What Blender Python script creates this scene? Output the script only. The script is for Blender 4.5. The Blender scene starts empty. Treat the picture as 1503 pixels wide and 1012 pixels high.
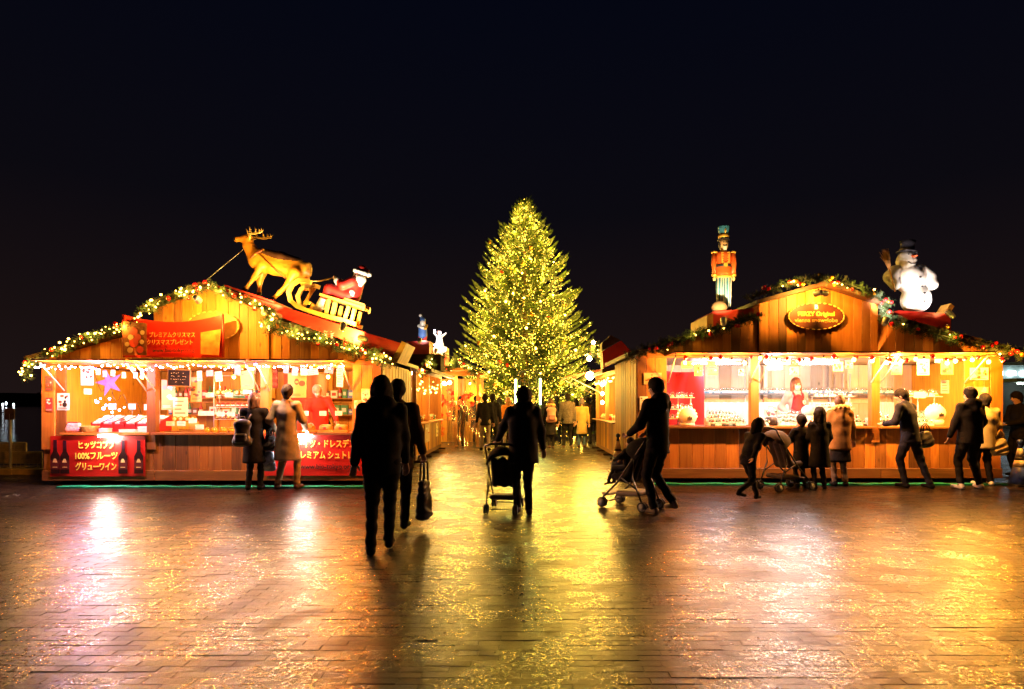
import bpy, bmesh, math, random
import numpy as np
from mathutils import Vector, Matrix
R = math.radians
PI = math.pi
rnd = random.Random(7)
SC = bpy.context.scene
COL = SC.collection

# ---------------------------------------------------------------- camera, sky, exposure
HC = 1.45                                   # eye height
F, CX, HY = 870.0, 765.0, 592.0             # focal length, axis and horizon of the photograph in its own pixels
cam = bpy.data.cameras.new('camera')
cam.sensor_width = 36
cam.lens = 36 * F / 1503
cam.shift_x = (751.5 - CX) / 1503
cam.shift_y = (HY - 506) / 1503
cam.clip_start = 0.1
cam.clip_end = 2000
co = bpy.data.objects.new('camera', cam)
COL.objects.link(co)
co.location = (0, 0, HC)
co.rotation_euler = (R(90), 0, 0)
SC.camera = co
SC.view_settings.view_transform = 'Standard'
SC.view_settings.look = 'None'
SC.view_settings.exposure = 1.4
SC.view_settings.gamma = 1
SC.view_settings.use_curve_mapping = False
SC.render.engine = 'CYCLES'
SC.cycles.use_denoising = True
SC.cycles.use_light_tree = True
SC.cycles.sample_clamp_indirect = 12
SC.cycles.sample_clamp_direct = 0
SC.cycles.max_bounces = 6
SC.cycles.diffuse_bounces = 3
SC.cycles.glossy_bounces = 3
SC.cycles.transparent_max_bounces = 12
SC.cycles.transmission_bounces = 5

# night sky: deep navy above, a faint warm town glow at the horizon
wd = bpy.data.worlds.new('World')
SC.world = wd
wd.use_nodes = True
nt = wd.node_tree
nt.nodes.clear()
wo = nt.nodes.new('ShaderNodeOutputWorld')
bg = nt.nodes.new('ShaderNodeBackground')
tc = nt.nodes.new('ShaderNodeTexCoord')
sx = nt.nodes.new('ShaderNodeSeparateXYZ')
cr = nt.nodes.new('ShaderNodeValToRGB')
nt.links.new(tc.outputs['Generated'], sx.inputs[0])
nt.links.new(sx.outputs['Z'], cr.inputs[0])
el = cr.color_ramp.elements
el[0].position = 0.0; el[0].color = (.0105, .0058, .0056, 1)
el[1].position = 0.62; el[1].color = (.0008, .0015, .0052, 1)
for p_, c_ in ((.12, (.0075, .0042, .0044, 1)), (.3, (.0028, .0024, .0042, 1))):
    e_ = el.new(p_); e_.color = c_
nt.links.new(cr.outputs[0], bg.inputs[0])
nt.links.new(bg.outputs[0], wo.inputs[0])
bg.inputs[1].default_value = .46

# light output of the lamp families
K_STALL, K_TREE, K_SPOT = 1.0, 1.0, 1.0
WARM = (1.0, .45, .06)
AMBER = (1.0, .42, .05)
GOLD = (1.0, .57, .06)
COOL = (.74, .85, 1.0)


def W(px, py, Y):
    """the place at depth Y that the photograph shows at (px, py)"""
    return Vector(((px - CX) / F * Y, Y, HC + (HY - py) / F * Y))


def ground_y(py):
    return HC * F / (py - HY)


# ---------------------------------------------------------------- materials
MATS = {}


def mat(name, col, rough=.6, metal=0.0, emit=0.0, ecol=None, var=0.0, noise=0.0, nscale=8, bump=0.0, coat=0.0, alpha=None, sample=True, sub=0.0, spec=None):
    """plain painted / cloth / metal surface: colour varies by object and by a fine noise"""
    if name in MATS:
        return MATS[name]
    m = bpy.data.materials.new(name)
    m.use_nodes = True
    t = m.node_tree
    b = t.nodes['Principled BSDF']
    b.inputs['Roughness'].default_value = rough
    b.inputs['Metallic'].default_value = metal
    b.inputs['Coat Weight'].default_value = coat
    if spec is not None:
        b.inputs['Specular IOR Level'].default_value = spec
    if spec is None and rough >= .8:
        b.inputs['Specular IOR Level'].default_value = .12
    b.inputs['Base Color'].default_value = (*col, 1)
    if var or noise:
        hs = t.nodes.new('ShaderNodeHueSaturation')
        hs.inputs['Color'].default_value = (*col, 1)
        oi = t.nodes.new('ShaderNodeObjectInfo')
        mr = t.nodes.new('ShaderNodeMapRange')
        mr.inputs[3].default_value = 1 - var
        mr.inputs[4].default_value = 1 + var
        t.links.new(oi.outputs['Random'], mr.inputs[0])
        tcn = t.nodes.new('ShaderNodeTexCoord')
        nz = t.nodes.new('ShaderNodeTexNoise')
        nz.inputs['Scale'].default_value = nscale
        nz.inputs['Detail'].default_value = 5
        t.links.new(tcn.outputs['Object'], nz.inputs['Vector'])
        m2 = t.nodes.new('ShaderNodeMapRange')
        m2.inputs[1].default_value = .3
        m2.inputs[2].default_value = .7
        m2.inputs[3].default_value = 1 - noise
        m2.inputs[4].default_value = 1 + noise
        t.links.new(nz.outputs[0], m2.inputs[0])
        mu = t.nodes.new('ShaderNodeMath')
        mu.operation = 'MULTIPLY'
        t.links.new(mr.outputs[0], mu.inputs[0])
        t.links.new(m2.outputs[0], mu.inputs[1])
        t.links.new(mu.outputs[0], hs.inputs['Value'])
        t.links.new(hs.outputs[0], b.inputs['Base Color'])
        if bump:
            bp = t.nodes.new('ShaderNodeBump')
            bp.inputs['Strength'].default_value = bump
            bp.inputs['Distance'].default_value = .01
            t.links.new(nz.outputs[0], bp.inputs['Height'])
            t.links.new(bp.outputs[0], b.inputs['Normal'])
    if emit:
        b.inputs['Emission Color'].default_value = (*(ecol or col), 1)
        b.inputs['Emission Strength'].default_value = emit
        if not sample:
            m.cycles.emission_sampling = 'NONE'
    MATS[name] = m
    return m


def wood(name, ca, cb, cc, axis=2, rough=.55, scale=1.0):
    """sawn boards: grain along one axis, each board its own tone, knots"""
    if name in MATS:
        return MATS[name]
    m = bpy.data.materials.new(name)
    m.use_nodes = True
    t = m.node_tree
    N, L = t.nodes.new, t.links.new
    b = t.nodes['Principled BSDF']
    tcn = N('ShaderNodeTexCoord')
    oi = N('ShaderNodeObjectInfo')
    mp = N('ShaderNodeMapping')
    sc = [14.0 * scale] * 3
    sc[axis] = .9 * scale
    mp.inputs['Scale'].default_value = sc
    add = N('ShaderNodeVectorMath'); add.operation = 'ADD'
    ml = N('ShaderNodeVectorMath'); ml.operation = 'SCALE'
    cmb = N('ShaderNodeCombineXYZ')
    for k in range(3):
        L(oi.outputs['Random'], cmb.inputs[k])
    L(cmb.outputs[0], ml.inputs[0]); ml.inputs['Scale'].default_value = 57.0
    L(tcn.outputs['Object'], add.inputs[0]); L(ml.outputs[0], add.inputs[1])
    L(add.outputs[0], mp.inputs[0])
    nz = N('ShaderNodeTexNoise'); nz.inputs['Scale'].default_value = 1.6; nz.inputs['Detail'].default_value = 7; nz.inputs['Distortion'].default_value = .8
    L(mp.outputs[0], nz.inputs['Vector'])
    big = N('ShaderNodeTexNoise'); big.inputs['Scale'].default_value = 2.2; big.inputs['Detail'].default_value = 3
    L(add.outputs[0], big.inputs['Vector'])
    kn = N('ShaderNodeTexVoronoi'); kn.inputs['Scale'].default_value = 2.6; kn.inputs['Randomness'].default_value = 1
    mk = N('ShaderNodeMapping'); sk = [1.6] * 3; sk[axis] = .8; mk.inputs['Scale'].default_value = sk
    L(add.outputs[0], mk.inputs[0]); L(mk.outputs[0], kn.inputs['Vector'])
    kr = N('ShaderNodeMapRange'); kr.inputs[1].default_value = .02; kr.inputs[2].default_value = .11; kr.inputs[3].default_value = .35; kr.inputs[4].default_value = 1
    L(kn.outputs['Distance'], kr.inputs[0])
    r1 = N('ShaderNodeValToRGB')
    e = r1.color_ramp.elements
    e[0].position = .32; e[0].color = (*cb, 1)
    e[1].position = .66; e[1].color = (*ca, 1)
    L(nz.outputs[0], r1.inputs[0])
    # some boards are weathered
    mixn = N('ShaderNodeMixRGB')
    mixn.inputs[2].default_value = (*cc, 1)
    mrr = N('ShaderNodeMapRange'); mrr.inputs[1].default_value = .45; mrr.inputs[2].default_value = 1.0; mrr.inputs[3].default_value = 0; mrr.inputs[4].default_value = .85
    a2 = N('ShaderNodeMath'); a2.operation = 'MULTIPLY_ADD'; a2.inputs[1].default_value = .55
    L(big.outputs[0], a2.inputs[0])
    hf = N('ShaderNodeMath'); hf.operation = 'MULTIPLY'; hf.inputs[1].default_value = .62
    L(oi.outputs['Random'], hf.inputs[0]); L(hf.outputs[0], a2.inputs[2])
    L(a2.outputs[0], mrr.inputs[0]); L(mrr.outputs[0], mixn.inputs[0])
    L(r1.outputs[0], mixn.inputs[1])
    mk2 = N('ShaderNodeMixRGB'); mk2.blend_type = 'MULTIPLY'; mk2.inputs[0].default_value = 1
    L(mixn.outputs[0], mk2.inputs[1]); L(kr.outputs[0], mk2.inputs[2])
    h1 = N('ShaderNodeMath'); h1.operation = 'MULTIPLY'; h1.inputs[1].default_value = 7.31
    h2 = N('ShaderNodeMath'); h2.operation = 'FRACT'
    h3 = N('ShaderNodeMapRange'); h3.inputs[3].default_value = .46; h3.inputs[4].default_value = 1.24
    L(oi.outputs['Random'], h1.inputs[0]); L(h1.outputs[0], h2.inputs[0]); L(h2.outputs[0], h3.inputs[0])
    hv = N('ShaderNodeHueSaturation')
    L(mk2.outputs[0], hv.inputs['Color']); L(h3.outputs[0], hv.inputs['Value'])
    L(hv.outputs[0], b.inputs['Base Color'])
    b.inputs['Roughness'].default_value = rough
    bp = N('ShaderNodeBump'); bp.inputs['Strength'].default_value = .5; bp.inputs['Distance'].default_value = .004
    L(nz.outputs[0], bp.inputs['Height']); L(bp.outputs[0], b.inputs['Normal'])
    MATS[name] = m
    return m


def mix_clear(name, col, rough, fac_lo, fac_hi, emit=0):
    """clear glass or film: what lies behind shows through, the rest mirrors"""
    if name in MATS:
        return MATS[name]
    m = bpy.data.materials.new(name)
    m.use_nodes = True
    t = m.node_tree
    t.nodes.clear()
    o = t.nodes.new('ShaderNodeOutputMaterial')
    tr = t.nodes.new('ShaderNodeBsdfTransparent')
    gl = t.nodes.new('ShaderNodeBsdfGlossy')
    gl.inputs['Roughness'].default_value = rough
    gl.inputs['Color'].default_value = (*col, 1)
    lw = t.nodes.new('ShaderNodeLayerWeight')
    lw.inputs[0].default_value = .35
    mr = t.nodes.new('ShaderNodeMapRange')
    mr.inputs[3].default_value = fac_lo
    mr.inputs[4].default_value = fac_hi
    mx = t.nodes.new('ShaderNodeMixShader')
    t.links.new(lw.outputs['Facing'], mr.inputs[0])
    t.links.new(mr.outputs[0], mx.inputs[0])
    t.links.new(tr.outputs[0], mx.inputs[1])
    t.links.new(gl.outputs[0], mx.inputs[2])
    t.links.new(mx.outputs[0], o.inputs[0])
    MATS[name] = m
    return m


PINE = wood('pine_boards', (.62, .25, .036), (.46, .15, .018), (.24, .08, .014))
PINE_X = wood('pine_rail', (.54, .22, .035), (.38, .12, .016), (.2, .065, .014), axis=0)
PINE_Y = wood('pine_rail_deep', (.54, .22, .035), (.38, .12, .016), (.2, .065, .014), axis=1)
PALE = wood('pale_pine', (.72, .36, .022), (.56, .24, .014), (.50, .18, .012))
WEATHER = wood('weathered_boards', (.42, .18, .04), (.27, .10, .02), (.18, .07, .018), axis=0)
ROOF = wood('roof_boards', (.12, .05, .025), (.07, .03, .018), (.05, .025, .016), axis=0)
REDP = mat('red_paint', (.50, .022, .012), .45, noise=.15, nscale=5)
YELP = mat('yellow_wood', (.62, .34, .06), .5, noise=.2)
BANNER = mat('red_vinyl', (.55, .018, .012), .38, noise=.06, nscale=3)
INK_Y = mat('yellow_print', (.95, .72, .10), .5)
INK_W = mat('white_print', (.85, .85, .8), .5)
INK_K = mat('black_print', (.02, .015, .015), .5)
INK_P = mat('faded_print', (.75, .32, .10), .5)
BLACK = mat('black_cloth', (.012, .011, .012), .85, noise=.3, nscale=20)
PLASTIC_K = mat('black_plastic', (.02, .02, .022), .4)
METAL = mat('steel', (.55, .55, .56), .3, .9)
GALV = mat('white_metal', (.75, .73, .70), .35, .3)
PAPER = mat('paper', (.85, .83, .78), .6, var=.08)
RUBBER = mat('rubber', (.018, .018, .018), .7)
GLASS = mix_clear('clear_glass', (.95, .97, 1), .04, .08, .75)
FILM = mix_clear('clear_plastic_film', (.9, .84, .74), .16, .32, .85)
REDC = mat('red_cloth', (.62, .02, .05), .7, noise=.08, nscale=6)
SKIN = mat('skin', (.55, .33, .24), .5, noise=.05)
BULB = mat('bulb_warm', (1, .8, .5), .3, emit=15, ecol=(1, .46, .05), sample=False)
BULBS = mat('bulb_string', (1, .8, .5), .3, emit=9, ecol=(1, .48, .09), sample=False)
BULBW = mat('bulb_white', (.9, .9, 1), .3, emit=22, ecol=(.80, .74, 1), sample=False)
BULBV = mat('bulb_violet', (.7, .6, 1), .3, emit=34, ecol=(.42, .26, 1), sample=False)
BAUB_R = mat('red_bauble', (.55, .012, .015), .15, coat=1)
BAUB_G = mat('gold_bauble', (.80, .42, .05), .2, .7)
NEEDLE = mat('fir_needles', (.012, .030, .008), .6, noise=.45, nscale=9)


# ---------------------------------------------------------------- geometry helpers
class MB:
    """collects shapes; build() links them as ONE mesh object"""

    def __init__(s):
        s.v, s.f, s.m, s.sm = [], [], [], []

    def add(s, vs, fs, mi=0, smooth=False):
        o = len(s.v)
        s.v += [tuple(v) for v in vs]
        s.f += [tuple(i + o for i in f) for f in fs]
        s.m += [mi] * len(fs)
        s.sm += [smooth] * len(fs)
        return s

    def box(s, lo, hi, mi=0, M=None):
        x0, y0, z0 = lo
        x1, y1, z1 = hi
        vs = [Vector(p) for p in ((x0, y0, z0), (x1, y0, z0), (x1, y1, z0), (x0, y1, z0), (x0, y0, z1), (x1, y0, z1), (x1, y1, z1), (x0, y1, z1))]
        if M is not None:
            vs = [M @ v for v in vs]
        return s.add(vs, [(0, 3, 2, 1), (4, 5, 6, 7), (0, 1, 5, 4), (1, 2, 6, 5), (2, 3, 7, 6), (3, 0, 4, 7)], mi)

    def prism(s, poly, y0, y1, mi=0):
        """polygon in (x, z), counter-clockwise seen from the front, pushed from depth y0 to y1"""
        n = len(poly)
        vs = [(x, y0, z) for x, z in poly] + [(x, y1, z) for x, z in poly]
        fs = [tuple(range(n)), tuple(range(2 * n - 1, n - 1, -1))]
        for i in range(n):
            j = (i + 1) % n
            fs.append((i, i + n, j + n, j))
        return s.add(vs, fs, mi)

    def tube(s, pts, r, n=8, mi=0, closed=False, smooth=True):
        pts = [Vector(p) for p in pts]
        rr = r if isinstance(r, (list, tuple)) else [r] * len(pts)
        vs, fs = [], []
        up = Vector((0, 0, 1))
        for i, p in enumerate(pts):
            d = (pts[min(i + 1, len(pts) - 1)] - pts[max(i - 1, 0)]).normalized()
            a = d.cross(up)
            if a.length < .05:
                a = d.cross(Vector((1, 0, 0)))
            a.normalize()
            b = a.cross(d)
            for k in range(n):
                t = 2 * PI * k / n
                vs.append(p + (a * math.cos(t) + b * math.sin(t)) * rr[i])
        for i in range(len(pts) - 1):
            for k in range(n):
                q = (k + 1) % n
                fs.append((i * n + k, i * n + q, (i + 1) * n + q, (i + 1) * n + k))
        fs.append(tuple(range(n - 1, -1, -1)))
        fs.append(tuple((len(pts) - 1) * n + k for k in range(n)))
        return s.add(vs, fs, mi, smooth)

    def lathe(s, prof, n=16, mi=0, c=(0, 0, 0), M=None, smooth=True):
        vs, fs = [], []
        for r, z in prof:
            for k in range(n):
                t = 2 * PI * k / n
                v = Vector((r * math.cos(t), r * math.sin(t), z))
                v = M @ v if M is not None else v + Vector(c)
                vs.append(v)
        for i in range(len(prof) - 1):
            for k in range(n):
                q = (k + 1) % n
                fs.append((i * n + k, i * n + q, (i + 1) * n + q, (i + 1) * n + k))
        fs.append(tuple(range(n - 1, -1, -1)))
        fs.append(tuple((len(prof) - 1) * n + k for k in range(n)))
        return s.add(vs, fs, mi, smooth)

    def ball(s, c, r, mi=0, n=10, sc=(1, 1, 1), M=None):
        vs, fs = [], []
        h = max(3, n // 2)
        c = Vector(c)
        for i in range(h + 1):
            ph = PI * i / h
            for k in range(n):
                t = 2 * PI * k / n
                v = Vector((r * sc[0] * math.sin(ph) * math.cos(t), r * sc[1] * math.sin(ph) * math.sin(t), r * sc[2] * math.cos(ph)))
                if M is not None:
                    v = M @ v
                vs.append(v + c)
        for i in range(h):
            for k in range(n):
                q = (k + 1) % n
                if i == 0:
                    fs.append((k, n + k, n + q))
                elif i == h - 1:
                    fs.append((i * n + k, (i + 1) * n + k, i * n + q))
                else:
                    fs.append((i * n + k, (i + 1) * n + k, (i + 1) * n + q, i * n + q))
        return s.add(vs, fs, mi, True)

    def mesh(s, name, mats):
        me = bpy.data.meshes.new(name)
        me.from_pydata(s.v, [], s.f)
        for m in (mats if isinstance(mats, (list, tuple)) else [mats]):
            me.materials.append(m)
        me.polygons.foreach_set('material_index', s.m)
        me.polygons.foreach_set('use_smooth', s.sm)
        me.update()
        return me

    def build(s, name, mats, parent=None, loc=None):
        return link(name, s.mesh(name, mats), parent, loc)


def link(name, me, parent=None, loc=None, rot=None):
    o = bpy.data.objects.new(name, me)
    COL.objects.link(o)
    if parent is not None:
        o.parent = parent
    if loc is not None:
        o.location = loc
    if rot is not None:
        o.rotation_euler = rot
    return o


def tag(o, label, cat, group=None):
    o['label'] = label
    o['category'] = cat
    if group:
        o['group'] = group
    return o


def thing(name, label, cat, loc=(0, 0, 0), rotz=0, group=None):
    o = bpy.data.objects.new(name, None)
    o.empty_display_size = .1
    COL.objects.link(o)
    o.location = loc
    o.rotation_euler = (0, 0, rotz)
    return tag(o, label, cat, group)


def dup(root, loc=None, rotz=None, label=None, group=None, scale=None):
    c = root.copy()
    COL.objects.link(c)
    if loc is not None:
        c.location = loc
    if rotz is not None:
        c.rotation_euler = (root.rotation_euler[0], root.rotation_euler[1], rotz)
    if scale is not None:
        c.scale = scale
    if label:
        c['label'] = label
    if group:
        c['group'] = group
    for ch in list(root.children):
        d = ch.copy(); COL.objects.link(d); d.parent = c
        for g in list(ch.children):
            e = g.copy(); COL.objects.link(e); e.parent = d
    return c


def struct(o):
    o['kind'] = 'structure'
    return o


def stuff(o):
    o['kind'] = 'stuff'
    return o


def boxpart(name, lo, hi, m, parent, bev=0.004):
    """one board with its own origin at its middle, slightly rounded edges"""
    lo, hi = Vector(lo), Vector(hi)
    c = (lo + hi) / 2
    h = (hi - lo) / 2
    key = ('bx', round(h.x, 4), round(h.y, 4), round(h.z, 4), m.name)
    me = BOXES.get(key)
    if me is None:
        bm = bmesh.new()
        bmesh.ops.create_cube(bm, size=2)
        for v in bm.verts:
            v.co = Vector((v.co.x * h.x, v.co.y * h.y, v.co.z * h.z))
        b = min(bev, .3 * min(h))
        if b > .001:
            bmesh.ops.bevel(bm, geom=list(bm.edges), offset=b, segments=1, affect='EDGES')
        me = bpy.data.meshes.new(name)
        bm.to_mesh(me); bm.free()
        me.materials.append(m)
        BOXES[key] = me
    return link(name, me, parent, c)


BOXES = {}


def text_mesh(name, body, size, m, parent, loc, rot=(R(90), 0, 0), align='CENTER', bold=0.0, ext=.002, width=None):
    c = bpy.data.curves.new(name, 'FONT')
    c.body = body
    c.size = size
    c.align_x = align
    c.align_y = 'CENTER'
    c.offset = bold
    c.extrude = ext
    c.resolution_u = 3
    o = bpy.data.objects.new(name, c)
    COL.objects.link(o)
    bpy.context.view_layer.update()
    me = bpy.data.meshes.new_from_object(o.evaluated_get(bpy.context.evaluated_depsgraph_get()))
    w = o.dimensions.x
    bpy.data.objects.remove(o)
    me.name = name
    me.materials.clear()
    me.materials.append(m)
    q = link(name, me, parent, loc, rot)
    if width and w > 0:
        q.scale = (width / w, 1, 1)
    return q


def lamp(name, parent, loc, power, col, r=.05, spot=None, aim=None, blend=.6):
    l = bpy.data.lights.new(name, 'SPOT' if spot else 'POINT')
    l.energy = power
    l.color = col
    l.shadow_soft_size = r
    if spot:
        l.spot_size = R(spot)
        l.spot_blend = blend
    o = bpy.data.objects.new(name, l)
    COL.objects.link(o)
    o.parent = parent
    o.location = loc
    if aim is not None:
        d = Vector(aim) - Vector(loc)
        o.rotation_euler = d.to_track_quat('-Z', 'Y').to_euler()
    return o


# ---------------------------------------------------------------- organic shapes: a distance field meshed as one skin
def surface_nets(D, org, h):
    """D: 3-D array of signed distances; returns vertices and quads of the zero surface"""
    S = D < 0
    nx, ny, nz = D.shape
    cs = []
    cnt = np.zeros((nx - 1, ny - 1, nz - 1), np.int8)
    acc = np.zeros((nx - 1, ny - 1, nz - 1, 3))
    nsum = np.zeros((nx - 1, ny - 1, nz - 1))
    corners = [(i, j, k) for i in (0, 1) for j in (0, 1) for k in (0, 1)]
    sl = lambda c: (slice(c[0], nx - 1 + c[0]), slice(c[1], ny - 1 + c[1]), slice(c[2], nz - 1 + c[2]))
    for c in corners:
        cnt += S[sl(c)]
    act = (cnt > 0) & (cnt < 8)
    for a in corners:
        for ax in range(3):
            if a[ax]:
                continue
            b = list(a); b[ax] = 1
            da, db = D[sl(a)], D[sl(tuple(b))]
            cross = ((da < 0) != (db < 0)) & act
            t = np.where(cross, da / np.where(cross, da - db, 1), 0)
            for q in range(3):
                val = (a[q] + (t if q == ax else 0))
                acc[..., q] += np.where(cross, val, 0)
            nsum += cross
    idx = -np.ones((nx - 1, ny - 1, nz - 1), np.int64)
    idx[act] = np.arange(act.sum())
    ijk = np.argwhere(act)
    V = (ijk + acc[act] / np.maximum(nsum[act], 1)[:, None]) * h + np.array(org)
    quads = []
    for ax in range(3):
        o1, o2 = [(1, 2), (2, 0), (0, 1)][ax]
        s0 = [slice(1, n - 1) for n in (nx, ny, nz)]
        s1 = list(s0)
        s0[ax] = slice(0, (nx, ny, nz)[ax] - 1)
        s1[ax] = slice(1, (nx, ny, nz)[ax])
        a, b = S[tuple(s0)], S[tuple(s1)]
        cr_ = np.argwhere(a != b)
        if not len(cr_):
            continue
        inside = a[a != b]
        base = cr_.copy()
        for q in range(3):
            if q != ax:
                base[:, q] += 1
        e1 = np.zeros(3, int); e1[o1] = 1
        e2 = np.zeros(3, int); e2[o2] = 1
        g = lambda p: idx[p[:, 0], p[:, 1], p[:, 2]]
        q0, q1, q2, q3 = g(base - e1 - e2), g(base - e2), g(base), g(base - e1)
        Q = np.stack([q0, q1, q2, q3], 1)
        Q[~inside] = Q[~inside][:, ::-1]
        quads.append(Q)
    return V, np.concatenate(quads)


def field(prims, h, k=.03, fold=None):
    """prims: (a, b, ra, rb[, n, f[, mi]]) tapered capsules; n, f: thinner (f<1) along n"""
    pr = []
    lo = np.full(3, 1e9); hi = -lo
    for p in prims:
        a, b, ra, rb = np.array(p[0], float), np.array(p[1], float), p[2], p[3]
        n = np.array(p[4], float) if len(p) > 4 and p[4] is not None else None
        f = p[5] if n is not None else 1
        if n is not None:
            n = n / np.linalg.norm(n)
        rm = max(ra, rb) * max(1, f) + k + 2 * h
        pr.append((a, b, ra, rb, n, f, rm))
        lo = np.minimum(lo, np.minimum(a, b) - rm)
        hi = np.maximum(hi, np.maximum(a, b) + rm)
    dim = np.ceil((hi - lo) / h).astype(int) + 2
    D = np.full(dim, 9.0)
    for a, b, ra, rb, n, f, rm in pr:
        i0 = np.maximum(((np.minimum(a, b) - rm - lo) / h).astype(int), 0)
        i1 = np.minimum(((np.maximum(a, b) + rm - lo) / h).astype(int) + 2, dim)
        g = [lo[q] + h * np.arange(i0[q], i1[q]) for q in range(3)]
        X = np.stack(np.meshgrid(*g, indexing='ij'), -1) - a
        ab = b - a
        if n is not None:
            X = X + n * ((X @ n)[..., None]) * (1 / f - 1)
            ab = ab + n * (ab @ n) * (1 / f - 1)
        L2 = ab @ ab
        t = np.clip((X @ ab) / L2, 0, 1) if L2 > 1e-12 else np.zeros(X.shape[:-1])
        d = np.linalg.norm(X - t[..., None] * ab, axis=-1) - (ra + (rb - ra) * t)
        s = tuple(slice(i0[q], i1[q]) for q in range(3))
        o = D[s]
        hh = np.maximum(k - np.abs(o - d), 0) / k
        D[s] = np.minimum(o, d) - hh * hh * k * .25
    if fold is not None:
        g = [lo[q] + h * np.arange(dim[q]) for q in range(3)]
        X, Y, Z = np.meshgrid(*g, indexing='ij', sparse=True)
        D = D + fold(X, Y, Z)
    return D, lo


def organic(name, prims, m, parent, h=.016, k=.03, fold=None, cut=None, mats=None, loc=None):
    D, lo = field(prims, h, k, fold)
    if cut is not None:                      # keep only above this height
        z = lo[2] + h * np.arange(D.shape[2])
        D = np.maximum(D, (cut - z)[None, None, :])
    V, Q = surface_nets(D, lo, h)
    me = bpy.data.meshes.new(name)
    me.from_pydata(V.tolist(), [], Q.tolist())
    ms = m if isinstance(m, (list, tuple)) else [m]
    for q in ms:
        me.materials.append(q)
    if mats is not None:
        C = V[Q].mean(1)
        best = np.full(len(Q), 9.0); idx = np.zeros(len(Q), int)
        for p, mi in zip(prims, mats):
            a, b = np.array(p[0], float), np.array(p[1], float)
            ab = b - a
            L2 = max(ab @ ab, 1e-12)
            t = np.clip(((C - a) @ ab) / L2, 0, 1)
            X = C - a - t[:, None] * ab
            if len(p) > 4 and p[4] is not None:
                n = np.array(p[4], float); n /= np.linalg.norm(n)
                X = X + n * ((X @ n)[:, None]) * (1 / p[5] - 1)
            d = np.linalg.norm(X, axis=1) - (p[2] + (p[3] - p[2]) * t)
            w = d < best
            best[w] = d[w]; idx[w] = mi
        me.polygons.foreach_set('material_index', idx.tolist())
    me.polygons.foreach_set('use_smooth', [True] * len(Q))
    me.update()
    return link(name, me, parent, loc)


# ================================================================ GROUND
def wet_stone():
    m = bpy.data.materials.new('wet_paving')
    m.use_nodes = True
    t = m.node_tree
    N, L = t.nodes.new, t.links.new
    b = t.nodes['Principled BSDF']
    geo = N('ShaderNodeNewGeometry')
    tcn = N('ShaderNodeTexCoord')
    cr_ = N('ShaderNodeValToRGB')
    e = cr_.color_ramp.elements
    e[0].color = (.022, .016, .012, 1); e[1].color = (.060, .044, .032, 1)
    oi = N('ShaderNodeObjectInfo')
    ad = N('ShaderNodeMath'); ad.operation = 'ADD'
    fr = N('ShaderNodeMath'); fr.operation = 'FRACT'
    L(geo.outputs['Random Per Island'], ad.inputs[0]); L(oi.outputs['Random'], ad.inputs[1]); L(ad.outputs[0], fr.inputs[0])
    L(fr.outputs[0], cr_.inputs[0])
    fine = N('ShaderNodeTexNoise'); fine.inputs['Scale'].default_value = 150; fine.inputs['Detail'].default_value = 4
    L(geo.outputs['Position'], fine.inputs['Vector'])
    blot = N('ShaderNodeTexNoise'); blot.inputs['Scale'].default_value = 2.3; blot.inputs['Detail'].default_value = 8; blot.inputs['Roughness'].default_value = .65
    L(geo.outputs['Position'], blot.inputs['Vector'])
    mx = N('ShaderNodeMixRGB'); mx.blend_type = 'MULTIPLY'; mx.inputs[0].default_value = .7
    L(cr_.outputs[0], mx.inputs[1]); L(blot.outputs[0], mx.inputs[2])
    L(mx.outputs[0], b.inputs['Base Color'])
    b.inputs['Roughness'].default_value = .38
    b.inputs['Specular IOR Level'].default_value = .10
    # the film of rain water: thin and uneven, drier patches show the rough stone
    wet = N('ShaderNodeMapRange'); wet.inputs[1].default_value = .38; wet.inputs[2].default_value = .56; wet.inputs[3].default_value = .16; wet.inputs[4].default_value = .95
    L(blot.outputs[0], wet.inputs[0])
    pit = N('ShaderNodeTexNoise'); pit.inputs['Scale'].default_value = 34; pit.inputs['Detail'].default_value = 7; pit.inputs['Roughness'].default_value = .78
    L(geo.outputs['Position'], pit.inputs['Vector'])
    pr_ = N('ShaderNodeMapRange'); pr_.inputs[1].default_value = .455; pr_.inputs[2].default_value = .53; pr_.inputs[3].default_value = .15; pr_.inputs[4].default_value = 1.25
    L(pit.outputs[0], pr_.inputs[0])
    wm_ = N('ShaderNodeMath'); wm_.operation = 'MULTIPLY'; wm_.use_clamp = True
    L(wet.outputs[0], wm_.inputs[0]); L(pr_.outputs[0], wm_.inputs[1]); L(wm_.outputs[0], b.inputs['Coat Weight'])
    rg = N('ShaderNodeMapRange'); rg.inputs[1].default_value = .35; rg.inputs[2].default_value = .65; rg.inputs[3].default_value = .19; rg.inputs[4].default_value = .115
    L(blot.outputs[0], rg.inputs[0]); L(rg.outputs[0], b.inputs['Coat Roughness'])
    b.inputs['Coat IOR'].default_value = 2.0
    mid = N('ShaderNodeTexNoise'); mid.inputs['Scale'].default_value = 75; mid.inputs['Detail'].default_value = 3
    L(geo.outputs['Position'], mid.inputs['Vector'])
    sm = N('ShaderNodeMath'); sm.operation = 'MULTIPLY_ADD'; sm.inputs[1].default_value = 1.2
    L(mid.outputs[0], sm.inputs[0]); L(fine.outputs[0], sm.inputs[2])
    bp = N('ShaderNodeBump'); bp.inputs['Strength'].default_value = .30; bp.inputs['Distance'].default_value = .004
    L(sm.outputs[0], bp.inputs['Height'])
    L(bp.outputs[0], b.inputs['Normal']); L(bp.outputs[0], b.inputs['Coat Normal'])
    return m


STONE = wet_stone()
JOINT = mat('joint_sand', (.035, .026, .02), .3, noise=.3, nscale=30)

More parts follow.
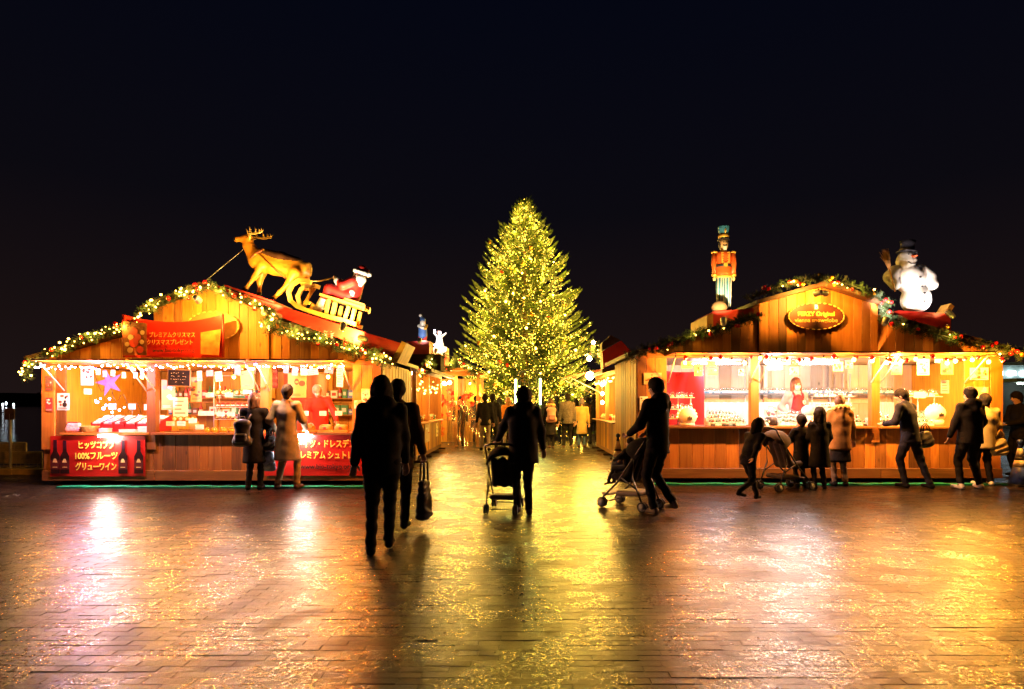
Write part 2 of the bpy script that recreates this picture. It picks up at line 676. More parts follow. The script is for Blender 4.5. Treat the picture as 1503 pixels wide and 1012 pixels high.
g = MB()
for a, b_ in (((-60, -8), (60, 15.2)), ((-7.5, 15.2), (60, 70))):
    n = 1
    g.add([(a[0], a[1], -.012), (b_[0], a[1], -.012), (b_[0], b_[1], -.012), (a[0], b_[1], -.012)], [(0, 1, 2, 3)])
plaza = struct(g.build('plaza_ground', STONE))
jt = MB()
jt.add([(-14, 1.9, -.0035), (14, 1.9, -.0035), (14, 15.1, -.0035), (-14, 15.1, -.0035)], [(0, 1, 2, 3)])
jt.build('joint_bed', STONE, plaza)

PL, PD = .262, .068                          # one paver: long side across the view
prv = random.Random(3)


def paver_geo(mb, cx, cy, hx, hy, dz, tx, ty):
    """bevelled block: top, sloping edge, sides"""
    b = .002
    vs = []
    for (ex, ey, z) in ((hx, hy, -.03), (hx, hy, -.004), (hx - b, hy - b, 0)):
        for sx_, sy_ in ((-1, -1), (1, -1), (1, 1), (-1, 1)):
            x, y = sx_ * ex, sy_ * ey
            vs.append((cx + x, cy + y, z + dz + tx * x + ty * y if z > -.02 else z))
    fs = [(8, 9, 10, 11)]
    for k in range(4):
        q = (k + 1) % 4
        fs.append((4 + k, 4 + q, 8 + q, 8 + k))
        fs.append((k, q, 4 + q, 4 + k))
    mb.add(vs, fs)


cells = []
row = 0
y = 2.25
while y < 14.9:
    xm = min(13.5, 1.0 * y + 1.2)
    off = (PL + .002) * (.5 if row % 2 else 0) + prv.uniform(-.02, .02)
    k0 = int(-xm / (PL + .002)) - 1
    for k in range(k0, -k0 + 1):
        x = k * (PL + .002) + off
        cells.append((x, y))
    y += PD + .0022
    row += 1
cells.sort(key=lambda c: c[1] + .12 * abs(c[0]))
shapes = []
for i in range(14):                          # alike pavers share a few meshes, each laid with its own slight tilt
    mb = MB()
    paver_geo(mb, 0, 0, PL / 2 - .0005, PD / 2 - .0005, 0, 0, 0)
    shapes.append(mb.mesh('paver', STONE))
field_mb = MB()
n_single = 0
for (x, y) in cells:
    dz, tx, ty = prv.gauss(0, .0010), prv.gauss(0, .0015), prv.gauss(0, .008)
    inview = y > 2.95 and abs(x) < .93 * y + .2
    if inview and n_single < 300:
        o = link('paver', shapes[n_single % 14], plaza, (x, y, dz), (ty, -tx, 0))
        n_single += 1
    else:
        paver_geo(field_mb, x, y, PL / 2 - .0005, PD / 2 - .0005, dz, tx, ty)
stuff(field_mb.build('paver_field', STONE, plaza))

# a line of small studs leading up the middle, a green matting strip under each front
for k, (x, y) in enumerate([(W(760, 822, ground_y(822)).x, ground_y(p)) for p in (812, 822, 838, 848, 860, 872, 888, 912)]):
    st = MB().lathe([(.016, 0), (.016, .004), (.010, .007)], 10).build('floor_stud', mat('stud_metal', (.9, .88, .8), .15, 1), None, (.005 * k - .02, y, .0))
    tag(st, 'small bright metal stud set in the wet paving along the middle line', 'stud', 'studs in a line in the paving')
GREEN = mat('green_rubber', (.0, .30, .16), .5, noise=.2)
for nm, x0, x1, y0, lab in (('ground_strip', W(85, 714, 10.12).x, -2.30, 10.08, 'long green matting strip along the foot of the wine stall'),
                            ('ground_strip', 2.25, W(1475, 712, 10.5).x, 10.42, 'long green matting strip along the foot of the snow globe stall')):
    mb = MB()
    n = 24
    for i in range(n):
        a, b_ = x0 + (x1 - x0) * i / n, x0 + (x1 - x0) * (i + 1) / n - .004
        mb.box((a, y0, .0), (b_, y0 + .16, .028 + .006 * math.sin(i * 2.1)))
    tag(stuff(mb.build(nm, GREEN)), lab, 'matting')

# water beyond the quay, far shore
wm = bpy.data.materials.new('dark_water')
wm.use_nodes = True
wt = wm.node_tree
wb = wt.nodes['Principled BSDF']
wb.inputs['Base Color'].default_value = (.004, .005, .007, 1)
wb.inputs['Roughness'].default_value = .12
wn = wt.nodes.new('ShaderNodeTexNoise'); wn.inputs['Scale'].default_value = 1.2; wn.inputs['Detail'].default_value = 4
wp = wt.nodes.new('ShaderNodeBump'); wp.inputs['Strength'].default_value = .5; wp.inputs['Distance'].default_value = .12
wg = wt.nodes.new('ShaderNodeNewGeometry')
wt.links.new(wg.outputs['Position'], wn.inputs['Vector']); wt.links.new(wn.outputs[0], wp.inputs['Height']); wt.links.new(wp.outputs[0], wb.inputs['Normal'])
wmb = MB()
wmb.add([(-900, -40, -.7), (900, -40, -.7), (900, 1500, -.7), (-900, 1500, -.7)], [(0, 1, 2, 3)])
struct(wmb.build('water', wm))
DARKH = mat('dark_shore', (.012, .012, .014), .9)
for x0, x1, h, yy in ((-420, -150, 9, 420), (-320, -215, 16, 470), (120, 420, 8, 420)):
    mb = MB()
    n = 14
    for i in range(n):
        a = x0 + (x1 - x0) * i / n
        mb.box((a, yy, -.7), (a + (x1 - x0) / n * .98, yy + 30, h * (.5 + .5 * abs(math.sin(i * 1.7 + x0)))))
    struct(stuff(mb.build('far_shore', DARKH)))
    bpy.context.scene.objects[-1]
for o in list(COL.objects):
    if o.name.startswith('far_shore'):
        o['kind'] = 'structure'


def pier_lamp(px, py, Y, label, s=.22, e=60):
    p = W(px, py, Y)
    t = thing('pier_lamp', label, 'lamp post', (p.x, Y, -.7), group='lamps across the water')
    MB().tube([(0, 0, 0), (0, 0, p.z + .7)], .08, 8).build('post', PLASTIC_K, t)
    MB().ball((0, 0, p.z + .7 + s), s, n=10, sc=(.7, .7, 1.6)).build('lamp_head', mat('lamp_head_%d' % e, (1, 1, 1), .3, emit=e, ecol=(.85, .95, 1), sample=False), t)


pier_lamp(95, 566, 90, 'tall white lamp beyond the dark water left of the wine stall', .45, 9)
pier_lamp(97, 579, 93, 'shorter white lamp beyond the dark water left of the wine stall', .5, 9)
for px, py in ((4, 596), (9, 594), (20, 596)):
    pier_lamp(px, py, 300, 'tiny white lamp on the far shore behind the path sign', .5, 6)

# quay edge, mesh barriers and the path sign, far left
KERB = mat('yellow_kerb', (.75, .50, .10), .5, noise=.2)
mb = MB()
for i in range(9):
    mb.box((-16 + i * .95, 12.0, 0), (-16 + i * .95 + .93, 12.18, .11))
struct(mb.build('quay_kerb', KERB))
MESHM = mat('fence_wire', (.70, .52, .22), .5)


def mesh_barrier(x0, x1, Y, z0, z1, label):
    t = thing('mesh_barrier', label, 'barrier', (x0, Y, 0))
    w = x1 - x0
    for x in (0, w):
        MB().tube([(x, 0, 0), (x, 0, z1)], .022, 8).build('post', MESHM, t)
    for z in (z0, z1):
        MB().tube([(0, 0, z), (w, 0, z)], .016, 8).build('rail', MESHM, t)
    m = MB()
    n = int(w / .09)
    for i in range(1, n):
        m.tube([(w * i / n, 0, z0), (w * i / n, 0, z1)], .004, 4)
    n = 8
    for i in range(1, n):
        z = z0 + (z1 - z0) * i / n
        m.tube([(0, .005, z), (w, .005, z)], .004, 4)
    stuff(m.build('wire', MESHM, t))
    MB().box((.02, .012, z0 + .25 * (z1 - z0)), (w - .02, .02, z1 - .02)).build('panel', mat('barrier_panel', (.70, .52, .24), .6, noise=.2), t)


mesh_barrier(-13.8, W(38, 650, 14.2).x, 14.2, .18, .50, 'low tan mesh barrier behind the path sign at the quay')
mesh_barrier(-13.2, W(61, 670, 13.2).x, 13.2, .02, .36, 'nearer low tan mesh barrier ending at the wine stall')
p = W(15, 697, 12.5)
t = thing('sign_post', 'thin pole with a small brown sign on a flat foot by the quay', 'sign', (p.x, 12.5, 0))
MB().tube([(0, 0, .04), (0, 0, 1.22)], .022, 8).build('pole', GALV, t)
MB().lathe([(.0, 0), (.20, 0), (.20, .03), (.06, .06), (0, .06)], 16).build('foot', mat('concrete', (.35, .33, .3), .8, noise=.2), t)
MB().box((-.10, -.02, 1.10), (.10, .0, 1.34)).build('sign_plate', mat('sign_brown', (.16, .08, .03), .6, noise=.4, nscale=12), t)

# lit terminal building far behind, right
t = thing('terminal_building', 'dark building with a lit canopy beyond the snow globe stall', 'building', (0, 0, 0))
bx, bz = W(1462, 560, 34).x, W(1462, 560, 34).z
BW = mat('green_grey_wall', (.22, .28, .24), .7, noise=.2)
MB().box((bx, 34, 0), (bx + 22, 46, 2.6)).build('wall', mat('dark_wall', (.05, .05, .05), .8), t)
MB().box((bx - .8, 31.6, 2.6), (bx + 22, 46, 2.78)).build('canopy', BW, t)
MB().box((bx + .1, 34.5, 2.8), (bx + 22, 46, 3.6)).build('upper_wall', BW, t)
rf = MB().box((bx - .3, 34.2, 3.62), (bx + 22, 46, 3.8)).build('roof', BW, t)
for k in range(3):
    x = bx + .25 + k * .75
    MB().box((x, 34.3, 3.05), (x + .4, 34.45, 3.3)).build('window', mat('lit_window', (.8, .9, 1), .4, emit=5, ecol=(.75, .88, 1)), t)
for k in range(6):
    x = bx + .5 + k * 2.2
    MB().box((x, 33.0, 2.5), (x + .7, 33.15, 2.58)).build('canopy_lamp', mat('canopy_lamp', (.9, 1, .9), .4, emit=14, ecol=(.8, 1, .85)), t)


# ================================================================ STALLS
def boards(parent, x0, x1, zlo, zhi, Y, seed, wmin=.12, wmax=.19, th=.024, gap=.005, m=None, name='plank', weather=.3):
    """upright boards between two lines; each one its own object"""
    r = random.Random(seed)
    x = x0
    f = lambda q, v: q(v) if callable(q) else q
    out = []
    while x < x1 - .03:
        w = r.uniform(wmin, wmax)
        if x1 - (x + w) < .07:
            w = x1 - x
        a, b_ = x + gap / 2, x + w - gap / 2
        dy = r.uniform(-.004, .004)
        mb = MB()
        e = .004
        za, zb, ta, tb = f(zlo, a), f(zlo, b_), f(zhi, a), f(zhi, b_)
        cx, cz = (a + b_) / 2, (za + ta) / 2
        vs = []
        for (yy, q) in ((Y + dy + th, 0), (Y + dy + e, 0), (Y + dy, e)):
            vs += [(a + q - cx, yy, za + q - cz), (b_ - q - cx, yy, zb + q - cz), (b_ - q - cx, yy, tb - q - cz), (a + q - cx, yy, ta - q - cz)]
        fs = [(8, 9, 10, 11), (3, 2, 1, 0)]
        for k in range(4):
            q = (k + 1) % 4
            fs += [(4 + k, 4 + q, 8 + q, 8 + k), (k, q, 4 + q, 4 + k)]
        mb.add(vs, fs)
        mm = m or (WEATHERZ if r.random() < weather else PINE)
        out.append(mb.build(name, mm, parent, (cx, 0, cz)))
        x += w
    return out


def side_boards(parent, X, y0, y1, z0, z1, n, gap, th=.02, m=None, name='plank'):
    w = (y1 - y0) / n
    for i in range(n):
        boxpart(name, (X - th / 2, y0 + i * w + gap / 2, z0), (X + th / 2, y0 + (i + 1) * w - gap / 2, z1), m or (PINE if i % 3 else WEATHERZ), parent)


WEATHERZ = wood('weathered_upright', (.36, .145, .03), (.21, .075, .016), (.16, .06, .015))
DARKW = mat('dark_timber', (.05, .025, .012), .8)
FLOORW = wood('stall_floor', (.30, .17, .07), (.2, .1, .04), (.15, .07, .03), axis=0)


def front_stall(label, x0, x1, Yf, depth, sg, px):
    """sg = +1: the alley is on its right; px: heights and breaks read off the front"""
    t = thing('market_stall', label, 'market stall')
    fx = lambda p_: (p_ - CX) / F * Yf
    fz = lambda p_: HC + (HY - p_) / F * Yf
    Yb = Yf + depth
    zc, ze = px['counter'], px['eave']
    P = px['posts']
    # base beams, skids
    for k in range(5):
        xx = x0 + .15 + (x1 - x0 - .4) * k / 4
        boxpart('skid', (xx, Yf + .06, 0.0), (xx + .12, Yb - .1, .075), DARKW, t)
    n = 3
    for k in range(n):
        a, b_ = x0 + (x1 - x0) * k / n, x0 + (x1 - x0) * (k + 1) / n
        boxpart('skirting_board', (a + .003, Yf - .03, .08), (b_ - .003, Yf + .01, .255), WEATHER, t)
    boxpart('stall_floor', (x0 + .03, Yf + .03, .10), (x1 - .03, Yb - .05, .14), FLOORW, t)
    # boards below the counter
    boards(t, x0 + .01, x1 - .01, .26, zc - .045, Yf, 11 + int(sg), .15, .24, weather=px.get('weather', .35))
    # counter, one shelf per bay
    for a, b_ in px['bays']:
        boxpart('counter', (fx(a) - .03, Yf - px.get('ledge', .10), zc - .04), (fx(b_) + .03, Yf + .75, zc), PINE_X, t)
    # posts
    for a, b_ in P:
        boxpart('post', (fx(a), Yf - .035, zc - .3), (fx(b_), Yf + .09, ze + .02), PINE, t)
    # closed front parts beside the openings
    for k, (a, b_) in enumerate(px['closed']):
        boards(t, fx(a) + .004, fx(b_) - .004, zc - .04, ze + .0, Yf - .002, 40 + k, .14, .2, weather=.15)
    # side walls, back wall, ceiling
    Xa, Xo = (x1, x0) if sg > 0 else (x0, x1)
    side_boards(t, Xa, Yf + .03, Yb, .12, ze + .02, px['slats'], .035, m=PALE)
    boxpart('side_backing', (min(Xa - sg * .02, Xa - sg * .035), Yf + .06, .14), (max(Xa - sg * .02, Xa - sg * .035), Yb - .03, ze - .01), DARKW, t)
    side_boards(t, Xo, Yf + .03, Yb, .12, ze + .02, 14, .006)
    boxpart('side_lining', (min(Xo + sg * .02, Xo + sg * .03), Yf + .03, .14), (max(Xo + sg * .02, Xo + sg * .03), Yb - .03, ze - .01), PALE, t)
    for q in (Xa - sg * .05, ):
        boxpart('side_lining', (min(q, q - sg * .012), Yf + .12, .14), (max(q, q - sg * .012), Yb - .03, ze - .01), PALE, t)
    boards(t, x0 + .03, x1 - .03, .14, ze + .02, Yb - .06, 21, .24, .34, m=px.get('back', PALE), name='back_board')
    boxpart('back_rail', (x0 + .05, Yb - .10, 1.45), (x1 - .05, Yb - .062, 1.53), PALE if 'back' not in px else px['back'], t)
    for k in range(5):
        xx = x0 + .4 + (x1 - x0 - .9) * k / 4
        boxpart('back_stud', (xx, Yb - .15, .14), (xx + .08, Yb - .101, ze), PALE if 'back' not in px else px['back'], t)
    boxpart('ceiling', (x0 + .03, Yf + .14, ze + .03), (x1 - .03, Yb - .03, ze + .06), px.get('back', PALE), t)
    # eave: header rail and the raised flap with its stays
    boxpart('header_rail', (x0 - .02, Yf - .06, ze - .005), (x1 + .02, Yf - .005, ze + .085), PINE_X, t)
    seg = px['bays']
    for a, b_ in seg:
        mb = MB()
        M = Matrix.Translation((0, Yf - .065, ze + .03)) @ Matrix.Rotation(R(-1), 4, 'X')
        mb.box((fx(a) - .05, -.62, -.014), (fx(b_) + .05, 0, .014), M=M)
        mb.build('flap', PINE_X, t)
        for q in (a + 1, b_ - 1):
            s_ = MB().tube([(fx(q), Yf - .58, ze + .005), (fx(q), Yf - .04, ze - .46)], .013, 8)
            s_.build('stay', GALV, t)
    # gable boards in three pieces, following the roof line
    (ra, za), (rb, zb), (rk, zk), (rc, zc2), (rd, zd) = px['roof']       # outer left, step left, peak, step right, outer right
    ra, rb, rk, rc, rd = map(fx, (ra, rb, rk, rc, rd))
    za, zb, zk, zc2, zd = map(fz, (za, zb, zk, zc2, zd))
    ub, uc = fz(px['up'][0]), fz(px['up'][1])
    lin = lambda xa, ya, xb, yb: (lambda v: ya + (yb - ya) * (v - xa) / (xb - xa))
    zb0 = ze + .088
    l1 = lin(ra, za, rb, zb)
    l4 = lin(rc, zc2, rd, zd)
    lo_left = max(x0, ra)
    boards(t, x0, rb, zb0, lambda v: max(zb0 + .03, l1(v) - .01), Yf - .004, 61, .14, .2, weather=.25, name='gable_plank')
    boards(t, rc, x1, zb0, lambda v: max(zb0 + .03, l4(v) - .01), Yf - .004, 62, .14, .2, weather=.25, name='gable_plank')
    up = lambda v: (lin(rb, ub, rk, zk)(v) if v < rk else lin(rk, zk, rc, uc)(v)) - .01
    boards(t, rb + .003, rk, zb0, up, Yf - .06, 63, .14, .22, weather=.12, name='gable_plank')
    boards(t, rk, rc - .003, zb0, up, Yf - .06, 64, .14, .22, weather=.12, name='gable_plank')
    MB().prism([(x0 + .02, ze + .02), (x1 - .02, ze + .02), (x1 - .02, max(ze + .1, l4(x1) - .06)), (rc, zc2 - .06), (rc - .01, uc - .06), (rk, zk - .06), (rb + .01, ub - .06), (rb, zb - .06), (x0 + .02, max(ze + .1, l1(x0) - .06))], Yf + .025, Yf + .045).build('gable_light_stop', DARKW, t)  # unseen panel added to stop light leaking between the gable planks
    # roof: low slopes and the raised middle
    for (xa, ya, xb, yb) in ((ra, za, rb, zb), (rc, zc2, rd, zd)):
        MB().prism([(xa, ya - .0), (xb, yb), (xb, yb + .07), (xa, ya + .07)], Yf - .22, Yb + .2).build('roof_slope', ROOF, t)
    for (xa, ya, xb, yb) in ((rb - .12, ub - .05, rk - .003, zk), (rk + .003, zk, rc + .12, uc - .05)):
        MB().prism([(xa, ya), (xb, yb), (xb, yb + .07), (xa, ya + .07)], Yf - .26, Yb).build('roof_slope', ROOF, t)
    for xx, zz0, zz1 in ((rb, zb + .07, ub - .01), (rc, zc2 + .07, uc - .01)):
        boxpart('dormer_cheek', (xx - .012, Yf - .03, zz0), (xx + .012, Yb - .05, zz1), PINE_Y, t)
    MB().prism([(x0, ze + .05), (x1, ze + .05), (x1, l4(x1)), (rc, zc2), (rc, uc - .03), (rk, zk - .03), (rb, ub - .03), (rb, zb), (x0, l1(x0))], Yb - .04, Yb - .01).build('rear_gable', DARKW, t)
    return t, fx, fz, Yb


LY, LD = 10.5, 2.75
LX0, LX1 = (63 - CX) / F * LY, (560 - CX) / F * LY
lstall, lfx, lfz, LYB = front_stall('wooden wine and cake stall with two red banners on its counter', LX0, LX1, LY, LD, 1, dict(
    counter=.93, eave=2.13, bays=[(96, 218), (229, 383), (396, 517)], posts=[(63, 82), (217, 230), (383, 396)],
    closed=[(82, 97), (517, 560)], slats=10, roof=[(50, 531), (228, 480), (305, 424), (397, 472), (572, 529)], up=(455, 461), weather=.5))
RY, RD = 10.85, 2.5
RX0, RX1 = (935 - CX) / F * RY, (1470 - CX) / F * RY
PINKISH = wood('whitened_boards', (.76, .66, .57), (.70, .56, .44), (.66, .46, .30))
rstall, rfx, rfz, RYB = front_stall('wooden snow globe stall with an oval sign on its gable', RX0, RX1, RY, RD, -1, dict(
    counter=1.03, eave=2.285, bays=[(979, 1101), (1113, 1278), (1290, 1415)], posts=[(1101, 1113), (1278, 1290), (1452, 1470)],
    closed=[(935, 979), (1415, 1452)], slats=9, roof=[(918, 525), (1112, 466), (1203, 422), (1286, 468), (1492, 522)], up=(446, 448), weather=.2, ledge=.13, back=PINKISH))


# ---------------------------------------------------------------- lamps of the stalls
def hung_lamp(p, power, col, label, group, m=None):
    t = thing('hanging_lamp', label, 'lamp', p, group=group)
    MB().tube([(0, 0, .16), (0, 0, .06)], .006, 6).build('cord', PLASTIC_K, t)
    MB().lathe([(.02, .03), (.024, .05), (.02, .085)], 10).build('socket', PLASTIC_K, t)
    MB().ball((0, 0, 0), .034, n=12, sc=(1, 1, 1.15)).build('bulb', m or BULB, t)
    lamp('bulb_light', t, (0, 0, -.06), power * K_STALL, col, .05)
    return t


for px_ in (158, 305, 456):
    hung_lamp((lfx(px_), LY + .95, 1.96), 25, (1, .64, .22), 'bare warm bulb hanging inside the wine stall under its roof', 'bulbs inside the wine stall')
TUBE = mat('fluorescent_tube', (1, 1, 1), .3, emit=17, ecol=(.90, .92, 1))


def tube_lamp(p, L, power, label, col=COOL, m=None):
    t = thing('tube_lamp', label, 'lamp', p)
    MB().box((-L / 2, .0, .02), (L / 2, .05, .05)).build('housing', GALV, t)
    MB().tube([(-L / 2 + .01, .02, 0), (L / 2 - .01, .02, 0)], .014, 8).build('tube', m or TUBE, t)
    if power:
        lamp('tube_light', t, (0, -.01, -.04), power * K_STALL, col, .08)
    return t


tube_lamp((lfx(165), LY - .13, .862), .36, 16, 'short white tube lamp under the counter above the bottle banner', (1, .92, .78))
tube_lamp((lfx(447), LY - .13, .862), .40, 16, 'short white tube lamp under the counter above the cake banner', (1, .92, .78))
tube_lamp(((1052 - CX) / F * 12.1, 12.1, 2.255), 1.0, 17, 'white tube lamp under the roof above the red cloth')
tube_lamp(((1190 - CX) / F * 12.1, 12.1, 2.255), 1.2, 21, 'white tube lamp under the roof above the vendor in the apron')
tube_lamp((rfx(1318), RY + .05, 2.33), .5, 9, 'short white tube lamp under the roof beside the right post')
hung_lamp((rfx(1372), RY + 1.0, 2.08), 21, (1, .57, .14), 'warm bulb hanging at the pale end bay of the globe stall', 'bulbs inside the globe stall')
# the strong flood lamp at the head of the middle bay
t = thing('flood_lamp', 'bright white flood lamp under the flap above the globe counter', 'lamp', (rfx(1134), RY + .02, 2.19))
MB().box((-.13, -.06, .0), (.13, .05, .07)).build('housing', GALV, t)
MB().box((-.115, -.05, -.014), (.115, .04, -.002)).build('lens', mat('flood_lens', (1, 1, 1), .3, emit=42, ecol=(.95, .96, 1)), t)
lamp('flood_light', t, (0, 0, -.06), 9, COOL, .1)


def spot_fixture(p, aim, power, label, ang=70, col=AMBER, r=.03, size=.055, blend=.5, glow=30):
    t = thing('spot_lamp', label, 'lamp', p)
    d = (Vector(aim) - Vector(p)).normalized()
    M = d.to_track_quat('Z', 'Y').to_matrix().to_4x4()
    MB().lathe([(size * .55, -2.6 * size), (size * .8, -2.2 * size), (size, 0), (size * 1.05, .02), (size * .9, .02), (size * .8, -.01)], 14, M=M).build('lamp_housing', GALV, t)
    MB().lathe([(.001, -.004), (size * .78, -.004), (size * .78, .0), (.001, .001)], 14, M=M).build('lens', mat('spot_lens_%d' % glow, (1, .9, .7), .3, emit=glow, ecol=(1, .62, .22), sample=False), t)
    MB().tube([-d * size * 1.5, -d * size * 1.5 + Vector((0, .06, .10))], .008, 6).build('bracket', PLASTIC_K, t)
    lamp('spot_light', t, d * .04, power * K_SPOT, col, r, ang, Vector(aim) - Vector(p), blend)
    return t


spot_fixture(W(291, 441, LY - .85), W(318, 470, LY - .05), 80, 'white can spot lamp hanging from the peak of the wine stall', 150, AMBER)
for q, a in ((1198, 1165), (1211, 1240)):
    spot_fixture(W(q, 431, RY - .60), W(a, 438, RY - .05), 62, 'white can spot lamp above the oval sign, %s of the pair' % ('left' if q < 1205 else 'right'), 118, AMBER, blend=.35)


# ---------------------------------------------------------------- banners and signs
def banner_sheet(name, label, x0, x1, z0, z1, Y, sag=0.0, wave=.006, mats=None, tilt=0):
    t = thing(name, label, 'banner', (x0, Y, z0))
    w, h = x1 - x0, z1 - z0
    nx, nz = 24, 10
    vs, fs = [], []
    for s_ in (0, .004):
        for j in range(nz + 1):
            for i in range(nx + 1):
                u, v = i / nx, j / nz
                zz = h * v - sag * 4 * u * (1 - u) * v
                vs.append((w * u, s_ + wave * math.sin(u * 9 + v * 2) * (1 - .5 * v) - tilt * v, zz))
    B = (nx + 1) * (nz + 1)
    for j in range(nz):
        for i in range(nx):
            a = j * (nx + 1) + i
            fs.append((a, a + 1, a + nx + 2, a + nx + 1))
            fs.append((B + a, B + a + nx + 1, B + a + nx + 2, B + a + 1))
    MB().add(vs, fs, 0, True).build('sheet', mats or BANNER, t)
    return t


def bottle_print(parent, x, z, h, Y):
    """a bottle printed on the banner: flat shapes in their own colours"""
    w = h * .135
    prof = [(-w, 0), (w, 0), (w, .52 * h), (w * .42, .66 * h), (w * .36, .98 * h), (-w * .36, .98 * h), (-w * .42, .66 * h), (-w, .52 * h)]
    mb = MB().prism([(x + a, z + b) for a, b in prof], Y - .002, Y, 0)
    mb.prism([(x - w * .38, z + .74 * h), (x + w * .38, z + .74 * h), (x + w * .38, z + .99 * h), (x - w * .38, z + .99 * h)], Y - .004, Y - .0022, 1)
    mb.prism([(x - w * .94, z + .12 * h), (x + w * .94, z + .12 * h), (x + w * .94, z + .40 * h), (x - w * .94, z + .40 * h)], Y - .004, Y - .0022, 2)
    mb.prism([(x - w * .5, z + .33 * h), (x + w * .5, z + .33 * h), (x + w * .2, z + .44 * h), (x - w * .2, z + .44 * h)], Y - .006, Y - .0042, 3)
    mb.prism([(x - w * .5, z + .18 * h), (x + w * .5, z + .18 * h), (x + w * .5, z + .20 * h), (x - w * .5, z + .20 * h)], Y - .006, Y - .0042, 3)
    stuff(mb.build('bottle_print', [mat('bottle_dark', (.025, .008, .008), .3), mat('bottle_foil', (.04, .008, .02), .3), mat('bottle_label', (.10, .012, .012), .5), mat('label_gold', (.75, .5, .2), .5)], parent))


b1 = banner_sheet('banner', 'red banner with four printed bottles and yellow writing on the counter front', lfx(77), lfx(216), lfz(699), lfz(640), LY - .052)
bw = lfx(216) - lfx(77)
for k, (txt, dz, wd_) in enumerate((('ヒッツコプフ', .545, .62), ('100%フルーツ', .355, .74), ('グリューワイン', .165, .72))):
    text_mesh('lettering', txt, .15, INK_Y, b1, (bw * .5 - .02, -.016, dz), bold=.003, width=wd_)
for k, q in enumerate((82, 96, 181, 204)):
    bottle_print(b1, lfx(q + 3) - lfx(77), .05, .59 if k > 0 else .6, -.010)
b2 = banner_sheet('banner', 'red banner with yellow cake writing and a web address on the counter front', lfx(390), lfx(538), lfz(698), lfz(636), LY - .052)
text_mesh('lettering', '名 ドイツ・ドレスデンの', .15, INK_Y, b2, (1.07, -.016, .555), bold=.003, width=1.30)
text_mesh('lettering', 'プレミアム シュトレン', .15, INK_Y, b2, (1.10, -.016, .355), bold=.003, width=1.16)
text_mesh('lettering', 'www.bio-tokyo.org', .12, INK_K, b2, (1.10, -.016, .16), bold=.002, width=.92)
b3 = banner_sheet('banner', 'red banner strung across the gable with a faded picture at one end', lfx(200), lfx(342), lfz(527), lfz(466), LY - .33, sag=.13, wave=.012, tilt=.02)
text_mesh('lettering', 'プレミアムクリスマス', .1, INK_P, b3, (.86, -.055, .375), bold=.001, width=.78)
text_mesh('lettering', 'クリスマスプレゼント', .1, INK_P, b3, (.82, -.05, .25), bold=.001, width=.78)
text_mesh('lettering', 'www.bio-tokyo.org', .09, INK_K, b3, (.88, -.05, .115), bold=.001, width=.72)
mb = MB()
mb.prism([(.02, .03), (.42, .03), (.42, .58), (.02, .62)], -.042, -.038, 0)
for (x, z, r_) in ((.2, .44, .07), (.15, .34, .05), (.27, .34, .06), (.2, .25, .08), (.14, .12, .05), (.31, .13, .06), (.34, .26, .04), (.09, .22, .04), (.35, .42, .04)):
    mb.lathe([(.001, .0038), (r_, .0036), (r_, .003), (.001, .003)], 12, 1 if r_ > .05 else 2, smooth=False, M=Matrix.Translation((x, -.046, z)) @ Matrix.Rotation(R(90), 4, 'X'))
mb.prism([(1.35, .05), (1.66, .03), (1.70, .48), (1.35, .42)], -.058, -.054, 3)
stuff(mb.build('picture_print', [mat('print_brown', (.22, .06, .02), .5, noise=.5, nscale=14), mat('print_red', (.5, .04, .03), .5), mat('print_cream', (.6, .35, .2), .5), mat('print_orange', (.6, .16, .03), .5, noise=.4, nscale=9)], b3))
# edging of the strung banner
mb = MB()
mb.tube([(0, -.01, 0), (0, -.03, .73)], .012, 6); mb.tube([(1.715, -.01, 0), (1.715, -.03, .735)], .02, 6)
stuff(mb.build('hem', mat('hem_red', (.25, .01, .01), .5), b3))

sg_ = thing('oval_sign', 'oval brown wooden sign lettered with the snow globe maker', 'sign', (rfx(1193), RY - .11, rfz(466)))
rx, rz = .51, .245
pts = lambda a, b_, n=40: [(a * math.cos(2 * PI * k / n), b_ * math.sin(2 * PI * k / n)) for k in range(n)]
MB().prism(pts(rx, rz), -.012, .02).build('sign_board', mat('sign_wood', (.085, .022, .010), .5, noise=.35, nscale=4), sg_)
for k in range(30):
    a = 2 * PI * k / 30
    M = Matrix.Translation((rx * .985 * math.cos(a), -.02, rz * .985 * math.sin(a))) @ Matrix.Rotation(-math.atan2(rz * math.cos(a), -rx * math.sin(a)), 4, 'Y')
    MB().ball((0, 0, 0), .034, n=8, sc=(1, .5, .38)).build('rope_bead', mat('rope', (.75, .45, .12), .6), sg_).matrix_local = M
text_mesh('lettering', 'B', .11, INK_W, sg_, (0, -.018, .165), bold=.004)
text_mesh('lettering', 'PERZY Original', .105, INK_Y, sg_, (0, -.018, .04), bold=.003, width=.66)
text_mesh('lettering', 'vienna snowglobe', .10, mat('dull_print', (.6, .35, .1), .5), sg_, (0, -.018, -.075), bold=.002, width=.78)
old = thing('round_sign', 'round wooden sign half hidden behind the strung red banner', 'sign', (lfx(318), LY - .10, lfz(480)))
MB().prism(pts(.46, .26), -.012, .02).build('sign_board', mat('sign_wood2', (.40, .17, .05), .5, noise=.3, nscale=4), old)
for k in range(26):
    a = 2 * PI * k / 26
    M = Matrix.Translation((.45 * math.cos(a), -.02, .255 * math.sin(a))) @ Matrix.Rotation(-math.atan2(.26 * math.cos(a), -.46 * math.sin(a)), 4, 'Y')
    MB().ball((0, 0, 0), .03, n=8, sc=(1, .5, .4)).build('rope_bead', MATS['rope'], old).matrix_local = M


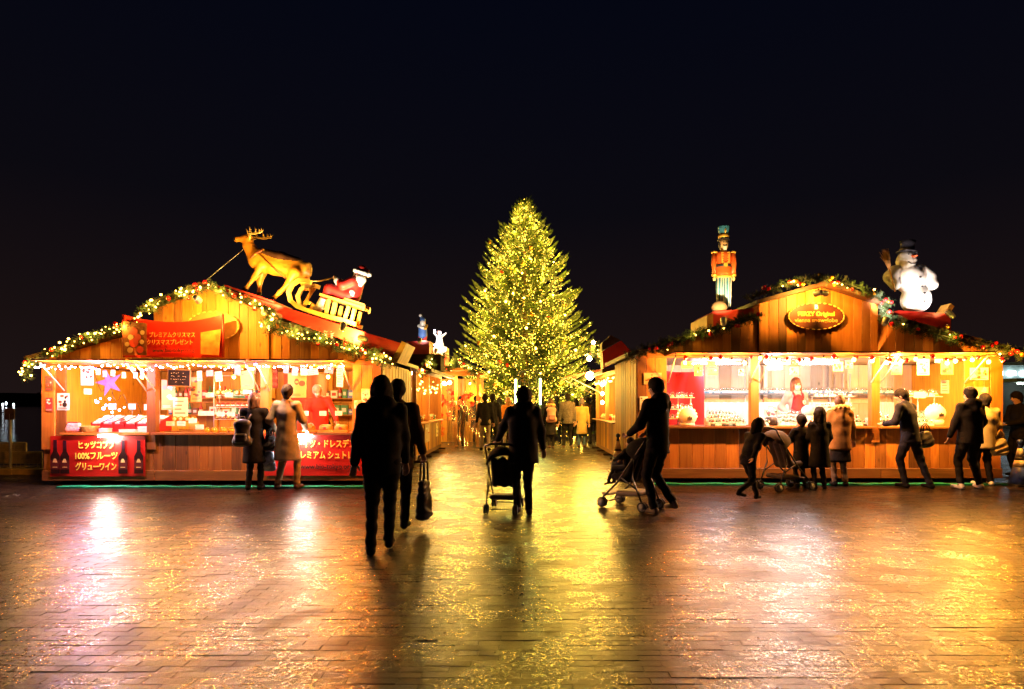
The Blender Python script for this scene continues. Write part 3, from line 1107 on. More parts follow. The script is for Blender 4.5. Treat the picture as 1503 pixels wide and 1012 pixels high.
# ================================================================ GARLANDS AND STRINGS OF LIGHTS
def along(pts, step):
    pts = [Vector(p) for p in pts]
    out = []
    for a, b_ in zip(pts, pts[1:]):
        n = max(1, int((b_ - a).length / step))
        out += [a.lerp(b_, k / n) for k in range(n)]
    return out + [pts[-1]]


BALLS = {}


def ball_mesh(r, m, n=8):
    k = (round(r, 4), m.name)
    if k not in BALLS:
        BALLS[k] = MB().ball((0, 0, 0), r, n=n).mesh('bulb', m)
    return BALLS[k]


def sprigs(mb, r_, c, rad, n, ln):
    """small fir sprigs round a point: a stem with needles to both sides"""
    for _ in range(n):
        d = Vector((r_.gauss(0, 1), r_.gauss(0, .8), r_.gauss(0, 1))).normalized()
        o = c + d * rad * r_.uniform(.0, .5)
        L_ = ln * r_.uniform(.7, 1.25)
        s_ = d.cross(Vector((r_.gauss(0, 1), r_.gauss(0, 1), r_.gauss(0, 1)))).normalized()
        for q in range(4):
            b0 = o + d * L_ * q / 4
            for sg2 in (-1, 1):
                tip = b0 + (d * .8 + s_ * sg2).normalized() * L_ * .42
                w = d * L_ * .055
                mb.add([b0 - w, b0 + w, tip], [(0, 1, 2)])
        w = s_ * L_ * .035
        mb.add([o - w, o + w, o + d * L_ * 1.05], [(0, 1, 2)])


def garland(label, pts, Y, seed, nb=40, nred=8, rad=.085, lights=6, power=7, ngold=0, lit=True):
    r_ = random.Random(seed)
    P_ = along([W(a, b_, Y) for a, b_ in pts], .035)
    t = thing('fir_garland', label, 'garland', P_[0])
    o0 = P_[0]
    mb = MB()
    for p_ in P_:
        sprigs(mb, r_, p_ - o0 + Vector((0, r_.uniform(-.04, .04), r_.uniform(-.03, .03))), rad * .6, 9, rad * 1.15)
    stuff(mb.build('fir_sprigs', NEEDLE, t))
    MB().tube([p_ - o0 for p_ in P_[::4]] + [P_[-1] - o0], .012, 5).build('cable', PLASTIC_K, t)
    rr = lambda: Vector((r_.gauss(0, .045), -abs(r_.gauss(.05, .04)), r_.gauss(0, .05)))
    for k in range(nb):
        p_ = r_.choice(P_) - o0 + rr()
        link('bulb', ball_mesh(r_.choice((.008, .010, .013, .018)), BULB if lit else BULBS, 8), t, p_)
    for k in range(nred):
        link('bauble', ball_mesh(r_.choice((.03, .036, .042)), BAUB_R, 12), t, r_.choice(P_) - o0 + rr())
    for k in range(ngold):
        link('bauble', ball_mesh(r_.choice((.028, .034)), BAUB_G, 12), t, r_.choice(P_) - o0 + rr())
    for k in range(lights):
        p_ = P_[int((k + .5) / lights * len(P_))] - o0 + Vector((0, -.13, .02))
        lamp('bulb_light', t, p_, power, GOLD, .02)
    return t


garland('lit fir garland along the outer low slope of the wine stall roof', [(38, 556), (37, 543), (62, 524), (120, 500), (204, 474)], LY - .30, 1, 52, 5, lights=4)
garland('lit fir garland over the peak of the wine stall', [(202, 461), (232, 446), (268, 431), (305, 421), (350, 436), (398, 455)], LY - .34, 2, 46, 9, lights=4)
garland('lit fir garland along the low slope of the wine stall under the sled', [(400, 456), (396, 470), (392, 481), (430, 488), (480, 501), (530, 515), (574, 531)], LY - .30, 3, 62, 6, lights=5, rad=.115)
garland('dark fir garland on the low slope of the globe stall below the toy soldier', [(922, 524), (985, 503), (1060, 481), (1110, 463)], RY - .30, 4, 4, 9, lights=1, power=2, rad=.10)
garland('fir garland with red and gold baubles over the peak of the globe stall', [(1098, 440), (1122, 430), (1150, 418), (1205, 408), (1250, 419), (1290, 436), (1306, 446)], RY - .32, 5, 10, 12, lights=2, power=6, rad=.08, ngold=8)
garland('dark fir garland on the low slope of the globe stall under the snowman', [(1304, 448), (1297, 466), (1330, 478), (1380, 492), (1440, 508), (1500, 520)], RY - .30, 6, 3, 10, lights=1, power=3, rad=.105, ngold=5)


def light_string(label, p0, p1, n, mats, seed, sag=.05, drop=.09, group=None, lights=0, power=3, col=WARM, strong=(), r=.016, baubles=0, big=False):
    r_ = random.Random(seed)
    t = thing('light_string', label, 'string lights', p0, group=group)
    d = Vector(p1) - Vector(p0)
    nn = 24
    cur = lambda u: d * u + Vector((0, 0, -sag * (math.sin(u * PI * 4) ** 2) - .012 * math.sin(u * 40)))
    MB().tube([cur(k / nn) for k in range(nn + 1)], .005, 5).build('cable', PLASTIC_K, t)
    for k in range(n):
        u = (k + r_.uniform(.2, .8)) / n
        dz = r_.uniform(.3, 1) * drop
        p_ = cur(u) + Vector((0, r_.uniform(-.02, .02), -dz))
        if big:
            b = link('bulb', BIGB, t, p_)
            link('bulb_socket', SOCK, b, (0, 0, 0))
        else:
            link('bulb', ball_mesh(r_.choice((r * .7, r, r * 1.3)), r_.choice(mats)), t, p_)
    for k in range(baubles):
        u = (k + r_.uniform(.1, .9)) / baubles
        link('bauble', ball_mesh(r_.choice((.03, .04, .045)), BAUB_R, 12), t, cur(u) + Vector((0, r_.uniform(-.03, .0), -r_.uniform(.02, .07))))
    for k in range(lights):
        lamp('bulb_light', t, cur((k + .5) / lights) + Vector((0, -.03, -.15)), power, col, .03)
    for u, w, c in strong:                    # added lamps, uneven and tinted, to lay streaks on the wet floor
        lamp('bulb_light', t, cur(u) + Vector((0, -.03, -.15)), power * w, c, .03)
    return t


BIGB = MB().ball((0, 0, -.03), .032, n=12, sc=(1, 1, 1.2)).mesh('bulb', BULB)
SOCK = MB().lathe([(.008, .05), (.018, .045), (.02, .005), (.012, .0)], 10).mesh('bulb_socket', PLASTIC_K)
# under the flaps
EY = LY - .58
light_string('white and violet fairy lights along the flap of the wine stall', (lfx(92) - .05, EY, 2.135), (lfx(520), EY, 2.135), 90, [BULBW, BULBW, BULBV, BULB], 5, .03, .10, lights=0, power=25, strong=((.05, .9, (1, .38, .06)), (.19, 1.7, (.90, .50, .95)), (.33, 1.1, (1, .34, .04)), (.50, 2.0, (1, .42, .06)), (.62, 1.0, (.95, .50, .70)), (.80, 1.6, (1, .50, .22)), (.97, 2.4, (1, .22, .01))), r=.012)
light_string('sparser violet and white lights hanging inside the bottle bay', (lfx(108), LY + .5, 2.0), (lfx(165), LY + 1.1, 1.25), 22, [BULBW, BULBV], 6, .25, .5, r=.018)
EY = RY - .58
light_string('big warm bulbs and red baubles strung across the globe stall front', (rfx(985), EY, 2.285), (rfx(1445), EY, 2.285), 22, [BULB], 8, .03, .10, lights=0, power=60, strong=((.03, .8, (1, .34, .03)), (.17, 1.0, (1, .40, .12)), (.345, 1.3, (1, .50, .30)), (.50, .7, (1, .32, .03)), (.63, 1.2, (1, .42, .10)), (.845, 1.9, (1, .46, .08)), (.97, .9, (1, .34, .02))), big=True, baubles=18)

# ================================================================ ROOF FIGURES
DEER = [mat('deer_coat', (.60, .25, .022), .3, noise=.2, nscale=6), mat('deer_back', (.085, .035, .015), .5), mat('hoof', (.03, .02, .015), .4)]
DY = 11.15
z2 = lambda zx, zy, Y=DY: W(280 + zx / 4.175, 320 + zy / 4.175, Y)
base = z2(400, 470)
root = thing('reindeer_figure', 'carved brown reindeer with antlers striding up the wine stall roof', 'roof figure', base)
q = lambda zx, zy, dy=0.0: tuple(z2(zx, zy) - base + Vector((0, dy, 0)))
ny = (0, 1, 0)
pr, ms = [], []


def cap(a, b_, ra, rb, mi=0, n=None, f=1):
    pr.append((a, b_, ra, rb, n, f) if n else (a, b_, ra, rb)); ms.append(mi)


cap(q(425, 262), q(520, 292), .205, .18, 0, ny, .82)
cap(q(520, 292), q(650, 318), .18, .19, 0, ny, .85)
cap(q(660, 325), q(690, 320), .185, .15, 0, ny, .85)
cap(q(450, 222), q(560, 248), .10, .11, 1, ny, 1.25)
cap(q(560, 248), q(655, 272), .11, .09, 1, ny, 1.25)
cap(q(405, 250), q(355, 175), .165, .10, 0, ny, .75)
cap(q(355, 172), q(345, 130), .10, .085, 0, ny, .8)
cap(q(350, 130), q(282, 131), .078, .045, 0, ny, .8)
cap(q(277, 132), q(272, 132), .036, .03, 2)
for s_ in (-1, 1):
    cap(q(362, 135, .05 * s_), q(382, 118, .10 * s_), .03, .012)
    # front legs
k_ = .10
cap(q(450, 300, -k_), q(408, 368, -k_), .085, .052); cap(q(408, 368, -k_), q(352, 440, -k_), .045, .032); cap(q(350, 442, -k_), q(335, 458, -k_), .036, .042, 2)
cap(q(430, 320, k_), q(408, 385, k_), .085, .05); cap(q(408, 385, k_), q(405, 455, k_), .043, .032); cap(q(405, 458, k_), q(398, 472, k_), .036, .042, 2)
cap(q(655, 345, -k_), q(612, 410, -k_), .13, .06); cap(q(612, 410, -k_), q(560, 462, -k_), .052, .036); cap(q(560, 462, -k_), q(520, 500, -k_), .036, .032, 0); cap(q(522, 500, -k_), q(508, 508, -k_), .036, .042, 2)
cap(q(680, 350, k_), q(690, 420, k_), .12, .055); cap(q(690, 420, k_), q(740, 428, k_), .05, .036); cap(q(740, 428, k_), q(688, 520, k_), .036, .03); cap(q(688, 522, k_), q(676, 530, k_), .034, .04, 2)
cap(q(722, 290), q(728, 350), .05, .035, 0)
organic('body', pr, DEER, root, h=.016, k=.05, mats=ms)
ANT = mat('antler', (.72, .48, .16), .4)
for s_ in (-1, 1):
    m_ = MB()
    b0 = Vector(q(362, 118, .04 * s_))
    pp = [Vector(q(a, b_, s_ * c_)) for a, b_, c_ in ((362, 118, .04), (385, 108, .12), (425, 112, .17), (462, 104, .19), (476, 88, .2))]
    m_.tube(pp, [.028, .026, .022, .018, .008], 8)
    for (a, b_, c_, e_) in ((352, 74, 0, .08), (378, 62, 1, .14), (415, 68, 2, .16), (442, 80, 2.6, .18), (458, 78, 3, .2)):
        i = int(c_); f = c_ - i
        st = pp[i].lerp(pp[min(i + 1, 4)], f)
        m_.tube([st, st.lerp(Vector(q(a, b_, s_ * e_)), .55) + Vector((.01, 0, .0)), Vector(q(a, b_, s_ * e_))], [.02, .016, .006], 6)
    m_.build('antler', ANT, root)
HARN = mat('harness_leather', (.20, .05, .02), .5)
m_ = MB()
ring = []
c0, ax_ = Vector(q(418, 235)), (Vector(q(355, 175)) - Vector(q(420, 262))).normalized()
u_ = ax_.cross(Vector((0, 1, 0))).normalized()
for k in range(21):
    a = 2 * PI * k / 20
    ring.append(c0 + u_ * math.cos(a) * .19 + Vector((0, 1, 0)) * math.sin(a) * .155)
m_.tube(ring, .022, 6)
m_.build('collar', HARN, root)
for k in range(5):
    MB().ball(ring[3 + k * 3] * 1.0, .03, n=8).build('harness_bell', BAUB_G, root)
m_ = MB().tube([q(438, 230, -.17), q(540, 330, -.17), q(600, 385, -.14)], .008, 5)
m_.build('strap', HARN, root)
rope = MB().tube([z2(600, 386, DY - .14), z2(700, 392, DY - .14), z2(790, 388, DY - .1), z2(845, 375, DY - .06), z2(885, 362, DY - .03)], .013, 6).build('rein_rope', mat('rope_yellow', (.75, .52, .15), .6))
tag(rope, 'pale rope rein running from the reindeer back to the seated sled driver', 'rope')
gw = MB().tube([z2(320, 195), z2(84, 392, LY + .2)], .006, 5).build('guy_wire', GALV)
tag(gw, 'thin guy wire holding the reindeer neck to the stall peak', 'wire')

# the red ramp on the roof
RY0 = LY + .22
ramp = thing('roof_ramp', 'long red ramp box with a yellow end board under the sled', 'ramp', (0, 0, 0))
X = lambda p_, Y=RY0: (p_ - CX) / F * Y
Z = lambda p_, Y=RY0: HC + (HY - p_) / F * Y
MB().prism([(X(318), Z(427)), (X(402), Z(463)), (X(490), Z(494)), (X(574), Z(527)), (X(589), Z(504)), (X(490), Z(474)), (X(402), Z(446)), (X(345), Z(429)), (X(318), Z(418))], RY0, RY0 + .85).build('ramp_box', REDP, ramp)
d_ = Vector((X(592) - X(577), 0, Z(502) - Z(530)))
MB().prism([(X(575), Z(530)), (X(583), Z(533)), (X(597), Z(504)), (X(590), Z(501))], RY0 - .02, RY0 + .87).build('end_board', YELP, ramp)
MB().prism([(X(330), Z(421)), (X(402), Z(445)), (X(402), Z(442)), (X(330), Z(418))], RY0 - .015, RY0 + .86).build('top_rail', REDP, ramp)

# the sled
SY = 10.95
s2 = lambda zx, zy, dy=0.0: z2(zx, zy, SY) + Vector((0, dy, 0))
sb = s2(850, 610)
sled = thing('sled_figure', 'yellow wooden sled with curved runners on the red roof ramp', 'sled', sb)


def bar(parent, name, pts, w, d, m, dy):
    """flat board bent along a line, with depth d"""
    mb = MB()
    P_ = [s2(a, b_, dy) - sb for a, b_ in pts]
    n = len(P_)
    vs, fs = [], []
    for i, p_ in enumerate(P_):
        t_ = (P_[min(i + 1, n - 1)] - P_[max(i - 1, 0)]).normalized()
        nn = Vector((-t_.z, 0, t_.x))
        for a, b_ in ((-w, -d), (w, -d), (w, d), (-w, d)):
            vs.append(p_ + nn * a + Vector((0, b_, 0)))
    for i in range(n - 1):
        for k in range(4):
            qq = (k + 1) % 4
            fs.append((i * 4 + k, (i + 1) * 4 + k, (i + 1) * 4 + qq, i * 4 + qq))
    fs += [(0, 1, 2, 3), tuple(4 * (n - 1) + k for k in (3, 2, 1, 0))]
    mb.add(vs, fs)
    return mb.build(name, m, parent)


for dy in (-.22, .22):
    bar(sled, 'runner', [(765, 412), (735, 402), (690, 400), (650, 425), (628, 470), (640, 520), (680, 556), (740, 578), (850, 612), (960, 640), (1030, 662)], .036, .03, YELP, dy)
    for a, b_, c_, e_ in ((868, 512, 852, 598), (905, 530, 888, 606), (988, 552, 962, 640), (1022, 568, 1005, 645)):
        bar(sled, 'sled_leg', [(a, b_), (c_, e_)], .028, .028, YELP, dy * .9)
    bar(sled, 'brace', [(700, 575), (735, 520), (752, 535)], .03, .02, YELP, dy * .8)
for k in range(4):
    bar(sled, 'seat_slat', [(815, 482), (1075, 562)], .022, .05, YELP, -.18 + k * .12)
for (a, b_, c_, e_) in ((962, 508, 1082, 545), (962, 508, 965, 528), (1082, 545, 1076, 578)):
    for dy in (-.2, .2):
        bar(sled, 'side_rail', [(a, b_), (c_, e_)], .018, .018, YELP, dy)

# the seated driver figure
RSUIT = mat('red_suit', (.55, .02, .012), .6, noise=.15)
FURW = mat('white_fur', (.80, .76, .70), .8, noise=.1)
BOOT = mat('pale_boot', (.45, .38, .30), .5)
st_ = thing('sled_driver_figure', 'seated bearded figure in a red suit and pointed cap on the sled', 'roof figure', sb)
v = lambda zx, zy, dy=0.0: tuple(s2(zx, zy, dy) - sb)
pr, ms = [], []
cap(v(985, 475), v(1010, 410), .17, .15, 0)
cap(v(1012, 405), v(1020, 385), .13, .10, 0)
for s_ in (-1, 1):
    cap(v(1000, 400, .13 * s_), v(950, 425, .18 * s_), .085, .075, 0)
    cap(v(950, 425, .18 * s_), v(918, 398, .10 * s_), .07, .06, 0)
    cap(v(918, 400, .10 * s_), v(910, 392, .09 * s_), .07, .07, 1)
    cap(v(905, 388, .08 * s_), v(888, 368, .05 * s_), .045, .04, 3)
    cap(v(975, 485, .09 * s_), v(860, 450 + 8 * s_, .10 * s_), .115, .095, 0)
    cap(v(860, 452 + 8 * s_, .10 * s_), v(815, 520 - 14 * s_, .10 * s_), .09, .07, 0)
    cap(v(825, 508 - 10 * s_, .10 * s_), v(812, 524 - 12 * s_, .1 * s_), .085, .085, 1)
    cap(v(806, 530 - 14 * s_, .1 * s_), v(795, 550 - 14 * s_, .1 * s_), .06, .06, 2)
    cap(v(795, 552 - 14 * s_, .1 * s_), v(772, 545 - 14 * s_, .1 * s_), .055, .045, 2)
cap(v(1035, 365), v(1040, 345), .105, .105, 3)
cap(v(1000, 470, -.14), v(985, 500, -.12), .05, .05, 1)
organic('body', pr, [RSUIT, FURW, BOOT, SKIN], st_, h=.014, k=.035, mats=ms)
organic('beard', [(v(1052, 385, -.06), v(1045, 415, -.08), .085, .05), (v(1040, 380, -.08), v(1025, 400, -.10), .07, .04), (v(1018, 345, .02), v(1005, 370, .02), .07, .05)], FURW, st_, h=.014)
organic('cap', [(v(1040, 335), v(1050, 318), .115, .08), (v(1050, 318), v(1085, 328, -.02), .075, .035)], RSUIT, st_, h=.014)
organic('cap_trim', [(v(1018, 330, -.09), v(1075, 348, -.09), .036, .036), (v(1018, 330, .08), v(1075, 348, .08), .036, .036), (v(1015, 328, -.08), v(1015, 328, .08), .036, .036), (v(1078, 349, -.08), v(1078, 349, .08), .036, .036), (v(1095, 350, -.02), v(1095, 350, -.02), .045, .045)], FURW, st_, h=.012)
MB().ball(v(1028, 362, -.10), .022, n=8).build('nose', SKIN, st_)
for a in (1018, 1040):
    MB().ball(v(a, 352, -.095), .011, n=6).build('eye', INK_K, st_)

spot_fixture(s2(1030, 700, -.95), s2(1000, 420), 95, 'spot lamp at the foot of the sled lighting its driver', 75, (1, .86, .66), blend=.6)
spot_fixture(z2(455, 560, DY - .9), z2(540, 300), 170, 'small spot lamp on the wine stall roof lighting the reindeer', 90, (1, .60, .20), blend=.6, glow=6)
spot_fixture(z2(1040, 735, RY0 - .26), z2(760, 650, RY0 + .1), 330, 'small lamp at the low end of the red ramp shining along its side', 150, (1, .58, .12), blend=.8, glow=5)

# toy soldier on the globe stall
NY = 11.5
t = thing('toy_soldier_figure', 'tall carved toy soldier with blue striped legs on the globe stall roof', 'roof figure', W(1062, 458, NY))
npx = F / NY
t.scale = (.80, .85, 1)
zz = lambda py: (458 - py) / npx
NB = mat('soldier_blue', (.05, .24, .44), .4); NW = mat('soldier_white', (.75, .78, .76), .4); NRED = mat('soldier_red', (.62, .11, .02), .35)
NGOLD = mat('soldier_gold', (.80, .48, .08), .35, .3); NBLK = mat('soldier_black', (.02, .02, .03), .35); NSK = mat('soldier_skin', (.70, .45, .22), .45)
MB().lathe([(0, zz(352)), (.115, zz(352)), (.105, zz(346)), (.115, zz(341)), (.14, zz(334.5)), (.135, zz(333)), (0, zz(333.5))], 20).build('hat', NB, t)
hb = MB().lathe([(.12, zz(350)), (.128, zz(349)), (.125, zz(345)), (.117, zz(345))], 20).build('hat_band', NGOLD, t)
MB().lathe([(.13, zz(353.2)), (.145, zz(352.8)), (.13, zz(351.6)), (.10, zz(351.6))], 20).build('hat_brim', NBLK, t)
MB().ball((0, -.13, zz(341)), .035, n=8, sc=(.8, .6, 1.4)).build('hat_badge', NGOLD, t)
MB().lathe([(0, zz(369)), (.05, zz(369)), (.085, zz(366)), (.10, zz(360)), (.10, zz(353)), (0, zz(352.8))], 16).build('head', NSK, t)
for s_ in (-1, 1):
    MB().ball((.035 * s_, -.095, zz(357)), .013, n=8).build('eye', NBLK, t)
    MB().ball((.085 * s_, -.0, zz(360)), .05, n=8, sc=(.7, 1, 1.6)).build('hair_side', NBLK, t)
MB().ball((0, -.105, zz(359.6)), .018, n=8).build('nose', NSK, t)
MB().box((-.05, -.108, zz(362.2)), (.05, -.085, zz(361))).build('moustache', NBLK, t)
MB().box((-.04, -.105, zz(369)), (.04, -.08, zz(363.2))).build('beard', NW, t)
tb = bmesh.new()
MB().lathe([(0, zz(408)), (.20, zz(408)), (.185, zz(400)), (.165, zz(391)), (.185, zz(378)), (.18, zz(371)), (.06, zz(368.6)), (0, zz(368.6))], 24, M=Matrix.Diagonal((1, .72, 1, 1))).build('tunic', NRED, t)
MB().lathe([(.178, zz(393)), (.186, zz(392.5)), (.186, zz(389.5)), (.178, zz(389))], 24, M=Matrix.Diagonal((1, .74, 1, 1))).build('belt', NBLK, t)
MB().box((-.045, -.15, zz(393.6)), (.045, -.128, zz(388.2))).build('buckle', NGOLD, t)
MB().lathe([(.20, zz(408.5)), (.208, zz(408)), (.205, zz(405.5)), (.19, zz(405.5))], 24, M=Matrix.Diagonal((1, .72, 1, 1))).build('hem', NGOLD, t)
for s_ in (-1, 1):
    for k in range(5):
        MB().ball((.055 * s_, -.133, zz(373 + 3.4 * k)), .013, n=6).build('button', NGOLD, t)
    MB().tube([(.225 * s_, 0, zz(372)), (.245 * s_, -.01, zz(388)), (.235 * s_, -.02, zz(404))], [.062, .058, .052], 12).build('sleeve', NRED, t)
    MB().box((.085 * s_ - .012, -.142, zz(388)), (.085 * s_ + .012, -.118, zz(372))).build('gold_band', NGOLD, t)
    MB().ball((.225 * s_, 0, zz(371)), .075, n=10, sc=(1.1, 1, .5)).build('epaulette', NGOLD, t)
    MB().tube([(.235 * s_, -.02, zz(403)), (.234 * s_, -.02, zz(406))], .06, 12).build('cuff', NGOLD, t)
    MB().ball((.232 * s_, -.025, zz(409.5)), .042, n=8, sc=(.9, 1, 1.25)).build('hand', NSK, t)
    lm = MB()
    lm.lathe([(0, zz(452)), (.072, zz(452)), (.085, zz(430)), (.098, zz(407)), (0, zz(407))], 16, c=(.092 * s_, 0, 0))
    lm.build('leg', NB, t)
    for k in range(3):
        a = R(-90) + (k - 1) * .75
        p0, p1 = [Vector((.092 * s_ + rr_ * math.cos(a), rr_ * math.sin(a), z_)) for rr_, z_ in ((.0755, zz(451)), (.1005, zz(408)))]
        MB().tube([p0, p1], [.011, .013], 6).build('leg_stripe', NW, t)
    MB().ball((.092 * s_, -.05, zz(455)), .085, n=12, sc=(.9, 1.5, .55)).build('boot', NBLK, t)
spot_fixture(W(1062, 470, NY - 1.15), W(1062, 395, NY), 170, 'spot lamp before the roof lighting the toy soldier', 60, (1, .66, .26), blend=.5, glow=6)
ry = RY + .15
X = lambda p_, Y=ry: (p_ - CX) / F * Y
Z = lambda p_, Y=ry: HC + (HY - p_) / F * Y
t = thing('roof_ramp', 'short red ramp with a box end under the toy soldier', 'ramp')
MB().prism([(X(1041), Z(487)), (X(1112), Z(466)), (X(1112), Z(452)), (X(1046), Z(458)), (X(1041), Z(462))], ry, ry + 1.0).build('ramp_box', REDP, t)
MB().prism([(X(1037), Z(490)), (X(1046), Z(486)), (X(1046), Z(461)), (X(1037), Z(464))], ry - .03, ry + 1.02).build('end_board', YELP, t)
tag(MB().ball((0, 0, 0), .13, n=12, sc=(1.2, .7, 1)).build('gift_sack', mat('sack', (.14, .09, .05), .8, noise=.3), None, W(1056, 452, NY - .35)), 'pale sack lying at the toy soldier boots', 'sack')
t = thing('roof_ramp', 'red wedge box with an orange top under the snowman', 'ramp')
MB().prism([(X(1312), Z(477)), (X(1396), Z(498)), (X(1396), Z(461)), (X(1320), Z(456)), (X(1312), Z(457))], ry, ry + 1.0).build('ramp_box', REDP, t)
MB().prism([(X(1388), Z(460)), (X(1394), Z(464)), (X(1404), Z(449)), (X(1398), Z(445))], ry + .05, ry + .3).build('end_flap', YELP, t)

# snowman
SY2 = 11.35
spx = F / SY2
sroot = thing('snowman_figure', 'white snowman with black top hat and twig broom on the globe stall roof', 'roof figure', W(1340, 457, SY2))
sp = lambda px, py, dy=0.0: Vector(((px - 1340) / spx, dy, (457 - py) / spx))
SNOW = mat('snow_white', (.82, .80, .78), .55, noise=.04)
pr = [(sp(1344, 439), sp(1344, 441), .255, .255), (sp(1335, 409), sp(1336, 412), .245, .25), (sp(1330, 382), sp(1330, 383), .165, .175),
      (sp(1314, 398), sp(1305, 407, -.04), .11, .125), (sp(1305, 409, -.05), sp(1308, 421, -.12), .115, .09),
      (sp(1352, 398), sp(1360, 407, -.04), .12, .13), (sp(1360, 409, -.05), sp(1362, 420, -.12), .12, .10)]
organic('body', pr, SNOW, sroot, h=.02, k=.03)
hm = MB()
Mh = Matrix.Translation(sp(1331, 371)) @ Matrix.Rotation(R(5), 4, 'Y')
hm.lathe([(0, -.005), (.175, -.005), (.18, .012), (.125, .02), (.118, .14), (.135, .215), (.0, .22)], 24, M=Mh)
hm.build('top_hat', NBLK, sroot)
MB().lathe([(.123, .022), (.131, .024), (.129, .06), (.12, .06)], 24, M=Mh).build('hat_band', mat('grey_band', (.3, .28, .28), .6), sroot)
MB().tube([sp(1332, 379, -.15), sp(1334, 380, -.25)], [.035, .012], 10).build('carrot_nose', mat('carrot', (.65, .10, .02), .5), sroot)
for a, b_ in ((1326, 376), (1338, 376)):
    MB().ball(sp(a, b_, -.155), .017, n=8).build('eye', NBLK, sroot)
MB().tube([sp(1325, 387, -.155), sp(1329, 390, -.165), sp(1335, 390, -.165), sp(1339, 386, -.15)], .009, 6).build('mouth', NBLK, sroot)
for a, b_, d_ in ((1336, 396, -.215), (1338, 411, -.25), (1342, 424, -.23), (1344, 434, -.255), (1344, 446, -.26)):
    MB().ball(sp(a, b_, d_), .024, n=8, sc=(1.2, .6, .8)).build('button', NBLK, sroot)
br = thing('twig_broom', 'twig broom held upright in the snowman arm', 'broom', W(1310, 424, SY2 - .2))
bq = lambda px, py: Vector(((px - 1310) / spx, 0, (424 - py) / spx))
MB().tube([bq(1314, 428), bq(1306, 398)], .014, 6).build('handle', YELP, br)
m_ = MB()
for k in range(110):
    a, e_ = rnd.uniform(-1, 1), rnd.uniform(-1, 1)
    m_.tube([bq(1307, 401), bq(1303 + a * 2.4, 386) + Vector((0, e_ * .05, 0)), bq(1298.5 + a * 4.4, 367 + rnd.uniform(0, 10)) + Vector((0, e_ * .09, 0))], [.006, .005, .003], 4)
stuff(m_.build('twigs', mat('twig', (.30, .15, .05), .8), br))
spot_fixture(W(1392, 459, SY2 - .5), W(1345, 415, SY2), 17, 'strong white spot lamp on the ramp lighting the snowman', 85, (1, .88, .84), blend=.5, glow=40)
spot_fixture(W(1300, 470, SY2 - 1.2), W(1331, 380, SY2), 150, 'added fill spot lamp brightening the snowman from the front below', 70, (1, .80, .66), blend=.5, glow=5)  # added fill lamp, lifts the dark front of the snowman


# ================================================================ GOODS AND PAPERS
def card(px, py, w, h, Y, label, m=None, group=None, tilt=0, name='price_card', cat='card', lines=3, ink=None, rz=0, rx=0):
    t = thing(name, label, cat, W(px, py, Y), rz, group)
    t.rotation_euler = (rx, tilt, rz)
    MB().box((-w / 2, -.003, -h / 2), (w / 2, .003, h / 2)).build('card_sheet', m or PAPER, t)
    r_ = random.Random(int(px * 7 + py))
    mb = MB()
    for k in range(lines):
        zz_ = h * (.3 - .6 * k / max(1, lines - 1)) if lines > 1 else 0
        l_ = w * r_.uniform(.45, .8)
        mb.box((-w * .4, -.0055, zz_ - h * .035), (-w * .4 + l_, -.0035, zz_ + h * .035))
    if lines:
        stuff(mb.build('print_lines', ink or mat('print_grey', (.30, .26, .26), .6), t))
    return t


def poster(px, py, wpx, hpx, Y, label, base, art, seed, group=None, name='poster'):
    """a printed sheet: flat patches of colour in its picture area, thin text rules"""
    k = Y / F
    w, h = wpx * k, hpx * k
    t = thing(name, label, 'poster', W(px, py, Y), 0, group)
    MB().box((-w / 2, -.003, -h / 2), (w / 2, .003, h / 2)).build('sheet', base, t)
    r_ = random.Random(seed)
    mb = MB()
    for i in range(9):
        a, b_ = r_.uniform(-.36, .36) * w, r_.uniform(-.3, .38) * h
        rr_ = r_.uniform(.06, .16) * min(w, h)
        mb.lathe([(.0005, -.0002), (rr_, 0), (rr_, .0012), (.0005, .0014)], 10, r_.randrange(len(art)), smooth=False, M=Matrix.Translation((a, -.0046 - .0003 * i, b_)) @ Matrix.Rotation(R(90), 4, 'X') @ Matrix.Diagonal((r_.uniform(.6, 1.6), r_.uniform(.6, 1.4), 1, 1)))
    for i in range(3):
        mb.box((-w * .4, -.0066, -h * (.36 + .035 * i)), (w * r_.uniform(.1, .4), -.0036, -h * (.345 + .035 * i)), 0)
    stuff(mb.build('print', art, t))
    return t


PK = mat('poster_blue', (.35, .45, .62), .5); PR = mat('poster_red', (.55, .05, .05), .5); PT = mat('poster_tan', (.60, .45, .28), .5)
PB = mat('poster_brown', (.20, .10, .06), .5); PG = mat('poster_green', (.10, .25, .14), .5); PW = mat('poster_white', (.82, .80, .78), .5); PV = mat('poster_violet', (.30, .22, .45), .5)
PYL = mat('poster_yellow', (.75, .55, .20), .5)
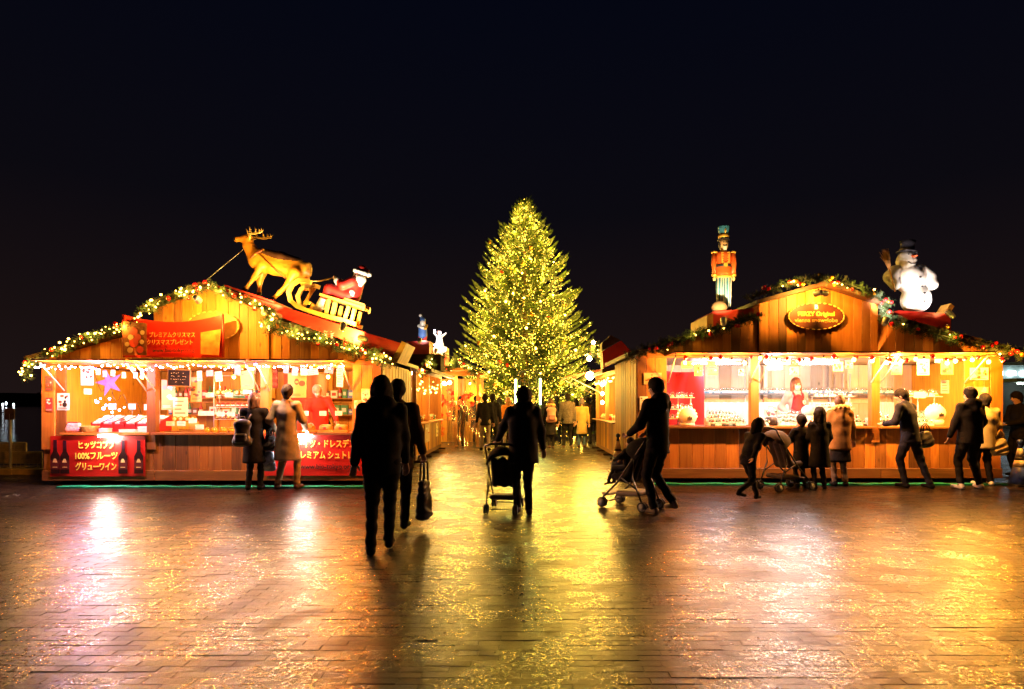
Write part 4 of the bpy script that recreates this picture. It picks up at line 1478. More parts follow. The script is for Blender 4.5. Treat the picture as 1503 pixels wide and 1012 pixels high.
# --- wine stall, bottle bay
poster(128, 552, 19, 28, LY + .12, 'pale blue poster with a red flower hanging in the bottle bay', PK, [PW, PR, PR], 1)
card(129, 575, .14, .10, LY + .12, 'blank white card hanging under the pale blue poster', lines=0)
poster(93, 590, 18, 25, LY - .012, 'white notice of small round symbols on the stall front left of the bottle bay', PW, [PB, INK_K, PR], 2)
mbn = poster(72, 594, 10, 20, LY - .05, 'small red notice on the corner post of the wine stall', PR, [PW, PW, INK_K], 3)
poster(72, 563, 11, 22, LY - .05, 'dark red leaflet at the top of the corner post', PB, [PR, PT, PW], 4)
for k, (a, b_, m_) in enumerate(((144, 546, PW), (154, 549, PV), (166, 548, PW), (182, 551, PYL), (199, 551, PW), (209, 548, PV))):
    card(a, b_, .075, .11, LY + .08 + .02 * k, ['white tag hanging first after the blue poster', 'violet tag hanging among the lights of the bottle bay', 'white tag hanging above the middle of the bottle bay', 'yellow tag hanging near the straps of the bottle bay', 'white tag hanging right of the yellow tag', 'violet tag hanging by the second post'][k], m_, 'tags hanging in the bottle bay', lines=2, name='hanging_tag', cat='tag')
# star lantern
t = thing('star_lantern', 'pink paper star lantern lit violet in the bottle bay', 'lantern', W(160, 562, LY + .55))
vs = [(0, -.06, 0), (0, .06, 0)]
for k in range(10):
    a = R(90) + k * PI / 5 + .3
    rr_ = .27 if k % 2 == 0 else .10
    vs.append((rr_ * math.cos(a), 0, rr_ * math.sin(a)))
fs = []
for k in range(10):
    fs += [(0, 2 + k, 2 + (k + 1) % 10), (1, 2 + (k + 1) % 10, 2 + k)]
MB().add(vs, fs).build('paper_star', mat('star_paper', (.50, .10, .25), .6, emit=.5, ecol=(.8, .15, .5)), t)
# red trays of sweets sloping up to the back
TRAYC = mat('tray_red', (.42, .015, .02), .5)
tcol = ['white packets', 'packets with a blue lid', 'pale packets', 'small white boxes', 'cream packets', 'packets with a red lid']
for k in range(6):
    px_ = 128 + k * 17
    t = thing('display_tray', 'red sloping display tray, %s from the corner post, filled with %s' % (['first', 'second', 'third', 'fourth', 'fifth', 'sixth'][k], tcol[k]), 'tray', (lfx(px_), LY + .22, .935), 0, 'red trays on the bottle bay counter')
    w = .19
    mb = MB()
    mb.add([(-w / 2, 0, 0), (w / 2, 0, 0), (w / 2, .42, .0), (-w / 2, .42, .0), (-w / 2, 0, .13), (w / 2, 0, .13), (w / 2, .42, .26), (-w / 2, .42, .26)], [(0, 3, 2, 1), (4, 5, 6, 7), (0, 1, 5, 4), (1, 2, 6, 5), (2, 3, 7, 6), (3, 0, 4, 7)])
    mb.build('tray_box', TRAYC, t)
    for s_ in (-1, 1):
        MB().box((s_ * (w / 2 - .006) - .006, 0, 0), (s_ * (w / 2 - .006) + .006, .43, .03), M=Matrix.Translation((0, 0, .131)) @ Matrix.Rotation(math.atan2(.13, .42), 4, 'X')).build('tray_edge', TRAYC, t)
    sl_ = Matrix.Translation((0, 0, .133)) @ Matrix.Rotation(math.atan2(.13, .42), 4, 'X')
    for j in range(4):
        for i in range(2):
            mm = [PW, PAPER, PK if k == 1 else PW, PR if k in (2, 5) else PAPER][(i + j + k) % 4]
            a = -w / 2 + .018 + i * .08
            boxm = MB().box((a, .02 + j * .10, .0), (a + .072, .105 + j * .10, .028 + .012 * ((i + j) % 2)), M=sl_)
            boxm.build('packet', mm, t)
for k, (a, b_) in enumerate(((165, 597), (194, 597), (217, 598))):
    card(a, b_, .14, .11, LY + .70, 'white price card standing behind the red trays, %s from the corner post' % ['first', 'second', 'third'][k], group='price cards behind the red trays')
    tag(MB().tube([(0, 0, 0), (0, 0, .16)], .005, 6).build('card_stem', METAL, None, W(a, b_, LY + .71) + Vector((0, 0, -.2))), 'thin metal stem under the %s price card behind the trays' % ['first', 'second', 'third'][k], 'stem')
# basket
t = thing('wicker_basket', 'round golden wicker basket on the bottle bay counter', 'basket', (lfx(130), LY + .03, .932))
m_ = MB()
for k in range(7):
    rr_ = .105 + .008 * k
    m_.tube([(rr_ * math.cos(a * PI / 12), rr_ * math.sin(a * PI / 12) * .8, .012 + .015 * k + .004 * (a % 2)) for a in range(25)], .009, 5)
stuff(m_.build('wicker', mat('wicker', (.55, .32, .08), .6, noise=.3, nscale=30), t))
MB().lathe([(0, 0), (.10, 0), (.10, .006), (0, .008)], 16, M=Matrix.Diagonal((1, .8, 1, 1))).build('basket_bottom', YELP, t)
t = thing('sweet_bags', 'clear pink bag of sweets at the end of the bottle bay counter', 'bag', (lfx(106), LY + .04, .932))
organic('bag_film', [((-.09, 0, .05), (.09, 0, .05), .06, .06), ((-.07, 0, .12), (.07, .01, .13), .05, .045)], mat('pink_film', (.75, .45, .50), .25, noise=.4, nscale=25), t, h=.012)
MB().box((-.10, -.02, .15), (.08, .05, .185)).build('bag_clip', PR, t)
for k, (a, w, h, d_, m_, lb) in enumerate(((149, .17, .07, .10, PW, 'low white carton beside the wicker basket'), (184, .30, .05, .10, PAPER, 'flat carton of cards before the red trays'), (207, .18, .10, .10, PAPER, 'white carton near the second post of the bottle bay'))):
    t = thing('carton', lb, 'carton', (lfx(a), LY + .05, .932))
    MB().box((-w / 2, 0, 0), (w / 2, d_, h * .7)).build('carton_box', m_, t)
    MB().box((-w / 2 - .003, -.003, h * .72), (w / 2 + .003, d_ + .003, h)).build('carton_lid', PAPER, t)

# --- wine stall, middle bay
t = thing('chalkboard', 'small dark chalkboard with chalk prices hanging in the middle bay', 'chalkboard', W(263, 555, LY + .30))
t.rotation_euler = (0, R(2), 0)
MB().box((-.195, -.008, -.14), (.195, .006, .14)).build('board', mat('slate', (.022, .018, .035), .95, noise=.3, spec=.05), t)
for lo, hi in (((-.21, -.012, .14), (.21, .01, .158)), ((-.21, -.012, -.158), (.21, .01, -.14)), ((-.21, -.012, -.139), (-.196, .01, .139)), ((.196, -.012, -.139), (.21, .01, .139))):
    MB().box(lo, hi).build('frame', PB, t)
mb = MB()
r_ = random.Random(4)
for k in range(4):
    for j in range(7):
        a = -.15 + j * .042 + r_.uniform(0, .01)
        if r_.random() < .8:
            mb.tube([(a, -.0095, .085 - k * .055), (a + r_.uniform(.01, .03), -.0095, .085 - k * .055 + r_.uniform(-.015, .015))], .003, 4)
stuff(mb.build('chalk_marks', mat('chalk', (.7, .66, .62), .8), t))
# wire rack with tins and jars
rk = thing('wire_rack', 'white wire shelf rack holding tins and jars in the middle bay', 'rack', (lfx(322), LY + .45, .93))
rz_ = [.22, .44, .66]
for x in (-.33, .33):
    for y in (0, .2):
        MB().tube([(x, y, 0), (x, y, 1.05)], .008, 6).build('upright', GALV, rk)
for zq in rz_ + [1.03]:
    m_ = MB()
    for y in (0, .05, .1, .15, .2):
        m_.tube([(-.33, y, zq), (.33, y, zq)], .004, 4)
    m_.build('wire_shelf', GALV, rk)
jar = thing('jar', 'small jar of red preserve with a red lid on the rack lower shelf', 'jar', (0, 0, 0), group='jars on the wire rack')
MB().lathe([(0, 0), (.032, 0), (.036, .01), (.036, .055), (.028, .066), (0, .066)], 12).build('jar_glass', mat('jam', (.28, .06, .015), .15, noise=.3), jar)
MB().lathe([(0, .0665), (.031, .0665), (.032, .085), (0, .087)], 12).build('lid', PR, jar)
MB().lathe([(.0365, .018), (.0368, .018), (.0368, .045), (.0365, .045)], 12).build('jar_label', PAPER, jar)
tin = thing('tin', 'round gold tin facing out on the rack top shelf', 'tin', (0, 0, 0), group='gold tins on the rack')
MB().lathe([(0, 0), (.048, 0), (.048, .05), (.04, .053), (0, .053)], 16, M=Matrix.Rotation(R(90), 4, 'X')).build('tin_body', BAUB_G, tin)
MB().lathe([(0, .054), (.034, .054), (.034, .056), (0, .0565)], 16, M=Matrix.Rotation(R(90), 4, 'X')).build('tin_label', mat('tin_label', (.75, .65, .45), .5), tin)
o0 = Vector((lfx(322), LY + .45, .93))
first = True
for zq in (.22, .44):
    for k in range(7):
        p_ = o0 + Vector((-.28 + k * .092, .05, zq + .005))
        lb = 'small jar of red preserve with a red lid on the rack %s shelf' % ('lower' if zq < .3 else 'middle')
        if first:
            jar.location = p_; first = False; jar['label'] = lb
        else:
            dup(jar, p_, label=lb)
first = True
for k in range(6):
    p_ = o0 + Vector((-.27 + k * .1 + (.05 if k > 2 else 0), .08, .66 + .055))
    if first:
        tin.location = p_; first = False
    else:
        dup(tin, p_)
for k in range(4):
    dup(tin, (lfx(242 + k * 9.3), LY + .34, 1.16), label='round gold tin in the row before the white boards', group='gold tins on the counter')
    tag(MB().box((-.05, -.05, -.18), (.05, .05, -.05)).build('tin_stand', YELP, None, (lfx(242 + k * 9.3), LY + .34, 1.16)), 'pale block holding up a gold tin in the counter row', 'block', 'blocks under the counter tins')
for k, (a, b_) in enumerate(((308, 580), (336, 580), (308, 607), (324, 608), (339, 608), (356, 608), (250, 622), (266, 622), (283, 618), (293, 627), (297, 607))):
    card(a, b_, .15, .085, LY + .40 - (.25 if b_ > 612 else 0), ['white card under the left tins of the rack', 'white card under the right tins of the rack', 'first white card under the rack jars', 'second white card under the rack jars', 'third white card under the rack jars', 'last white card under the rack jars beside the backpack wearer', 'white card under the first counter tins', 'white card under the last counter tins', 'white card right of the counter tins', 'small white card at the counter edge of the middle bay', 'white card left of the rack jars'][k], group='price cards of the middle bay')
card(229, 605, .14, .42, LY + .2, 'tall white board by the second post', lines=0, name='display_board', cat='board')
card(265, 598, .27, .36, LY + .42, 'large pale board behind the counter tins', lines=4, name='display_board', cat='board')
poster(247, 580, 20, 44, LY + .55, 'tall yellow and white poster behind the boards', PYL, [PW, PT], 6)
poster(288, 572, 16, 36, LY + .9, 'yellow poster with a brown emblem left of the rack', PYL, [PB, PR, PT], 7)
for k, (a, b_, w, h, m_) in enumerate(((293, 552, .09, .18, PK), (308, 548, .13, .11, PV), (321, 553, .13, .18, PW), (349, 545, .12, .14, PV), (363, 558, .24, .34, PYL), (363, 574, .16, .12, PW), (371, 545, .1, .12, PW))):
    card(a, b_, w, h, LY + .18 + .03 * k, ['blue packet hanging left of the rack', 'violet packet hanging above the rack', 'white packet hanging above the rack tins', 'violet packet hanging at the rack right end', 'large yellow bag hanging right of the rack', 'white label hanging before the large yellow bag', 'white packet hanging over the backpack wearer'][k], m_, 'packets hanging in the middle bay', lines=2, name='hanging_packet', cat='packet', tilt=R(rnd.uniform(-6, 6)))
jr2 = mat('honey', (.65, .32, .03), .15)
hj = thing('honey_jar', 'squat honey jar on the counter below the rack', 'jar', (0, 0, 0), group='honey jars on the counter')
MB().lathe([(0, 0), (.04, 0), (.045, .012), (.045, .05), (.035, .06), (0, .06)], 12).build('jar_glass', jr2, hj)
MB().lathe([(0, .0605), (.038, .0605), (.038, .078), (0, .08)], 12).build('lid', BAUB_G, hj)
first = True
for k in range(11):
    p_ = (lfx(300 + k * 6.4), LY + .10 + .08 * (k % 2), .932)
    if first:
        hj.location = p_; first = False
    else:
        dup(hj, p_)

# --- wine stall, cake bay
poster(436, 566, 27, 36, LY + .75, 'large yellow poster with a brown emblem in the cake bay', PYL, [PB, PYL, PYL], 12)
t = thing('red_stocking', 'long red hanging strip with three round pockets in the cake bay', 'decoration', W(404, 554, LY + .25))
MB().box((-.05, -.006, -.20), (.05, .006, .17)).build('strip', mat('strip_brown', (.14, .02, .02), .7), t)
for k in range(3):
    MB().ball((0, -.02, .11 - k * .12), .045, n=12, sc=(1, .5, 1)).build('pocket', PR, t)
for k, (a, b_, w, h, m_) in enumerate(((420, 542, .1, .15, PV), (433, 545, .11, .16, PV), (446, 546, .12, .13, PW), (459, 546, .2, .12, PK), (483, 543, .16, .13, PV), (499, 545, .12, .2, PW), (499, 561, .12, .18, PW))):
    card(a, b_, w, h, LY + .12 + .02 * k, ['first violet packet hanging in the cake bay', 'second violet packet hanging in the cake bay', 'white packet hanging after the violet ones in the cake bay', 'wide blue packet hanging in the middle of the cake bay', 'violet packet hanging near the cake bay end', 'white packet hanging at the cake bay end', 'long white packet hanging lowest at the cake bay end'][k], m_, 'packets hanging in the cake bay', lines=3, name='hanging_packet', cat='packet', tilt=R(rnd.uniform(-8, 8)))
for k, a in enumerate((448, 474, 497)):
    t = thing('cake_parcel', 'wrapped cake parcel on the cake bay counter, %s from the white coat' % ['first', 'second', 'third'][k], 'cake', (lfx(a), LY + .16, .932))
    organic('wrapping', [((-.06, 0, .07), (.06, 0, .07), .065, .065), ((-.05, 0, .04), (.05, 0, .04), .06, .06)], mat('cake_wrap', (.62, .26, .06), .4, noise=.3, nscale=14), t, h=.014, cut=.0)
    MB().box((-.02, -.085, .05), (.025, -.07, .09)).build('seal', PR, t)
    card(a, 607, .125, .085, LY + .12, 'white card standing on the %s cake parcel' % ['first', 'second', 'third'][k], group='cards on the cake parcels')
for k, a in enumerate((453, 478, 500)):
    t = thing('wooden_tray', 'low wooden tray at the cake bay counter edge, %s from the white coat' % ['first', 'second', 'third'][k], 'tray', (lfx(a), LY - .04, .932))
    MB().box((-.13, 0, 0), (.13, .12, .012)).build('tray_bottom', YELP, t)
    for lo, hi in (((-.13, 0, .0125), (.13, .01, .04)), ((-.13, .11, .0125), (.13, .12, .04)), ((-.13, .0105, .0125), (-.12, .1095, .04)), ((.12, .0105, .0125), (.13, .1095, .04))):
        MB().box(lo, hi).build('tray_side', YELP, t)
rc = thing('red_hanging', 'broad red cloth hanging at the back of the cake bay', 'cloth', W(448, 590, LY + 1.3))
vs, fs = [], []
for j in range(9):
    for i in range(25):
        vs.append((-.42 + .84 * i / 24, .03 * math.sin(i * .9) * (1 - .3 * j / 8), -.6 + 1.15 * j / 8))
for j in range(8):
    for i in range(24):
        a = j * 25 + i
        fs.append((a, a + 1, a + 26, a + 25))
MB().add(vs, fs, 0, True).build('cloth', mat('orange_red_cloth', (.60, .05, .012), .7), rc)
poster(526, 594, 12, 12, LY - .02, 'small white notice right of the cake bay', PW, [PT, PK], 14)
poster(538, 585, 15, 28, LY - .02, 'pale blue notice with pictures on the wine stall front', PW, [PK, PB, PV], 15)

# shelves of stock on the back wall of the wine stall
stock_r = random.Random(77)
SB = LYB - .30
stock_m = [mat('stock_red', (.50, .05, .04), .5), mat('stock_white', (.80, .78, .72), .5), mat('stock_blue', (.15, .22, .50), .5), mat('stock_green', (.08, .28, .12), .5), mat('stock_brown', (.22, .09, .04), .4)]
sxp = lambda p_: (p_ - CX) / F * SB
for nm, xa, xb in (('middle bay', 244, 400), ('cake bay', 416, 534)):
    for lv, zq in (('lower', 1.20), ('upper', 1.56)):
        sh = thing('stock_shelf', '%s back shelf of stock in the %s of the wine stall' % (lv, nm), 'shelf')
        boxpart('shelf_board', (sxp(xa), SB - .02, zq - .025), (sxp(xb), SB + .13, zq), PALE, sh)
        for q_ in (xa + 6, xb - 6):
            boxpart('bracket', (sxp(q_) - .012, SB, zq - .12), (sxp(q_) + .012, SB + .13, zq - .027), PINE, sh)
        x = sxp(xa) + .06
        i = 0
        while x < sxp(xb) - .08:
            ki = stock_r.randrange(5)
            mm = stock_m[ki]
            cn = ['red', 'white', 'blue', 'green', 'brown'][ki]
            if stock_r.random() < .45:
                o = thing('bottle', '%s bottle standing on the %s back shelf of the %s' % (cn, lv, nm), 'bottle', (x, SB + .05, zq + .001), 0, 'bottles on the %s back shelf of the %s' % (lv, nm))
                MB().lathe([(0, 0), (.036, 0), (.037, .15), (.014, .20), (.013, .26), (0, .262)], 12).build('bottle_glass', mm, o)
                MB().lathe([(.0375, .04), (.0378, .04), (.0378, .11), (.0375, .11)], 12).build('bottle_label', PAPER, o)
                x += stock_r.uniform(.09, .12)
            else:
                w, h_ = stock_r.uniform(.09, .16), stock_r.uniform(.10, .22)
                o = thing('stock_box', '%s box standing on the %s back shelf of the %s' % (cn, lv, nm), 'box', (x + w / 2 - .03, SB, zq + .001), 0, 'boxes on the %s back shelf of the %s' % (lv, nm))
                MB().box((-w / 2, 0, 0), (w / 2, .10, h_)).build('box_body', mm, o)
                MB().box((-w * .3, -.003, h_ * .3), (w * .3, -.0005, h_ * .7)).build('box_label', PAPER if ki != 1 else PR, o)
                x += w + .02
# --- globe stall
G1 = mat('globe_base_white', (.80, .80, .80), .35); G2 = mat('globe_base_black', (.03, .03, .035), .3); G3 = mat('globe_base_blue', (.12, .30, .45), .35); G4 = mat('globe_base_gold', (.6, .35, .08), .35)
SN = mat('globe_snow', (.85, .85, .88), .8)
SCN = [mat('globe_scene_%s' % n, c, .6) for n, c in (('green', (.06, .25, .12)), ('red', (.5, .04, .04)), ('brown', (.25, .12, .06)), ('teal', (.08, .35, .40)))]
GP = {}
for bi, bm_ in enumerate((G1, G2, G3, G4)):
    t = thing('snow_globe', 'glass snow globe', 'snow globe', (0, -50, 0))
    MB().lathe([(0, 0), (.042, 0), (.044, .012), (.036, .03), (0, .032)], 14).build('base', bm_, t)
    MB().ball((0, 0, .07), .05, n=14).build('globe_glass', GLASS, t)
    MB().lathe([(0, .0325), (.032, .034), (.03, .048), (.012, .056), (0, .058)], 12).build('snow_mound', SN, t)
    MB().lathe([(0, .058), (.016, .06), (.004, .095), (0, .1)], 8).build('figure', SCN[bi], t)
    GP[bi] = t
WC0 = mat('step_white', (.72, .76, .82), .5)
used = set()
gr_ = random.Random(9)


def globe(x, y, z, s, label, group, b=None):
    b = gr_.choice((0, 0, 1, 2)) if b is None else b
    rz_ = gr_.uniform(0, 6)
    if b not in used:
        used.add(b)
        o = GP[b]
        o.location = (x, y, z); o.scale = (s, s, s); o['label'] = label; o['group'] = group
        o.rotation_euler = (0, 0, rz_)
        return o
    return dup(GP[b], (x, y, z), rz_, label, group, (s, s, s))


bn = ['white', 'black', 'blue', 'gold']
for (a, b_, n, bay) in ((1046, 1096, 13, 'first'), (1114, 1130, 4, 'second'), (1150, 1205, 14, 'second'), (1214, 1275, 13, 'second'), (1292, 1322, 7, 'third'), (1350, 1374, 6, 'third')):
    n = max(3, int(n * .8))
    for rowi in range(3):
        if rowi:
            sx0, sx1 = rfx(a) - .02, rfx(b_) + .02
            tag(MB().box((sx0, RY + .02 + .15 * rowi, 1.031), (sx1, RY + .02 + .15 * rowi + .13, 1.03 + .07 * rowi)).build('step_board', WC0, None), 'white step under the %s row of small globes %s' % (['', 'middle', 'back'][rowi], {1046: 'beside the crimson cloth', 1114: 'at the second post', 1150: 'before the apron vendor', 1214: 'before the glass tiered stand', 1292: 'beside the suited man', 1350: 'before the third bay stand'}[a]), 'display step', 'white steps under the globes')
        for k in range(n - rowi):
            bb = gr_.choice((0, 0, 0, 1, 2))
            globe(rfx(a + (b_ - a) * (k + .5 + .25 * rowi) / n), RY + .07 + .15 * rowi + gr_.uniform(-.015, .015), 1.032 + .07 * rowi - (.0 if rowi else 0), gr_.uniform(1.0, 1.4), 'small snow globe on a %s base in the rows on the %s bay counter' % (bn[bb], bay), 'small globes on the counter', bb)
# long shelf of globes behind
for (a, b_, n, lb) in ((1032, 1100, 17, 'behind the red cloth'), (1114, 1246, 30, 'behind the vendor'), (1250, 1310, 12, 'at the white wall end')):
    sh = thing('globe_shelf', 'long thin wall shelf of snow globes %s' % lb, 'shelf')
    yy = RYB - .42
    kx = lambda p_: (p_ - CX) / F * yy
    zs = HC + (HY - 577.5) / F * yy
    MB().box((kx(a), yy - .1, zs - .03), (kx(b_), yy + .12, zs - .001)).build('shelf_board', mat('shelf_dark', (.10, .14, .20), .4), sh)
    for q_ in (a + 3, b_ - 3):
        MB().tube([(kx(q_), yy + .14, .15), (kx(q_), yy + .14, 2.1)], .016, 8).build('shelf_pole', GALV, sh)
    for k in range(n):
        bb = gr_.choice((0, 0, 2))
        globe(kx(a + (b_ - a) * (k + .5) / n), yy + gr_.uniform(-.04, .04), zs + .002, gr_.uniform(.9, 1.2), 'snow globe on a %s base on the wall shelf %s' % (bn[bb], lb), 'globes on the wall shelf', bb)
# white counter fronts below the shelf
WC = mat('white_cloth', (.74, .76, .82), .75, noise=.06, nscale=4)
yy = RYB - .36
kx = lambda p_: (p_ - CX) / F * yy
for a, b_, lb in ((1034, 1104, 'white cloth panel below the shelf in the first bay'), (1112, 1250, 'white cloth panel below the shelf behind the vendor'), (1286, 1312, 'white cloth panel below the shelf in the third bay')):
    vs, fs = [], []
    n = 40
    for j in range(2):
        for i in range(n + 1):
            vs.append((kx(a) + (kx(b_) - kx(a)) * i / n, yy + .02 * math.sin(i * 1.1), .2 + j * 1.27))
    for i in range(n):
        fs.append((i, i + 1, n + 2 + i, n + 1 + i))
    tag(MB().add(vs, fs, 0, True).build('cloth_panel', WC), lb, 'cloth')
# red cloth hung at the left end
rc = thing('red_drape', 'crimson cloth hung in folds at the end of the globe stall', 'cloth', W(1006, 580, RY + 1.3))
vs, fs = [], []
for j in range(17):
    for i in range(33):
        u, v_ = i / 32, j / 16
        sw = .05 * math.sin(7 * u + 3 * v_) * (v_ - .2) + .06 * math.exp(-((u - .45 + .3 * (1 - v_)) / .12) ** 2) * v_
        vs.append((-.42 + .80 * u, -sw, -.80 + 1.30 * v_ - .10 * 4 * u * (1 - u) * v_ * .35))
for j in range(16):
    for i in range(32):
        a = j * 33 + i
        fs.append((a, a + 1, a + 34, a + 33))
MB().add(vs, fs, 0, True).build('cloth', REDC, rc)


# tiered display stands
def stand(label, xa, xb, Y, zs_, group=None, gl=None, sc_=.85):
    t = thing('display_stand', label, 'stand')
    for zq in zs_:
        MB().box((xa, Y, zq - .012), (xb, Y + .22, zq)).build('glass_shelf', mat('frosted_shelf', (.75, .80, .80), .25), t)
    for x in (xa + .02, (xa + xb) / 2, xb - .02):
        MB().tube([(x, Y + .20, 1.03), (x, Y + .20, max(zs_))], .012, 8).build('stand_pole', GALV, t)
    for zi, zq in enumerate(zs_):
        n = int((xb - xa) / .085)
        for k in range(n):
            bb = gr_.choice((0, 0, 3) if zi == len(zs_) - 1 else (0, 1, 2))
            globe(xa + (xb - xa) * (k + .5) / n, Y + .10 + gr_.uniform(-.04, .04), zq + .001, gr_.uniform(.7, .95) * sc_ / .85, 'snow globe on a %s base on %s' % (bn[bb], gl), gl, bb)
    return t


stand('white tiered stand of globes before the crimson cloth', rfx(986), rfx(1028), RY + .35, (1.16, 1.34, 1.56), gl='the tiered stand before the crimson cloth')
stand('glass tiered stand of globes at the end of the second bay', rfx(1216), rfx(1276), RY + .45, (1.18, 1.36, 1.58), gl='the glass tiered stand in the second bay')
stand('white tiered stand of globes in the third bay', rfx(1350), rfx(1404), RY + .35, (1.20, 1.58), gl='the tiered stand in the third bay', sc_=1.1)
card(1350, 580, .22, .12, RY + .30, 'white box card on the third bay stand', lines=0)
card(1387, 568, .16, .26, RY + .8, 'white paper hanging behind the third bay stand', lines=4)
# the big globes
for (a, b_, r_, col_, lb) in ((1014, 612, .175, PW, 'big white snow globe with a black house print in the first bay'), (1386, 607, .17, PW, 'big white snow globe with a black house print in the third bay'), (1140, 606, .13, GLASS, 'big clear snow globe with pink flowers on a dark foot in the second bay'), (1195, 604, .115, mat('disc_blue', (.25, .50, .62), .4), 'big pale blue snow globe beside the vendor')):
    Yg = RY + .24
    t = thing('large_globe', lb, 'snow globe', (rfx(a), Yg, 1.032))
    cz = max(r_ * .95, HC + (HY - b_) / F * Yg - 1.032)
    MB().lathe([(0, 0), (r_ * .8, 0), (r_ * .82, cz - r_ * .75), (r_ * .6, cz - r_ * .65), (0, cz - r_ * .64)], 18).build('foot', G2 if 'dark foot' in lb else G1, t)
    MB().ball((0, 0, cz), r_, n=22).build('globe_ball', col_, t)
    if 'house' in lb:
        mb = MB()
        for q_ in (-.03, .0, .03):
            mb.box((q_ - .012, -r_ - .004, cz - .05), (q_ + .012, -r_ * .96, cz + .01 - abs(q_) * .5))
        mb.box((-.045, -r_ - .003, cz - .058), (.05, -r_ * .95, cz - .05))
        stuff(mb.build('house_print', INK_K, t))
        for k in range(10):
            a2 = PI * (k / 9)
            link('bulb', ball_mesh(.012, BULBS), t, (r_ * 1.03 * math.cos(a2), .0, cz + r_ * 1.03 * math.sin(a2)))
    if 'flowers' in lb:
        for k in range(9):
            MB().ball((gr_.uniform(-.08, .08), gr_.uniform(-.06, .06), cz + gr_.uniform(-.05, .03)), .026, n=8).build('flower', mat('pink', (.6, .15, .25), .6) if k % 3 else PG, t)
# posters under the flap and on the end boards
pl = [(1008, 536, 16, 10), (1025, 543, 12, 18), (1044, 534, 14, 8), (1046, 546, 14, 10), (1088, 547, 8, 9), (1138, 537, 20, 12), (1166, 533, 14, 10), (1166, 545, 14, 11), (1230, 538, 15, 14), (1246, 535, 12, 12), (1316, 541, 16, 18), (1355, 539, 18, 24), (1390, 540, 18, 20), (1378, 530, 12, 6)]
pdesc = ['brown poster nearest the drape end', 'tan leaflet beside the crimson drape', 'small orange poster', 'photo poster with a dark edge', 'little gift leaflet', 'white poster beside the flood lamp', 'upper brown leaflet before the vendor', 'lower photo leaflet before the vendor', 'white and grey leaflet', 'blue star leaflet', 'tan leaflet over the suited man', 'tall white leaflet', 'cream leaflet with a text line', 'small white label']
for k, (a, b_, w, h) in enumerate(pl):
    poster(a, b_, w, h, RY + .06 + .01 * (k % 3), pdesc[k] + ' hanging under the globe stall eave', [PT, PYL, PYL, PT, PW, PW, PB, PT, PW, PV, PT, PW, PYL, PW][k], [PB, PR, PT, PW][:3 + k % 2], 30 + k, 'leaflets hanging under the eave')
poster(1437, 549, 27, 18, RY - .022, 'photo poster of a plate and tree on the end boards, topmost of three', PW, [PB, PT, PG, PB], 51)
poster(1437, 579, 27, 21, RY - .022, 'tan poster with a drawn castle on the end boards, middle of three', PT, [PB, PB, PW], 52)
poster(1437, 602, 27, 15, RY - .022, 'red poster on the end boards, lowest of three', PR, [PW, PB, PT], 53)
poster(958, 556, 26, 17, RY - .022, 'photo poster on the boards above the stroller walker head', PT, [PB, PW, PR], 54)
poster(945, 592, 12, 20, RY - .022, 'small white notice on the corner boards of the globe stall', PW, [PT, PB], 55)


# ================================================================ THE TREE
TX, TY = W(770, 600, 24).x, 24.0
TTOP = W(770, 292, 24).z
tree = thing('christmas_tree', 'tall fir tree covered in golden lights at the end of the alley', 'tree', (TX, TY, 0))
MB().tube([(0, 0, 0), (.02, 0, 3), (0, .02, 6), (0, 0, TTOP - .3)], [.20, .15, .08, .02], 10).build('trunk', mat('bark', (.12, .07, .04), .8, noise=.4, nscale=12), tree)
MB().lathe([(0, 0), (.9, 0), (1.0, .55), (.9, .6), (0, .58)], 20).build('tub', mat('tub_wood', (.16, .07, .03), .6, noise=.3), tree)
tr = random.Random(12)


def trad(z):
    pts = [(.6, 2.5), (1.6, 2.8), (4.2, 2.82), (5.6, 2.24), (6.8, 1.62), (7.8, 1.18), (8.5, .66), (9.1, .34), (9.5, .16), (TTOP, .03)]
    for (a, ra), (b_, rb) in zip(pts, pts[1:]):
        if z <= b_:
            return ra + (rb - ra) * (z - a) / (b_ - a)
    return .03


cv, cf, tips, mids = [], [], [], []


def needle_spray(p0, d, up, ln, wd):
    """a twig: needles to both sides along its length"""
    s_ = d.cross(up)
    if s_.length < .01:
        s_ = d.cross(Vector((1, 0, 0)))
    s_.normalize()
    n = 6
    for q_ in range(n):
        u = q_ / n
        b0 = p0 + d * ln * u
        l_ = wd * (1 - .55 * u)
        for sg2 in (-1, 1):
            tip = b0 + (d * .75 + s_ * sg2 + up * tr.uniform(-.15, .35)).normalized() * l_
            w = d * ln * .07
            k = len(cv)
            cv.extend([b0 - w, b0 + w, tip])
            cf.append((k, k + 1, k + 2))
    k = len(cv)
    w = s_ * wd * .12
    cv.extend([p0 + d * ln * .7 - w, p0 + d * ln * .7 + w, p0 + d * ln * 1.25])
    cf.append((k, k + 1, k + 2))


